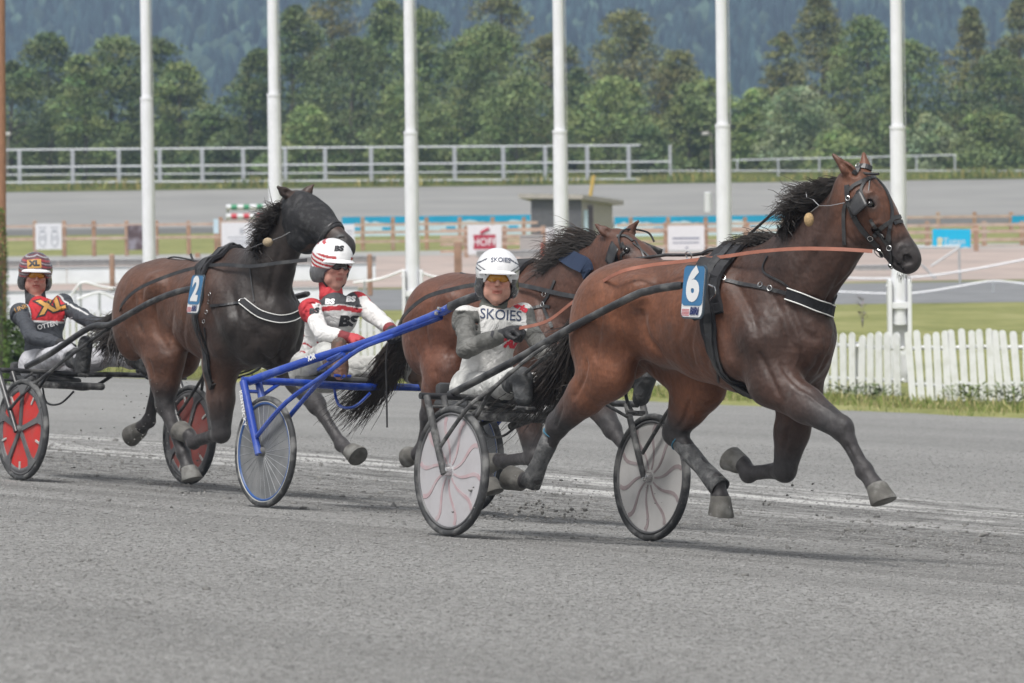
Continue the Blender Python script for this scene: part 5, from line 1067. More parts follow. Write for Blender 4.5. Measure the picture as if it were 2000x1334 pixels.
h3.strap([(412, 597), (440, 596), (465, 592), (474, 590)], .018, 'breast_strap'); h3.strap([(474, 590), (492, 604), (516, 616), (545, 623), (568, 620), (583, 612)], .050, 'breast_collar', M_pad, .013, piping=True, k=7); h3.buckle(473, 590, .020)
h3.strap([(489, 520), (492, 550), (497, 590)], .010, 'neck_strap')
h3.strap([(400, 640), (403, 660), (402, 680)], .012, 'strap_end')
for q in ((412, 575), (410, 590), (405, 610), (400, 628), (395, 560)): h3.buckle(*q, .012)
h3.plate(384, 575, -.44, '2', w=.20, h=.265, lean=.33, size=.225)
# mesh mask over the face
v = Vol(h3.po - np.array([.35, .35, .6]), h3.po + np.array([.65, .45, .3]), .010)
def he(p, r, k=.02): v.ell(h3.Hd(*p), np.array(r) * h3.hr, k, h3.R)
he((.09, 0, -.01), (.13, .105, .115), .05); he((.18, 0, .005), (.17, .112, .10), .04); he((.17, 0, -.085), (.15, .105, .14), .04); he((.185, -.085, .02), (.06, .035, .04), .03); he((.185, .085, .02), (.06, .035, .04), .03); v.cone(h3.Hd(.22, 0, .0), h3.Hd(.40, 0, -.01), .122, .100, .04)
v.ell(h3.Hd(.56, 0, -.03), np.array((.13, .3, .3)), .01, h3.R, 'sub')
v.noise(.004, 30, 4); MV, MQ = v.mesh(2)
M_mask = mat('mask_mesh', (.010, .010, .012), .6, var=.5, scale=60, bump=.006, dirt=(.09, .09, .09), dscale=26, damt=.4)
mesh_obj('face_mask', MV, MQ, M_mask, h3.root, smooth=True)
m = MB(); m.tube(smooth_path([h3.Hd(.40, -.09, -.10), h3.Hd(.405, -.095, -.03), h3.Hd(.41, -.06, .06), h3.Hd(.41, 0, .09), h3.Hd(.41, .06, .06), h3.Hd(.405, .09, -.03)]), .009, 6); m.build('mask_hem', M_leather, h3.root)
h3.strap([(655, 470), (663, 462), (672, 462)], .02, 'nose_band')
m = MB(); m.tube([P(566, 395, 0), P(545, 430, -.02), P(510, 465, -.02), P(480, 490, -.02), P(455, 508, -.02)], .009, 6); m.tube([P(520, 450, .02), P(475, 490, .02)], .005, 5); m.build('overcheck', M_leather, h3.root)
m = MB(); m.tube(smooth_path([P(455, 510, -.03), P(420, 514, -.03), P(380, 512, -.03), P(345, 508, -.03), P(327, 506, -.03), P(340, 502, -.03), P(370, 507, -.03), P(400, 516, -.03)]), .006, 5); m.tube([P(372, 496, -.03), P(376, 508, -.03), P(385, 514, -.03)], .009, 5); m.build('back_strap', M_leather, h3.root)
for q in ((424, 515), (450, 510)): m = MB(); m.tube(ring(P(*q, -.08), .026, 0, ax=(0, 1, .3)), .004, 5); m.build('terret_ring', M_chrome, h3.root)
m = MB(); m.tube([P(567, 453, -.16), P(550, 462, -.18), P(530, 470, -.2), P(505, 478, -.2), P(490, 484, -.2)], .0028, 4); m.build('ear_plug_cord', M_chrome, h3.root)
m = MB(); ico = bmesh.new(); bmesh.ops.create_icosphere(ico, subdivisions=3, radius=1); q = P(523, 473, -.21); m.add([q + np.array(x.co) * (.034, .034, .030) for x in ico.verts], [[x.index for x in f.verts] for f in ico.faces]); ico.free(); m.build('ear_plug', mat('ear_plug_felt', (.34, .27, .18), .95, var=.2, scale=40), h3.root, smooth=True)
h3.hair('mane', [P(566, 405, 0), P(548, 450, 0), P(525, 490, 0), P(500, 512, 0)], 950, [P(545, 395, -.10), P(522, 430, -.14), P(508, 465, -.14), P(500, 490, -.10)], [P(530, 410, -.12), P(500, 440, -.16), P(494, 470, -.16), P(508, 505, -.14)], .034, .0036, 1)
h3.hair('mane_wisps', [P(545, 415, -.04), P(520, 440, -.04)], 90, [P(528, 398, -.08), P(505, 425, -.08)], [P(524, 398, -.08), P(482, 450, -.1)], .035, .0028, 2)
h3.hair('tail', [P(246, 590, .0), P(238, 612, .0)], 900, [P(228, 625, -.0), P(222, 655, .0), P(236, 660, .0)], [P(185, 655, .0), P(205, 690, .0), P(262, 690, .0)], .055, .005, 5, wav=.04)
h3.hair('tail_wisps', [P(262, 545, .0), P(245, 565, .0)], 40, [P(250, 545, .0), P(240, 560, .0)], [P(238, 556, .0), P(225, 570, .0)], .02, .003, 6)
# ---------------------------------------------------------------- middle horse (behind the leading driver)
f2 = Frame(.02, 34.4, 55, gz_flat(.02, 34.4)); P = f2.p
legs2 = {
 'rh': dict(kind='hind', side=-1, p=[P(866, 730, R_), P(838, 812, R_), P(822, 880, R_), P(812, 888, R_), P(793, 884, R_)], hf=(.3, 0, -1), back=(-.9, 0, .3), tend=(-1, 0, 0)),
 'lh': dict(kind='hind', side=1, p=[P(905, 735, L_), P(900, 830, L_), P(945, 915, L_), P(955, 940, L_), P(962, 968, L_)], hf=(1, 0, .1), back=(-.95, 0, 0), tend=(-.8, 0, -.5)),
 'rf': dict(kind='fore', side=-1, p=[P(1018, 740, R_), P(1044, 894, R_), P(984, 902, R_), P(972, 898, R_), P(950, 898, R_)], hf=(-.1, 0, -1), tend=(-.2, 0, 1)),
 'lf': dict(kind='fore', side=1, p=[P(1140, 740, L_), P(1196, 838, L_), P(1240, 900, L_), P(1254, 915, L_), P(1268, 935, L_)], hf=(.8, 0, .4), tend=(-.75, 0, -.6))}
po = P(1203, 482, .02); mz = P(1330, 560, .12)
ST2 = [([(880, 600), (892, 650), (880, 700)], .028, -.018), ([(840, 590), (830, 640), (838, 690)], .022, -.014), ([(1050, 570), (1060, 620), (1050, 660)], .025, -.012), ([(1150, 520), (1140, 560), (1120, 590)], .02, -.012), ([(1195, 520), (1215, 535)], .014, -.010), ([(850, 720), (856, 760)], .014, -.010)]
cfg2 = dict(legs=legs2, strokes=ST2, poll=tuple(po), muzzle=tuple(mz), hside=(-.25, 1.0, 0), neck=[(.33, 0, 1.25, .26, .66), (.60, .0, 1.37, .205, .62), (.82, .01, 1.48, .165, .60), (1.0, .02, 1.58, .14, .64), (1.07, .02, 1.62, .115, .75)], scale=.965, f0=-.03, z0=.0,
            ear={-1: P(1162, 438, -.10), 1: P(1247, 431, .10)}, coat=(.105, .040, .023), dark=(.038, .021, .016), front_dark=.4, vox=.0115, ls=1.12, hr=1.12, **PL)
h2 = Horse(f2, cfg2).build('middle bay trotter with its windblown mane half hidden behind the leading driver')
h2.girth(.18, 1.2, .17, 'saddle_pad', M_pad, -80, 84, th=.022, tilt=-.05); h2.girth(.18, 1.2, .10, 'girth_strap', M_pad, 70, 290, th=.010, tilt=-.05, off=.012)
for nm, pts, w in (('cheek_strap', [(1198, 480), (1203, 500), (1208, 520), (1212, 532)], .026), ('brow_band', [(1215, 475), (1222, 490), (1214, 500), (1218, 515), (1225, 525)], .018), ('face_strap', [(1240, 470), (1252, 490), (1260, 508)], .010), ('face_strap', [(1236, 476), (1256, 492), (1270, 505)], .010), ('crown_piece', [(1205, 462), (1222, 462), (1236, 472)], .018)):
    h2.strap(pts, w, nm, off=.004)
for q, r in (((1196, 500), .016), ((1201, 512), .014), ((1218, 523), .014)): h2.buckle(*q, r)
blinker(h2, -1); blinker(h2, 1)
m = MB(); m.tube(smooth_path([h2.Hd(.13, -.11, .05), h2.Hd(.08, -.10, .10), h2.Hd(.03, 0, .125), h2.Hd(.08, .13, .13), h2.Hd(.13, .16, .09)]), .006, 6); m.build('blinker_stay', M_leather, h2.root)
o = h2.girth(.9, 1.5, .0, 'unused', M_pad, 0, 8); bpy.data.objects.remove(o)
h2.strap([(1106, 500), (1130, 512), (1146, 520), (1152, 535)], .10, 'neck_cover', mat('navy_cloth', (.02, .035, .075), .8, var=.15), .02, k=6)
h2.strap([(1085, 548), (1078, 565), (1070, 580), (1062, 595), (1068, 615), (1078, 640)], .020, 'neck_strap'); h2.strap([(1012, 555), (1050, 565), (1090, 575), (1140, 585)], .016, 'breast_strap'); h2.strap([(1030, 605), (1060, 598), (1075, 600)], .018, 'breast_collar')
for q in ((1065, 575), (1062, 595)): h2.buckle(*q, .016)
h2.plate(928, 572, -.40, '', w=.165, h=.24, lean=.2, size=.2) if False else None
m = MB(); m.tube([P(900, 534, -.02), P(925, 543, -.02), P(960, 548, -.02), P(1010, 550, -.02)], .010, 6); m.tube([P(905, 540, .05), P(930, 547, .05)], .010, 6); m.build('back_strap', M_leather, h2.root)
h2.hair('mane', [P(1196, 478, 0), P(1165, 495, 0), P(1125, 525, 0), P(1085, 552, 0)], 760, [P(1160, 455, -.04), P(1120, 475, -.08), P(1085, 500, -.10), P(1060, 530, -.08)], [P(1125, 460, -.04), P(1085, 490, -.08), P(1055, 520, -.1), P(1050, 545, -.08)], .040, .0030, 1)
h2.hair('mane_wisps', [P(1170, 490, 0), P(1120, 525, 0)], 340, [P(1150, 435, -.05), P(1090, 470, -.05)], [P(1080, 450, -.05), P(1030, 535, -.05)], .03, .0024, 2, m=M_hair2)
h2.hair('tail', [P(800, 610, .0), P(790, 640, .0)], 1000, [P(775, 680, -.0), P(790, 720, .0), P(800, 700, .0)], [P(660, 800, .0), P(700, 815, .0), P(775, 700, .0)], .040, .0040, 5, wav=.045, m=M_hair3)
# ================================================================= sulkies
M_tyre = mat('tyre_rubber', (.035, .036, .038), .75, var=.2, scale=10, dirt=(.20, .20, .196), dscale=9, damt=.85)
M_rimd = mat('rim_dark', (.10, .10, .105), .5, var=.2, dirt=(.15, .15, .148), dscale=8, damt=.7)
M_rimblue = mat('rim_blue', (.02, .08, .26), .4, var=.1, dirt=(.15, .17, .2), dscale=8, damt=.4)
M_rimwhite = mat('rim_white', (.42, .42, .40), .5, var=.1)
M_fblack = mat('frame_black', (.022, .022, .024), .35, var=.2, scale=12, spec=.6, dirt=(.16, .16, .155), dscale=11, damt=.55)
M_fdust = mat('frame_dusty', (.055, .055, .056), .7, var=.3, scale=20, dirt=(.19, .19, .185), dscale=18, damt=.8, bump=.002)
M_fblue = mat('frame_blue', (.012, .050, .33), .22, var=.1, scale=6, coat=.6, dirt=(.16, .22, .4), dscale=9, damt=.3)
M_seat = mat('seat_vinyl', (.035, .036, .038), .55, var=.2, scale=12, dirt=(.14, .14, .138), dscale=8, damt=.6)
M_disc1 = mat('disc_pale', (.43, .42, .435), .45, var=.08, scale=4, dirt=(.36, .34, .35), dscale=9, damt=.4)
M_disc2 = mat('disc_dusty', (.52, .51, .50), .55, var=.08, scale=4, dirt=(.45, .44, .43), dscale=12, damt=.4)
M_disc3 = mat('disc_smoke', (.15, .155, .16), .28, var=.25, scale=5, stretch=(1, .2, 1), dirt=(.24, .24, .24), dscale=5, damt=.6)
M_disc4 = mat('disc_red', (.50, .035, .03), .5, var=.1, dirt=(.25, .10, .09), dscale=10, damt=.35)
M_disc4b = mat('disc_red_dusty', (.26, .07, .06), .6, var=.15, dirt=(.20, .12, .11), dscale=10, damt=.6)
M_pinks = mat('spoke_pink', (.43, .315, .33), .5, var=.1, scale=15, dirt=(.42, .39, .40), dscale=14, damt=.7)
M_pinkd = mat('spoke_brownish', (.33, .27, .275), .6, var=.2, scale=15, dirt=(.34, .32, .32), dscale=14, damt=.5)
M_spokew = mat('wire_spoke', (.27, .28, .29), .5, var=.1)
M_decal = mat('white_decal', (.7, .7, .7), .5)
def wheel(root, f, l, z, R, disc, spoke, style, rim=M_rimd, mid=None, tyre=M_tyre, rot=0, out=-1):
    T = Matrix.Translation((f, l, z)); w = empty('wheel', (f, l, z), None, None); w.parent = root; w.location = (f, l, z)
    def tor(R0, r, mat_, name, sy=1.0, n=56, k=10):
        V = []; F = []
        for i in range(n):
            a = 2 * math.pi * i / n
            for j in range(k):
                b = 2 * math.pi * j / k; q = R0 + r * math.cos(b); V.append((q * math.cos(a), r * sy * math.sin(b), q * math.sin(a)))
        for i in range(n):
            for j in range(k): F.append((i * k + j, i * k + (j + 1) % k, ((i + 1) % n) * k + (j + 1) % k, ((i + 1) % n) * k + j))
        return mesh_obj(name, V, F, mat_, w, smooth=True)
    tor(R - .020, .020, tyre, 'tyre', 1.05); tor(R - .046, .010, rim, 'rim', 1.6)
    if mid: tor(R - .036, .0055, mid, 'rim_stripe', 3.2)
    if style != 'wire':
        m = MB(); m.lathe([(.02, -.013), (R - .05, -.006), (R - .05, .006), (.02, .013)], 56, axis='y'); m.build('disc', disc, w, smooth=True)
    else:
        m = MB(); m.lathe([(.02, -.022), (R - .05, -.006), (R - .05, .006), (.02, .022)], 56, axis='y'); m.build('disc', disc, w, smooth=True)
    Ri = R - .055
    if style == 'wire':
        m = MB()
        for sg in (-1, 1):
            for i in range(28): a = 2 * math.pi * i / 28; m.tube([(.04 * math.cos(a), sg * .0215, .04 * math.sin(a)), (Ri * math.cos(a + .12), sg * .0065, Ri * math.sin(a + .12))], .0016, 4)
        m.build('spokes', M_spokew, w)
    if style == 'spiral':
        m = MB()
        for sgn in (-1, 1):
            for i in range(10):
                a0 = 2 * math.pi * i / 10 + rot; P = []; N = []
                for u in np.linspace(0, 1, 10):
                    r = .045 + (Ri - .05) * u; a = a0 + .42 * math.sin(u * 2.6) * u; P.append((r * math.cos(a), sgn * (.0135 - .007 * u), r * math.sin(a))); N.append((0, sgn, 0))
                m.ribbon(P, N, [.010 + .016 * u for u in np.linspace(0, 1, 10)], .002)
        m.build('spoke_pattern', spoke, w)
    if style == 'five':
        for i in range(5):
            m = MB(); a = 2 * math.pi * i / 5 + rot; c, s = math.cos(a), math.sin(a); V = []
            for (r, hw) in ((.03, .018), (.10, .016), (Ri - .06, .020), (Ri - .02, .045), (Ri + .01, .075)):
                for sg in (-1, 1):
                    for y in (-.022, .022): V.append((r * c - sg * hw * s, y * (1.2 - r), r * s + sg * hw * c))
            o = [(4 * k + x, 4 * k + y, 4 * k + 4 + y, 4 * k + 4 + x) for k in range(4) for x, y in ((0, 1), (1, 3), (3, 2), (2, 0))]; m.add(V, o); m.build('spoke', M_rimd, w)
        tor(Ri - .012, .022, M_rimd, 'inner_rim', .7)
        for i in range(5):
            m = MB(); a = 2 * math.pi * (i + .5) / 5 + rot; r = Ri - .05; V = []
            for dr in (-.028, .028):
                for da in (-.007, .007):
                    for sg in (-1, 1): V.append(((r + dr) * math.cos(a) - da * math.sin(a), sg * .0165, (r + dr) * math.sin(a) + da * math.cos(a)))
            m.add(V, [(0, 2, 6, 4), (1, 5, 7, 3), (0, 4, 5, 1), (2, 3, 7, 6), (0, 1, 3, 2), (4, 6, 7, 5)]); m.build('reflector', M_rimwhite, w)
    m = MB(); m.lathe([(.014, -.055), (.024, -.050), (.030, -.028), (.030, .028), (.024, .050), (.014, .055)], 18, axis='y'); m.build('hub', M_chrome if style == 'spiral' else M_rimd, w, smooth=True)
    m = MB(); m.tube([(.045 * math.cos(1.2), .0, .045 * math.sin(1.2)), (.0, 0, 0)], .002, 4)
    return w
def sulky(fr, label, pts, W, R, mats, discs, style, tube=.019, mid=None, rim=M_rimd, rot=(0, .3), seat=None, sq=None, struts=(1, 1)):
    root = empty('sulky', None, label, 'sulky', 'two wheeled race sulkies', M=fr.M); P = lambda q: fr.p(*q)
    mf, mfork = mats
    for i, sg in enumerate((-1, 1)):
        wheel(root, 0, sg * W, R, R, discs[i], [M_pinks, M_pinkd][i], style, rim, mid, rot=rot[i])
    def mir(p, sg): return np.array([p[0], abs(p[1]) * sg, p[2]])
    cb = [P(q) for q in pts['cross']]; c0 = cb[0]
    m = MB(); m.tube(smooth_path([mir(c0, -1), np.array([c0[0], -W * .5, c0[2] - .0]), np.array([c0[0], 0, c0[2] - .01]), np.array([c0[0], W * .5, c0[2]]), mir(c0, 1)]), tube, 10); m.build('crossbar', mf, root, smooth=True)
    parts = {}
    for sg in (-1, 1):
        A, B = P(pts['fork'][0]), P(pts['fork'][1]); wo, wi = W + .055, W - .055
        a = np.array([A[0], sg * wo, A[2]]); b = np.array([0, sg * wo, R]); e_ = b + (b - a) / np.linalg.norm(b - a) * .02
        m = MB(); m.tube([a, a * .5 + b * .5, e_], [tube * 1.02, tube * 1.1, tube * .92], 12, sq=sq); parts['fork', sg, 0] = m.build('fork', mfork, root, smooth=True)
        a2 = np.array([A[0], sg * wi, A[2]]); b2 = np.array([0, sg * wi, R]); m = MB(); m.tube([a2, a2 * .5 + b2 * .5, b2], [tube * .95, tube, tube * .85], 12, sq=sq); m.build('fork', mfork, root, smooth=True)
        m = MB(); m.tube([a * .86 + b * .14, a2 * .86 + b2 * .14], tube * .45, 8); m.tube([a2 * .8 + b2 * .2, np.array([A[0], sg * (wi - .16), A[2]])], tube * .5, 8); m.build('fork_brace', mfork, root, smooth=True)
        m = MB(); m.tube([(0, sg * (wi - .01), R), (0, sg * (wo + .015), R)], .011, 10); m.build('axle', M_chrome, root, smooth=True)
        sh = smooth_path([mir(P(q), sg) for q in pts['shaft']], 5); r = tube * 1.12
        m = MB(); m.tube(sh, [r] * (len(sh) - 1) + [r * .75], 12); parts['shaft', sg] = m.build('shaft', mf, root, smooth=True)
        if 'tip' in pts: m = MB(); q = smooth_path([mir(P(x), sg) for x in pts['tip']], 4); m.tube(q, r * 1.03, 12); m.build('shaft_tip', M_fblack, root, smooth=True)
        for inner in struts:
            q = [mir(P(x), sg) for x in pts['strut']]
            if inner: lim = W - .055; q = [np.array([x[0], sg * min(abs(x[1]), lim), x[2]]) for x in q]
            m = MB(); m.tube(smooth_path(q, 4), tube * .62, 8); m.build('strut', mf if pts.get('strutf') else mfork, root, smooth=True)
        st = mir(P(pts['foot']), sg); up = mir(P(pts['footup']), sg)
        m = MB(); m.tube(smooth_path([up, st + np.array([-.05, 0, .08]), st + np.array([.0, 0, -.06]), st + np.array([.05, 0, -.06])]), .010, 8); m.tube([st + np.array([.03, -.06, -.06]), st + np.array([.03, .06, -.06])], .010, 8); m.build('stirrup', mfork, root, smooth=True)
    s = P(pts['seat']); m = MB(); m.box((s[0], 0, s[2]), (.34, .42, .05), bev=.024); m.box((s[0] - .15, 0, s[2] + .06), (.06, .40, .12), bev=.028); m.build('seat', M_seat, root, smooth=True)
    m = MB()
    for sg in (-1, 1): m.tube(smooth_path([np.array([c0[0], sg * .3, c0[2]]), np.array([(s[0] + c0[0]) / 2, sg * .22, s[2] - .05]), np.array([s[0] - .14, sg * .17, s[2] - .03])]), tube * .7, 8)
    m.tube([(s[0] - .1, -.2, s[2] - .035), (s[0] - .1, .2, s[2] - .035)], tube * .6, 8); m.tube([(s[0] + .12, -.24, s[2] - .045), (s[0] + .12, .24, s[2] - .045)], tube * .6, 8)
    m.tube(smooth_path([(s[0] + .15, -.10, s[2] - .06), (s[0] + .22, -.10, s[2] - .16), (s[0] + .34, -.06, s[2] - .16), (s[0] + .42, 0, s[2] - .07)]), tube * .4, 6); m.build('seat_bow', mfork, root, smooth=True)
    pan = pts.get('pan'); 
    if pan: m = MB(); m.box((c0[0] - .12, 0, c0[2] - pan), (.38, .40, .05), bev=.02); m.build('splash_pan', M_fdust, root)
    return root, parts, c0
def side_text(parent, txt, size, A, B, off, m, bold=.002, sx=1.0, up=None, space=1.0):   # letters along A->B on the outer (right) side
    A = np.array(A); B = np.array(B); e1 = (B - A); e1 /= np.linalg.norm(e1); n = np.array([0, -1., 0]); e2 = np.cross(n, e1) * 1.0; e2 /= np.linalg.norm(e2)
    if up is not None and e2 @ np.array(up) < 0: e2 = -e2
    V, F = text_verts(txt, size, bold, 3, 0, space); c = (A + B) / 2; return mesh_obj('lettering', [c + e1 * v[0] * sx + e2 * v[1] + n * off for v in V], F, m, parent)
s1 = Frame.on_ground(.195, 31, 56, .67); q = dict(cross=[(821, 773, -.73)], fork=[(832, 773, -.73), (868, 926, -.73)], shaft=[(878, 771, -.52), (1000, 707, -.47), (1120, 638, -.47), (1235, 579, -.50), (1265, 569, -.50), (1290, 563, -.49), (1333, 557, -.46)],
         strut=[(1110, 650, -.42), (1042, 692, -.50), (964, 757, -.62), (915, 795, -.70), (860, 872, -.735)], foot=(1020, 775, -.37), footup=(1075, 690, -.42), seat=(938, 792, 0), pan=.10)
root1, parts1, c01 = sulky(s1, 'dusty black sulky with pale discs of curved pink spokes drawn by horse 6', q, .67, .358, (M_fblack, M_fdust), (M_disc1, M_disc2), 'spiral', rot=(.3, .62), struts=(0, 1))
A = s1.p(1078, 664, -.42); B = s1.p(1116, 643, -.42); side_text(parts1['shaft', -1], 'ORUST', .042, A, B, .024, M_decal, .0015, up=(0, 0, 1))
m = MB(); m.tube([s1.p(998, 833, 0), s1.p(1102, 793, 0)], .022, 10); m.build('foot_bar', M_fdust, root1, smooth=True)
m = MB(); m.tube(smooth_path([s1.p(915, 790, -.30), s1.p(1000, 805, -.1), s1.p(1050, 800, .1)]), .014, 8); m.tube([s1.p(900, 845, -.3), s1.p(1010, 800, .1)], .014, 8); m.build('lower_brace', M_fdust, root1, smooth=True)
s2 = Frame.on_ground(-.92, 35.3, 56, .77); W2 = .77
q = dict(cross=[(474, 743, -.83)], fork=[(474, 745, -.83), (498, 884, -.83)], shaft=[(486, 745, -.78), (610, 702, -.62), (720, 668, -.52), (800, 636, -.45), (862, 610, -.42), (884, 597, -.42)], tip=[(880, 599, -.42), (911, 586, -.42), (935, 578, -.42)],
         strut=[(862, 620, -.42), (770, 655, -.50), (702, 682, -.62), (640, 728, -.72), (560, 785, -.82), (502, 852, -.83)], strutf=1, foot=(665, 715, -.40), footup=(700, 668, -.52), seat=(655, 742, 0))
root2, parts2, c02 = sulky(s2, 'bright blue sulky with smoke grey discs drawn by the middle horse', q, W2, .348, (M_fblue, M_fblue), (M_disc3, M_disc3), 'wire', tube=.025, mid=M_rimwhite, rim=M_rimblue, struts=(0, 1))
A = s2.p(476, 760, -.86); B = s2.p(486, 835, -.86); side_text(parts2['fork', -1, 0], 'KENTUCKY', .040, A, B, .026, M_decal, .002, sx=1.0, space=1.15)
A = s2.p(598, 706, -.62); B = s2.p(630, 692, -.62); side_text(parts2['shaft', -1], 'NOR', .050, A, B, .029, M_decal, .003, up=(0, 0, 1))
for pp in ((860, 603), (855, 612)): m = MB(); m.lathe([(.0, 0), (.012, .004), (.012, .018), (0, .022)], 10, M=Matrix.Translation(s2.p(*pp, -.45)) @ Matrix.Rotation(rad(90), 4, 'X')); m.build('bolt', M_chrome, root2, smooth=True)
m = MB(); m.tube([s2.p(640, 703, -.62), s2.p(668, 690, -.6)], .012, 8); m.tube([s2.p(622, 722, -.6), s2.p(672, 692, -.6)], .012, 8); m.build('shaft_adjuster', M_fblue, root2, smooth=True)
s3 = Frame.on_ground(-2.85, 39.2, 56, .67)
q = dict(cross=[(-28, 722, -.73)], fork=[(-4, 726, -.73), (30, 840, -.73)], shaft=[(52, 716, -.45), (100, 690, -.44), (175, 640, -.43), (215, 634, -.44), (255, 612, -.46), (295, 590, -.46), (340, 572, -.46), (378, 563, -.45)],
         strut=[(222, 633, -.42), (160, 678, -.5), (105, 720, -.60), (50, 765, -.70), (18, 800, -.735)], foot=(165, 715, -.37), footup=(190, 655, -.42), seat=(88, 742, 0), pan=.09)
root3, parts3, c03 = sulky(s3, 'black sulky with red five spoked disc wheels drawn by horse 2', q, .67, .352, (M_fblack, M_fblack), (M_disc4, M_disc4b), 'five', rot=(1.57, 1.2), struts=(0, 1))
# ================================================================= drivers
M_skin = mat('skin', (1, 1, 1), .5, attr=True, var=.10, scale=30, bump=.001, spec=.4)
def cloth(name, rough=.75, dirt=None, damt=.3, dscale=10): return mat(name, (1, 1, 1), rough, attr=True, var=.10, scale=10, bump=.022, bscale=11, dist=1.6, dirt=dirt, damt=damt, dscale=dscale)
M_glass = mat('amber_lens', (.55, .24, .01), .12, spec=.9, var=.05)
M_lensd = mat('dark_lens', (.04, .03, .03), .1, spec=.9, var=.05)
M_gear = mat('chin_gear', (.02, .02, .022), .6, var=.2)
def hand_prims(v, wr, dirv, palm, curl_, scale=1.0, glove=0.0):
    d = np.array(dirv, float); d /= np.linalg.norm(d); n = np.array(palm, float); n -= (n @ d) * d; n /= np.linalg.norm(n); s = np.cross(d, n); g = glove
    v.cone(wr, wr + d * .045, .026 + g, .030 + g, .015); 
    for k in (-.5, .5): v.cone(wr + d * .02 + s * .018 * k, wr + d * .075 + s * .036 * k, .020 + g, .019 + g, .015)
    L = (.036, .043, .040, .032)
    for i, o in enumerate((-.033, -.011, .011, .032)):
        a = wr + d * .085 + s * o; c1 = rad(curl_ + i * 4); b = a + (d * math.cos(c1) + n * math.sin(c1)) * L[i]; c2 = c1 + rad(70); c = b + (d * math.cos(c2) + n * math.sin(c2)) * L[i] * .75; c3 = c2 + rad(55); e = c + (d * math.cos(c3) + n * math.sin(c3)) * L[i] * .55
        v.cone(a - d * .02, a, .0115 + g, .0115 + g, .006); v.cone(a, b, .0108 + g, .0100 + g, .004); v.cone(b, c, .0098 + g, .0092 + g, .004); v.cone(c, e, .009 + g, .0085 + g, .004)
    a = wr + d * .030 - s * .028; b = a + (d * .55 - s * .55 + n * .4) * .045; c = b + (d * .75 + n * .65) * .035; v.cone(a, b, .014 + g, .0115 + g, .006); v.cone(b, c, .011 + g, .0095 + g, .004)
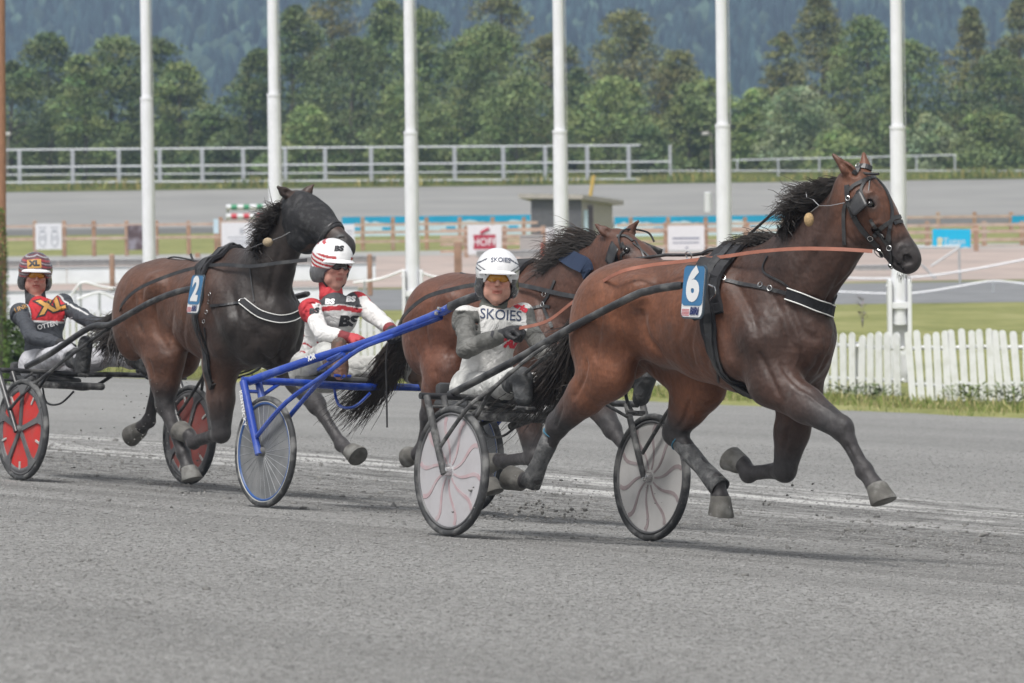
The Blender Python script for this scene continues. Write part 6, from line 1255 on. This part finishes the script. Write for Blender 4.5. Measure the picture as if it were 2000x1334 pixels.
def driver(fr, J, look, label, design, helm, lens, hands=None, skin=(.42, .20, .145), vox=.0068, boots=None, hd=1.0, lean=None):
    root = empty('person', None, label, 'person', 'sulky drivers', M=fr.M); g = {k: np.array(fr.p(*q)) if len(q) == 3 else np.array(q[:3]) for k, q in J.items()}
    hc = g['head']; yaw, pit, rl = [rad(a) for a in look]
    Rz = np.array([[math.cos(yaw), -math.sin(yaw), 0], [math.sin(yaw), math.cos(yaw), 0], [0, 0, 1]]); Ry = np.array([[math.cos(pit), 0, math.sin(pit)], [0, 1, 0], [-math.sin(pit), 0, math.cos(pit)]]); Rx = np.array([[1, 0, 0], [0, math.cos(rl), -math.sin(rl)], [0, math.sin(rl), math.cos(rl)]])
    R = Rz @ Ry @ Rx
    def H(x, y, z): return hc + R @ (np.array([x, y, z]) * hd)
    A = np.array(list(g.values())); lo = A.min(0) - .20; hi = A.max(0) + .22
    def head(v):
        def e(p, r, k=.02, op='add'): v.ell(H(*p), np.array(r) * hd, k, R, op)
        e((-.005, 0, .035), (.098, .076, .092), .03); e((.025, 0, -.045), (.066, .060, .068), .04); e((.058, 0, -.088), (.028, .030, .022), .02)
        for s_ in (-1, 1):
            e((.064, s_ * .040, -.008), (.024, .022, .018), .015); e((.086, s_ * .030, .036), (.014, .024, .008), .012); e((-.005, s_ * .078, -.002), (.018, .008, .030), .006); e((.040, s_ * .050, -.055), (.03, .014, .03), .02)
        v.cone(H(.086, 0, .026), H(.112, 0, -.012), .0085, .0125, .010); e((.100, .012, -.016), (.010, .008, .007), .006); e((.100, -.012, -.016), (.010, .008, .007), .006)
        for s_ in (-1, 1): e((.092, s_ * .031, .016), (.016, .015, .010), .008, 'sub')
        e((.084, 0, -.046), (.014, .026, .008), .008); e((.082, 0, -.057), (.013, .022, .007), .006); e((.098, 0, -.0515), (.012, .020, .0022), .003, 'sub')
    nk = g['neck']; sR, sL = g['shR'], g['shL']; hp = g['hip']; mid = (sR + sL) / 2; cn = .55 * mid + .45 * hp
    def torso(v, o=0.0):
        dn = (hp - mid); dn /= np.linalg.norm(dn); ch = mid + dn * .12; v.cone(ch, hp * .75 + mid * .25, .112 + o, .106 + o, .05, (.88, 1.18, 1)); v.cone(hp * .75 + mid * .25, hp + np.array([0, 0, .02]), .110 + o, .125 + o, .05, (.95, 1.15, 1))
        v.cone(sR + dn * .02, sL + dn * .02, .056 + o, .056 + o, .05); v.cone(mid + dn * .01, nk, .072 + o * .6, .055 + o * .4, .04)
        v.cone(sR * .72 + sL * .28 + dn * .09, sL * .72 + sR * .28 + dn * .09, .085 + o, .085 + o, .05)
    def arm(v, s_, o=0.0):
        sh, el, wr = g['sh' + s_], g['el' + s_], g['wr' + s_]; v.ell(sh, np.array((.060, .060, .060)) + o, .03); v.cone(sh, el, .051 + o, .041 + o, .03); v.cone(el, el * .5 + wr * .5, .042 + o, .037 + o, .02); v.cone(el * .5 + wr * .5, wr, .037 + o, .027 + o * .9, .02)
    def leg(v, s_, o=0.0):
        h_ = hp + np.array([.02, {'R': -.095, 'L': .095}[s_], -.01]); kn, an = g['kn' + s_], g['an' + s_]; v.cone(h_, kn, .090 + o, .060 + o, .04); v.cone(kn, kn * .5 + an * .5, .060 + o, .056 + o, .03); v.cone(kn * .5 + an * .5, an, .056 + o, .038 + o, .03)
    def foot(v, s_, o=0.0):
        an, to = g['an' + s_], g['to' + s_]; u = to - an; L_ = np.linalg.norm(u); u /= L_; bk = np.array([.2, 0, -1.]) if boots is None else np.array(boots); hl_ = an + bk * .035 - u * .02; v.cone(an, hl_, .036 + o, .034 + o, .02); v.cone(hl_, to, .036 + o, .034 + o, .02, (1, 1.15, 1)); v.cone(an, an * .4 + to * .6, .034 + o, .030 + o, .03)
    v = Vol(lo, hi, vox); head(v); v.cone(nk - (hc - nk) * .2, H(.0, 0, -.06), .056, .056, .02); torso(v, -.012)
    for s_ in 'RL': arm(v, s_, -.018); leg(v, s_, -.012); foot(v, s_, -.010)
    hh = hands or {}
    for s_ in 'RL': wr, el = g['wr' + s_], g['el' + s_]; q = hh.get(s_, dict()); hand_prims(v, wr, q.get('dir', wr - el), q.get('palm', (0, 0, -1)), q.get('curl', 50), glove=-.001)
    V, Q = v.mesh(1); C = np.tile(np.array(skin), (len(V), 1)); Lc = (V - hc) @ R / hd
    lip = (np.abs(Lc[:, 0] - .088) < .02) & (np.abs(Lc[:, 1]) < .024) & (np.abs(Lc[:, 2] + .051) < .009); C[lip] = np.array(skin) * (.75, .5, .5)
    ck = np.clip(1 - np.linalg.norm((Lc - (.07, 0, -.015)) / (.05, .075, .03), axis=1), 0, 1); C = C * (1 + ck[:, None] * np.array((.18, -.15, -.15))); st = (Lc[:, 2] < -.035) & (Lc[:, 0] > .0) & ~lip; C[st] *= .88
    ey = (np.abs(np.abs(Lc[:, 1]) - .031) < .013) & (np.abs(Lc[:, 2] - .015) < .006) & (Lc[:, 0] > .05); C[ey] = (.06, .04, .035)
    C[(np.abs(np.abs(Lc[:, 1]) - .030) < .02) & (np.abs(Lc[:, 2] - .036) < .004) & (Lc[:, 0] > .07)] *= .45
    mesh_obj('body', V, Q, M_skin, root, smooth=True, col=C)
    # jacket
    v = Vol(lo, hi, vox); torso(v, .012)
    for s_ in 'RL': arm(v, s_, .010)
    rg = np.random.RandomState(hash(label) % 1000 if False else len(label))
    for s_ in 'RL':      # folds of the sleeves
        sh, el, wr = g['sh' + s_], g['el' + s_], g['wr' + s_]
        for k in range(7):
            t = .15 + .8 * k / 6 if k < 4 else .05 + .3 * (k - 4); a, b = (sh, el) if k < 4 else (el, wr); c = a + (b - a) * t; ax = (b - a) / np.linalg.norm(b - a); u = np.cross(ax, rg.normal(size=3)); u /= np.linalg.norm(u); w_ = np.cross(ax, u); P = [c + (u * math.cos(x) + w_ * math.sin(x)) * .064 + ax * .02 * math.sin(2 * x) for x in np.linspace(0, 3.2, 6)]
            for p_, q_ in zip(P[:-1], P[1:]): v.cone(p_, q_, .009, .009, .009, op='sub')
    for k in range(12):
        t = .25 + .6 * rg.rand(); c = mid + (hp - mid) * t; v.cone(c + (.12, -.16, .02 * rg.normal()), c + (.14, .14 * rg.rand(), -.05 * rg.rand()), .010, .010, .010, op='sub')
    v.noise(.0030, 30, 3); v.noise(.0022, 62, 8); e = H(0, 0, -.02); v.ell(e, np.array((.115, .10, .125)) * hd, .008, R, 'sub')
    V, Q = v.mesh(1); L3 = V; C = design['jacket'](V, g, mid, hp); jb = BVHTree.FromPolygons([tuple(map(float, x)) for x in V], [tuple(map(int, x)) for x in Q]); jk = mesh_obj('jacket', V, Q, cloth('jacket_cloth_' + design['key'], dirt=design.get('dirt'), damt=design.get('damt', .3)), root, smooth=True, col=C)
    # trousers
    v = Vol(lo, hi, vox); v.cone(hp + (0, -.07, -.01), hp + (0, .07, -.01), .135, .135, .04)
    for s_ in 'RL': leg(v, s_, .012)
    for s_ in 'RL':
        kn, an = g['kn' + s_], g['an' + s_]
        for k in range(9):
            a, b = (hp, kn) if k < 5 else (kn, an); c = a + (b - a) * (.3 + .6 * rg.rand()); ax = (b - a) / np.linalg.norm(b - a); u = np.cross(ax, rg.normal(size=3)); u /= np.linalg.norm(u); w_ = np.cross(ax, u); P = [c + (u * math.cos(x) + w_ * math.sin(x)) * .075 + ax * .03 * math.sin(2 * x + k) for x in np.linspace(0, 2.6, 5)]
            for p_, q_ in zip(P[:-1], P[1:]): v.cone(p_, q_, .010, .010, .016, op='sub')
    v.noise(.003, 40, 5); V, Q = v.mesh(1); C = design['trousers'](V, g, hp); mesh_obj('trousers', V, Q, cloth('trouser_cloth_' + design['key'], dirt=design.get('tdirt'), damt=.6, dscale=7), root, smooth=True, col=C)
    for s_ in 'RL':      # boots / gaiters
        v = Vol(np.minimum(g['kn' + s_], g['to' + s_]) - .15, np.maximum(g['kn' + s_], g['to' + s_]) + .15, vox); kn, an = g['kn' + s_], g['an' + s_]; foot(v, s_, .010); bt = design.get('bootlen', .45); v.cone(kn * bt + an * (1 - bt), an, .074, .052, .02); v.noise(.003, 45, 9); V, Q = v.mesh(1)
        to = g['to' + s_]; so = np.array(design.get('soledir', (1, 0, -.2)), float); so /= np.linalg.norm(so); dd = (V - an) @ so; C = np.tile(np.array(design['boot']), (len(V), 1)); mx_ = dd.max(); C[dd > mx_ - .028] = design.get('sole', design['boot']); mesh_obj('boot', V, Q, cloth('boot_leather_' + design['key'], .7, dirt=(.13, .13, .128), damt=.5, dscale=20), root, smooth=True, col=C)
        v = Vol(g['wr' + s_] - .17, g['wr' + s_] + .17, .0048); q = hh.get(s_, dict()); wr, el = g['wr' + s_], g['el' + s_]; hand_prims(v, wr, q.get('dir', wr - el), q.get('palm', (0, 0, -1)), q.get('curl', 50), glove=.0035); ax = (wr - el) / np.linalg.norm(wr - el); v.cone(wr - ax * .035, wr + ax * .02, .036, .032, .01); V, Q = v.mesh(1); mesh_obj('glove', V, Q, cloth('glove_' + design['key'] + s_, .6), root, smooth=True, col=np.tile(np.array(q.get('col', (.02, .02, .022))), (len(V), 1)))
    # neck gaiter
    v = Vol(nk - .2, hc + .16, vox); v.cone(nk - (hc - nk) * .1, H(-.012, 0, -.085), .078, .070, .02); v.noise(.002, 60, 2); v.ell(H(.09, 0, -.04), (.07, .09, .07), .01, R, 'sub'); V, Q = v.mesh(1); mesh_obj('neck_scarf', V, Q, cloth('scarf_' + design['key']), root, smooth=True, col=np.tile(np.array(design['scarf']), (len(V), 1)))
    # helmet: shell with an open face, lined edge and peak
    v = Vol(hc - .22, hc + .24, .0052); v.ell(H(-.010, 0, .048), np.array((.132, .108, .112)) * hd, .01, R); v.cone(H(-.03, -.052, -.045), H(-.03, .052, -.045), .060, .060, .04); v.ell(H(-.03, 0, -.03), np.array((.105, .102, .075)) * hd, .03, R)
    v.ell(H(.10, 0, -.060), np.array((.092, .070, .112)) * hd, .010, R, 'sub'); v.ell(H(0, 0, -.14), np.array((.2, .2, .058)) * hd, .01, R, 'sub'); v.ell(H(.0, 0, .00), np.array((.104, .082, .115)) * hd, .008, R, 'sub')
    V, Q = v.mesh(2); Lc = (V - hc) @ R / hd; C = helm(Lc); hb = BVHTree.FromPolygons([tuple(map(float, x)) for x in V], [tuple(map(int, x)) for x in Q]); he = mesh_obj('helmet', V, Q, mat('helmet_shell_' + design['key'], (1, 1, 1), .25, attr=True, var=.04, coat=.5, dirt=(.3, .3, .3), dscale=30, damt=.15), root, smooth=True, col=C)
    P = []; 
    for k in range(13):
        a = rad(-66 + 132 * k / 12); P.append((a, k))
    V = []; F = []
    for i, (a, k) in enumerate(P):
        x0, y0 = .122 * math.cos(a) - .012, .100 * math.sin(a); ex = .045 * math.cos(a * 1.25)
        for (dx, dz) in ((0, .062), (ex, .044), (ex, .038), (-.004, .050)): V.append(H(x0 + dx * math.cos(a), y0 + dx * math.sin(a) * .7, dz + (1 - math.cos(a)) * -.012))
        if i: F += [(4 * i - 4 + j, 4 * i + j, 4 * i + (j + 1) % 4, 4 * i - 4 + (j + 1) % 4) for j in range(4)]
    mb = MB(); mb.add(V, F); mb.build('visor', mat('visor_' + design['key'], design.get('visor', (.75, .75, .76)), .3), he, smooth=True)
    # glasses
    V = []; F = []; n = 15
    for i in range(n):
        a = rad(-62 + 124 * i / (n - 1)); x0, y0 = .108 * math.cos(a) - .003, .072 * math.sin(a); nb = 1 - .75 * math.exp(-(y0 / .010) ** 2)
        for dz in (.036, .015 - .017 * nb * (1 - .4 * (abs(i - 7) / 7) ** 3)): V.append(H(x0 + (.006 if dz > .03 else 0), y0, dz))
        if i: F.append((2 * i - 2, 2 * i, 2 * i + 1, 2 * i - 1))
    gl = mesh_obj('glasses', V, F, lens, root, smooth=True); md = gl.modifiers.new('thickness', 'SOLIDIFY'); md.thickness = .002
    mb = MB(); mb.tube([H(.108 * math.cos(a) + .004, .073 * math.sin(a), .037) for a in np.linspace(rad(-64), rad(64), 12)], .0028, 5)
    for s_ in (-1, 1): mb.tube([H(.048, s_ * .072, .030), H(-.02, s_ * .086, .022)], .003, 5)
    mb.build('frame', M_gear, gl)
    mb = MB()
    for s_ in (-1, 1): mb.tube(smooth_path([H(.015, s_ * .086, -.02), H(.035, s_ * .068, -.075), H(.045, s_ * .03, -.108), H(.048, 0, -.113)]), .006, 6)
    mb.build('chin_strap', M_gear, he, smooth=True)
    # lettering wrapped on the cloth: (text, size, centre (pixel), colour, bold, width factor, shear, tilt)
    def wrap(bvh, parent, txt, size, X, Y, m, bold=.002, sx=1.0, shear=0.0, tilt=0.0, lift=.003, curve=0.0):
        o = fr.loc(CAMP); s = 1.0; Vt, Ft = text_verts(txt, size, bold, 3, shear); Vt, Ft = refine(Vt, Ft, 4, size * .28); ca, sa = math.cos(rad(tilt)), math.sin(rad(tilt)); pz = FPX / fr.O[1]; V = []
        for a in Vt:
            x, y = a[0] * sx, a[1]; y += curve * x * x; px_ = X + (x * ca - y * sa) * pz; py_ = Y - (x * sa + y * ca) * pz; d = fr.loc(CAMP + ray(px_, py_)) - o; r = bvh.ray_cast(Vector(o), Vector(d).normalized())
            V.append(np.array(r[0]) + np.array(r[1]) * lift if r[0] is not None else None)
        ok = [v for v in V if v is not None]
        if not ok: return
        Ft = [f for f in Ft if all(V[i] is not None for i in f)]; V = [v if v is not None else ok[0] for v in V]
        ml = [max(np.linalg.norm(V[f[0]] - V[f[1]]), np.linalg.norm(V[f[1]] - V[f[2]])) for f in Ft]; Ft = [f for f, q in zip(Ft, ml) if q < size * 1.2]
        if Ft: mesh_obj('lettering', V, Ft, m, parent)
    def patch(bvh, parent, poly, m, name='patch'):
        o = fr.loc(CAMP); Vt, Ft = refine([(x, -y, 0) for x, y in poly], [tuple(range(len(poly)))], 5, 3.0); V = []
        for a in Vt:
            d = fr.loc(CAMP + ray(a[0], -a[1])) - o; r = bvh.ray_cast(Vector(o), Vector(d).normalized()); V.append(np.array(r[0]) + np.array(r[1]) * .0018 if r[0] is not None else None)
        ok = [v for v in V if v is not None]; Ft = [f for f in Ft if all(V[i] is not None for i in f)]
        if ok and Ft: mesh_obj(name, [v if v is not None else ok[0] for v in V], Ft, m, parent)
    return dict(root=root, g=g, jb=jb, hb=hb, jacket=jk, helmet=he, wrap=wrap, patch=patch, H=H)
def band(V, a, b, r):      # mask of vertices near a segment
    ab = b - a; t = np.clip(((V - a) @ ab) / (ab @ ab), 0, 1); return np.linalg.norm(V - a - t[:, None] * ab, axis=1) < r
M_navy = mat('print_navy', (.035, .05, .10), .6); M_pred = mat('print_red', (.50, .02, .04), .6); M_pblk = mat('print_black', (.025, .025, .03), .6); M_pwht = mat('print_white', (.72, .72, .72), .6); M_pgold = mat('print_gold', (.50, .27, .07), .6)
# ---- driver behind horse 6
W_, G_ = np.array((.58, .575, .56)), np.array((.105, .105, .098))
def jk1(V, g, mid, hp):
    C = np.tile(W_, (len(V), 1))
    for s_ in 'RL':
        u = V[:, 1] * {'R': -1, 'L': 1}[s_]; m = (band(V, g['sh' + s_], g['el' + s_], .13) & (u > .135)) | band(V, g['el' + s_], g['wr' + s_], .075); C[m & ~((V[:, 2] > g['sh' + s_][2] + .045))] = G_
    m = V[:, 2] < hp[2] + .075 - .25 * (V[:, 0] - hp[0]); C[m & (V[:, 2] < hp[2] + .16)] = G_; return C
def tr1(V, g, hp): return np.tile(np.array((.56, .56, .54)), (len(V), 1))
def hm1(L):
    C = np.tile(np.array((.74, .74, .75)), (len(L), 1)); a = np.abs(L[:, 1]) > .055
    for c, w in ((.0, .004), (.018, .003), (.05, .004)): C[a & (np.abs(L[:, 2] - .045 - c + .6 * (np.abs(L[:, 1]) - .08) * np.sign(c - .02)) < w)] = (.06, .065, .09)
    C[(L[:, 2] < -.005) & (L[:, 0] > -.09)] = (.06, .06, .065); C[(L[:, 2] < .012) & (np.abs(L[:, 1]) > .07)] = (.035, .035, .04); C[np.linalg.norm((L - (-.01, 0, .048)) / (.128, .104, .108), axis=1) < .93] = (.02, .02, .02); return C
J1 = dict(head=(971, 548, .0), neck=(963, 598, .0), shR=(909, 622, -.18), shL=(1020, 617, .16), hip=(945, 758, 0), elR=(911, 682, -.28), wrR=(988, 652, -.20), elL=(1058, 684, .22), wrL=(1082, 706, .06), knR=(985, 742, -.27), anR=(1017, 756, -.36), toR=(1022, 786, -.37), knL=(1165, 740, .27), anL=(1232, 757, .36), toL=(1262, 735, .37))
J1['knR'] = tuple(s1.p(990, 752, -.25)) + (0,); J1['anR'] = tuple(s1.p(1020, 738, -.36)) + (0,); J1['toR'] = tuple(s1.p(1021, 778, -.37)) + (0,)
J1['anL'] = tuple(s1.p(1262, 728, .36)) + (0,); J1['toL'] = tuple(s1.p(1252, 778, .37)) + (0,); J1['knL'] = tuple(s1.p(1160, 752, .25)) + (0,)
d1 = driver(s1, J1, (-32, 4, 0), 'driver in grey and white suit, white helmet and amber glasses behind horse 6', dict(key='a', jacket=jk1, trousers=tr1, boot=(.05, .052, .055), scarf=(.11, .115, .10), dirt=(.36, .355, .34), damt=.3, tdirt=(.14, .14, .14), bootlen=.5), hm1, M_glass,
            hands={'R': dict(palm=(0, .3, -1), curl=60), 'L': dict(palm=(0, -.3, -1), curl=55)}, skin=(.56, .30, .23), boots=(.3, 0, -1), hd=1.15)
w = d1['wrap']; jb, hb, jk, he = d1['jb'], d1['hb'], d1['jacket'], d1['helmet']
w(jb, jk, 'SKOIES', .078, 978, 616, M_navy, .0005, .95, tilt=-4); w(hb, he, 'SKOIES', .034, 978, 508, M_navy, .0006, 1.0, tilt=-2, curve=-1.2); w(jb, jk, 'MO', .050, 929, 589, M_pred, .004, 1.0, tilt=22, shear=.3); w(jb, jk, 'marka', .042, 1012, 598, M_pred, .003, 1.0, tilt=-28, shear=.3); w(jb, jk, 'MA', .065, 1000, 672, M_pred, .004, 1.0, tilt=-6)
d1['patch'](jb, jk, [(961, 645), (966, 648), (962, 660), (958, 655)], M_pblk)
# ---- driver behind the middle horse
Wh, Rd, Bk = np.array((.66, .65, .64)), np.array((.44, .03, .04)), np.array((.060, .062, .068))
def jk2(V, g, mid, hp):
    C = np.tile(Wh, (len(V), 1)); dn = (hp - mid) / np.linalg.norm(hp - mid); t = (V - mid) @ dn; zz = V[:, 2] - mid[2] + .10 * np.abs(V[:, 1]); C[zz > .012] = Bk; C[(zz < .004) & (zz > -.026)] = Rd
    for s_ in 'RL':
        a = g['sh' + s_]; e = g['el' + s_]; wv = g['wr' + s_]; u = (e - a) / np.linalg.norm(e - a); tt = (V - a) @ u; m = band(V, a, e, .085) & (np.abs((V - mid)[:, 1]) > .155); C[m] = Wh; C[m & (tt < .035)] = Rd; C[band(V, e, wv, .07) & (np.abs((V - mid)[:, 1]) > .13)] = Wh; C[band(V, wv, wv + (wv - e) * .1, .075)] = np.array((.20, .03, .035))
        C[m & (V[:, 1] * {'R': -1, 'L': 1}[s_] > abs(a[1]) + .035) & (tt < .12)] = Rd
    k = np.abs(((V[:, 2] * 1.0 + np.abs(V[:, 1] + .19) * 1.1) % .055) - .027) < .005; C[k & (t > .22) & (V[:, 1] < -.05)] = Rd * .8; return C
def tr2(V, g, hp): return np.tile(np.array((.50, .50, .48)), (len(V), 1))
def hm2(L):
    C = np.tile(np.array((.76, .76, .76)), (len(L), 1)); s = np.sin(L[:, 2] * 260 + L[:, 0] * 70 + np.abs(L[:, 1]) * 60); C[(L[:, 2] < .075) & (np.abs(L[:, 1]) > .045) & (s > -.2)] = (.40, .03, .035); C[(L[:, 2] > .085) & (L[:, 0] < .02) & (np.abs(L[:, 1] + .05) < .03) & (s > .3)] = (.45, .04, .05)
    C[(L[:, 2] < .0) & (np.abs(L[:, 1]) > .03)] = (.10, .10, .105); C[np.linalg.norm((L - (-.01, 0, .048)) / (.128, .104, .108), axis=1) < .93] = (.02, .02, .02); return C
J2 = dict(head=(649, 523, .0), neck=(647, 572, .0), shR=(607, 604, -.20), shL=(698, 590, .18), hip=(622, 722, 0), elR=(630, 652, -.26), wrR=(682, 660, -.16), elL=(738, 622, .22), wrL=(765, 645, .08), knR=(0, 0, 0), anR=(0, 0, 0), toR=(0, 0, 0), knL=(0, 0, 0), anL=(0, 0, 0), toL=(0, 0, 0))
for k, (X, Y, l) in dict(knR=(636, 690, -.25), anR=(662, 716, -.40), toR=(663, 672, -.40), knL=(770, 716, .26), anL=(835, 735, .38), toL=(840, 700, .38)).items(): J2[k] = tuple(s2.p(X, Y, l)) + (0,)
d2 = driver(s2, J2, (-2, 6, 0), 'driver in white, red and black suit and striped helmet on the blue sulky', dict(key='b', jacket=jk2, trousers=tr2, boot=(.10, .062, .045), sole=(.17, .085, .06), scarf=(.50, .04, .05), tdirt=(.17, .17, .165), bootlen=.3, soledir=(1, -.3, 0)), hm2, M_lensd,
            hands={'R': dict(col=(.45, .05, .06), curl=60), 'L': dict(col=(.03, .03, .035), curl=60)}, skin=(.52, .27, .215), boots=(.3, 0, -1), hd=1.18)
w = d2['wrap']; jb, hb, jk, he = d2['jb'], d2['hb'], d2['jacket'], d2['helmet']
w(jb, jk, 'BS', .088, 679, 628, M_pblk, .005, 1.35, shear=.15); w(jb, jk, 'BS', .044, 643, 590, M_pwht, .003, 1.3, shear=.15); w(jb, jk, 'BS', .044, 684, 585, M_pwht, .003, 1.3, shear=.15); w(jb, jk, 'BS', .044, 613, 608, M_pblk, .003, 1.3, tilt=8, shear=.15); w(hb, he, 'BS', .042, 661, 486, M_pblk, .003, 1.3, shear=.15)
# ---- leftmost driver
Dk, Rr = np.array((.045, .050, .060)), np.array((.46, .022, .030))
def jk3(V, g, mid, hp):
    C = np.tile(Dk, (len(V), 1)); dn = (hp - mid) / np.linalg.norm(hp - mid); t = (V - mid) @ dn; inn = (V[:, 1] > g['shR'][1] + .05) & (V[:, 1] < g['shL'][1] - .05) & ~band(V, g['elL'], g['wrL'], .075) & ~band(V, g['shL'] * .6 + g['elL'] * .4, g['elL'], .075); zz = V[:, 2] - mid[2]; C[(zz > -.085) & inn] = Rr; C[(np.abs(zz + .090) < .006) & inn] = (.6, .6, .6)
    for s_ in (-1, 1): C[(np.abs(V[:, 1] - (g['shL' if s_ > 0 else 'shR'][1] - s_ * .040)) < .006) & (V[:, 2] > mid[2] - .09)& ~band(V, g['elL'], g['wrL'], .075)] = (.55, .55, .55)
    return C
def tr3(V, g, hp): return np.tile(np.array((.50, .50, .53)), (len(V), 1))
def hm3(L):
    C = np.tile(np.array((.12, .035, .045)), (len(L), 1)); s = np.sin(L[:, 2] * 190 + L[:, 1] * 60 * np.sign(L[:, 1]) + L[:, 0] * 40); C[s > .7] = (.30, .03, .04); C[s < -.9] = (.30, .30, .32); C[(np.abs(s) < .2)] = (.03, .03, .035); C[(L[:, 2] < .0) & (np.abs(L[:, 1]) > .03)] = (.035, .035, .04); C[np.linalg.norm((L - (-.01, 0, .048)) / (.128, .104, .108), axis=1) < .93] = (.02, .02, .02); return C
J3 = dict(head=(69, 541, .0), neck=(70, 586, .0), shR=(40, 612, -.21), shL=(122, 594, .18), hip=(90, 712, 0), elR=(62, 658, -.28), wrR=(122, 672, -.18), elL=(182, 632, .16), wrL=(222, 636, .0), knR=(0, 0, 0), anR=(0, 0, 0), toR=(0, 0, 0), knL=(0, 0, 0), anL=(0, 0, 0), toL=(0, 0, 0))
for k, (X, Y, l) in dict(knR=(128, 690, -.27), anR=(160, 708, -.37), toR=(168, 668, -.38), knL=(225, 695, .25), anL=(290, 706, .36), toL=(300, 680, .37)).items(): J3[k] = tuple(s3.p(X, Y, l)) + (0,)
d3 = driver(s3, J3, (-24, 4, 0), 'leftmost driver leaning back in a black suit with red chest and amber glasses', dict(key='c', jacket=jk3, trousers=tr3, boot=(.035, .036, .038), scarf=(.05, .05, .055), tdirt=(.16, .155, .16), bootlen=.45, visor=(.72, .72, .74)), hm3, M_glass,
            hands={'R': dict(curl=55), 'L': dict(curl=55)}, skin=(.50, .255, .20), boots=(.3, 0, -1), hd=1.13)
w = d3['wrap']; jb, hb, jk, he = d3['jb'], d3['hb'], d3['jacket'], d3['helmet']
d3['patch'](jb, jk, [(72, 590), (119, 578), (130, 602), (83, 614)], M_pblk, 'patch_field') if False else None
w(jb, jk, 'XL', .132, 101, 597, M_pblk, .016, 1.15, tilt=15); w(jb, jk, 'XL', .132, 101, 597, M_pgold, .006, 1.15, tilt=15, lift=.006); w(jb, jk, 'OTTEN - TRE', .046, 108, 632, M_pwht, .001, .95, tilt=13)
d3['patch'](hb, he, [(53, 508), (80, 506), (81, 523), (54, 525)], M_pgold); w(hb, he, 'XL', .050, 67, 515, M_pblk, .004, 1.1, tilt=3); w(jb, jk, 'LINK', .044, 41, 602, M_pgold, .0, 1.0, tilt=22)
# ================================================================= reins
def rein(label, wpts, w, m, col=None):
    P = smooth_path(wpts, 8); o = P[0]; e = MB(); N = []
    for p in P: d = CAMP - p; N.append(np.array([-.55, -.8, .25]))
    ob = e.ribbon([p - o for p in P], N, w, .004).build('rein', m); ob.location = o; return setp(ob, label, 'rein', 'reins between drivers and horses')
W1 = lambda X, Y, l: f1.w(f1.p(X, Y, l))
hw = s1.w(d1['g']['wrR'] + (d1['g']['wrR'] - d1['g']['elR']) * .35)
rein('tan leather rein running along the right side of horse 6 to its bit ring', [hw, s1.w(s1.p(1070, 627, -.25)), s1.w(s1.p(1120, 590, -.30)), W1(1200, 537, -.28), W1(1260, 520, -.24), W1(1340, 510, -.20), W1(1410, 502, -.18), W1(1480, 492, -.20), W1(1560, 486, -.22), W1(1640, 487, -.16), W1(1704, 491, -.05)], .019, M_rein)
hw = s1.w(d1['g']['wrL'] + (d1['g']['wrL'] - d1['g']['elL']) * .35)
rein('thin tan rein running from the gloved hand of the front driver past the horse tail', [hw, s1.w(s1.p(1095, 660, .1)), W1(1180, 570, .2), W1(1240, 528, .25)], .012, M_rein)
W3 = lambda X, Y, l: f3.w(f3.p(X, Y, l))
hw = s3.w(d3['g']['wrL'] + (d3['g']['wrL'] - d3['g']['elL']) * .3)
rein('black rein of horse 2 running over its back to the driver hand', [hw, W3(234, 604, -.30), W3(262, 570, -.34), W3(310, 546, -.32), W3(370, 526, -.26), W3(430, 517, -.2), W3(490, 520, -.18), W3(550, 513, -.17), W3(600, 508, -.1)], .024, M_leather)
W2f = lambda X, Y, l: f2.w(f2.p(X, Y, l))
hw = s2.w(d2['g']['wrL'] + (d2['g']['wrL'] - d2['g']['elL']) * .3)
rein('black rein lying over the croup of the middle horse', [hw, W2f(790, 616, -.30), W2f(830, 582, -.34), W2f(880, 566, -.33), W2f(935, 556, -.28), W2f(1010, 556, -.2), W2f(1100, 575, -.2), W2f(1180, 588, -.2)], .026, M_leather)
# whip held by the second driver, hanging down
for (fr_, g_, pts, lb) in ((s2, d2, [(762, 655, .05), (754, 700, .05), (755, 760, .05), (756, 835, .05)], 'thin black whip hanging beside the tail of the middle horse'),):
    P = [fr_.w(fr_.p(*q)) for q in pts]; ob = MB().tube([p - P[0] for p in smooth_path(P)], .006, 5).build('whip', M_leather); ob.location = P[0]; setp(ob, lb, 'whip')
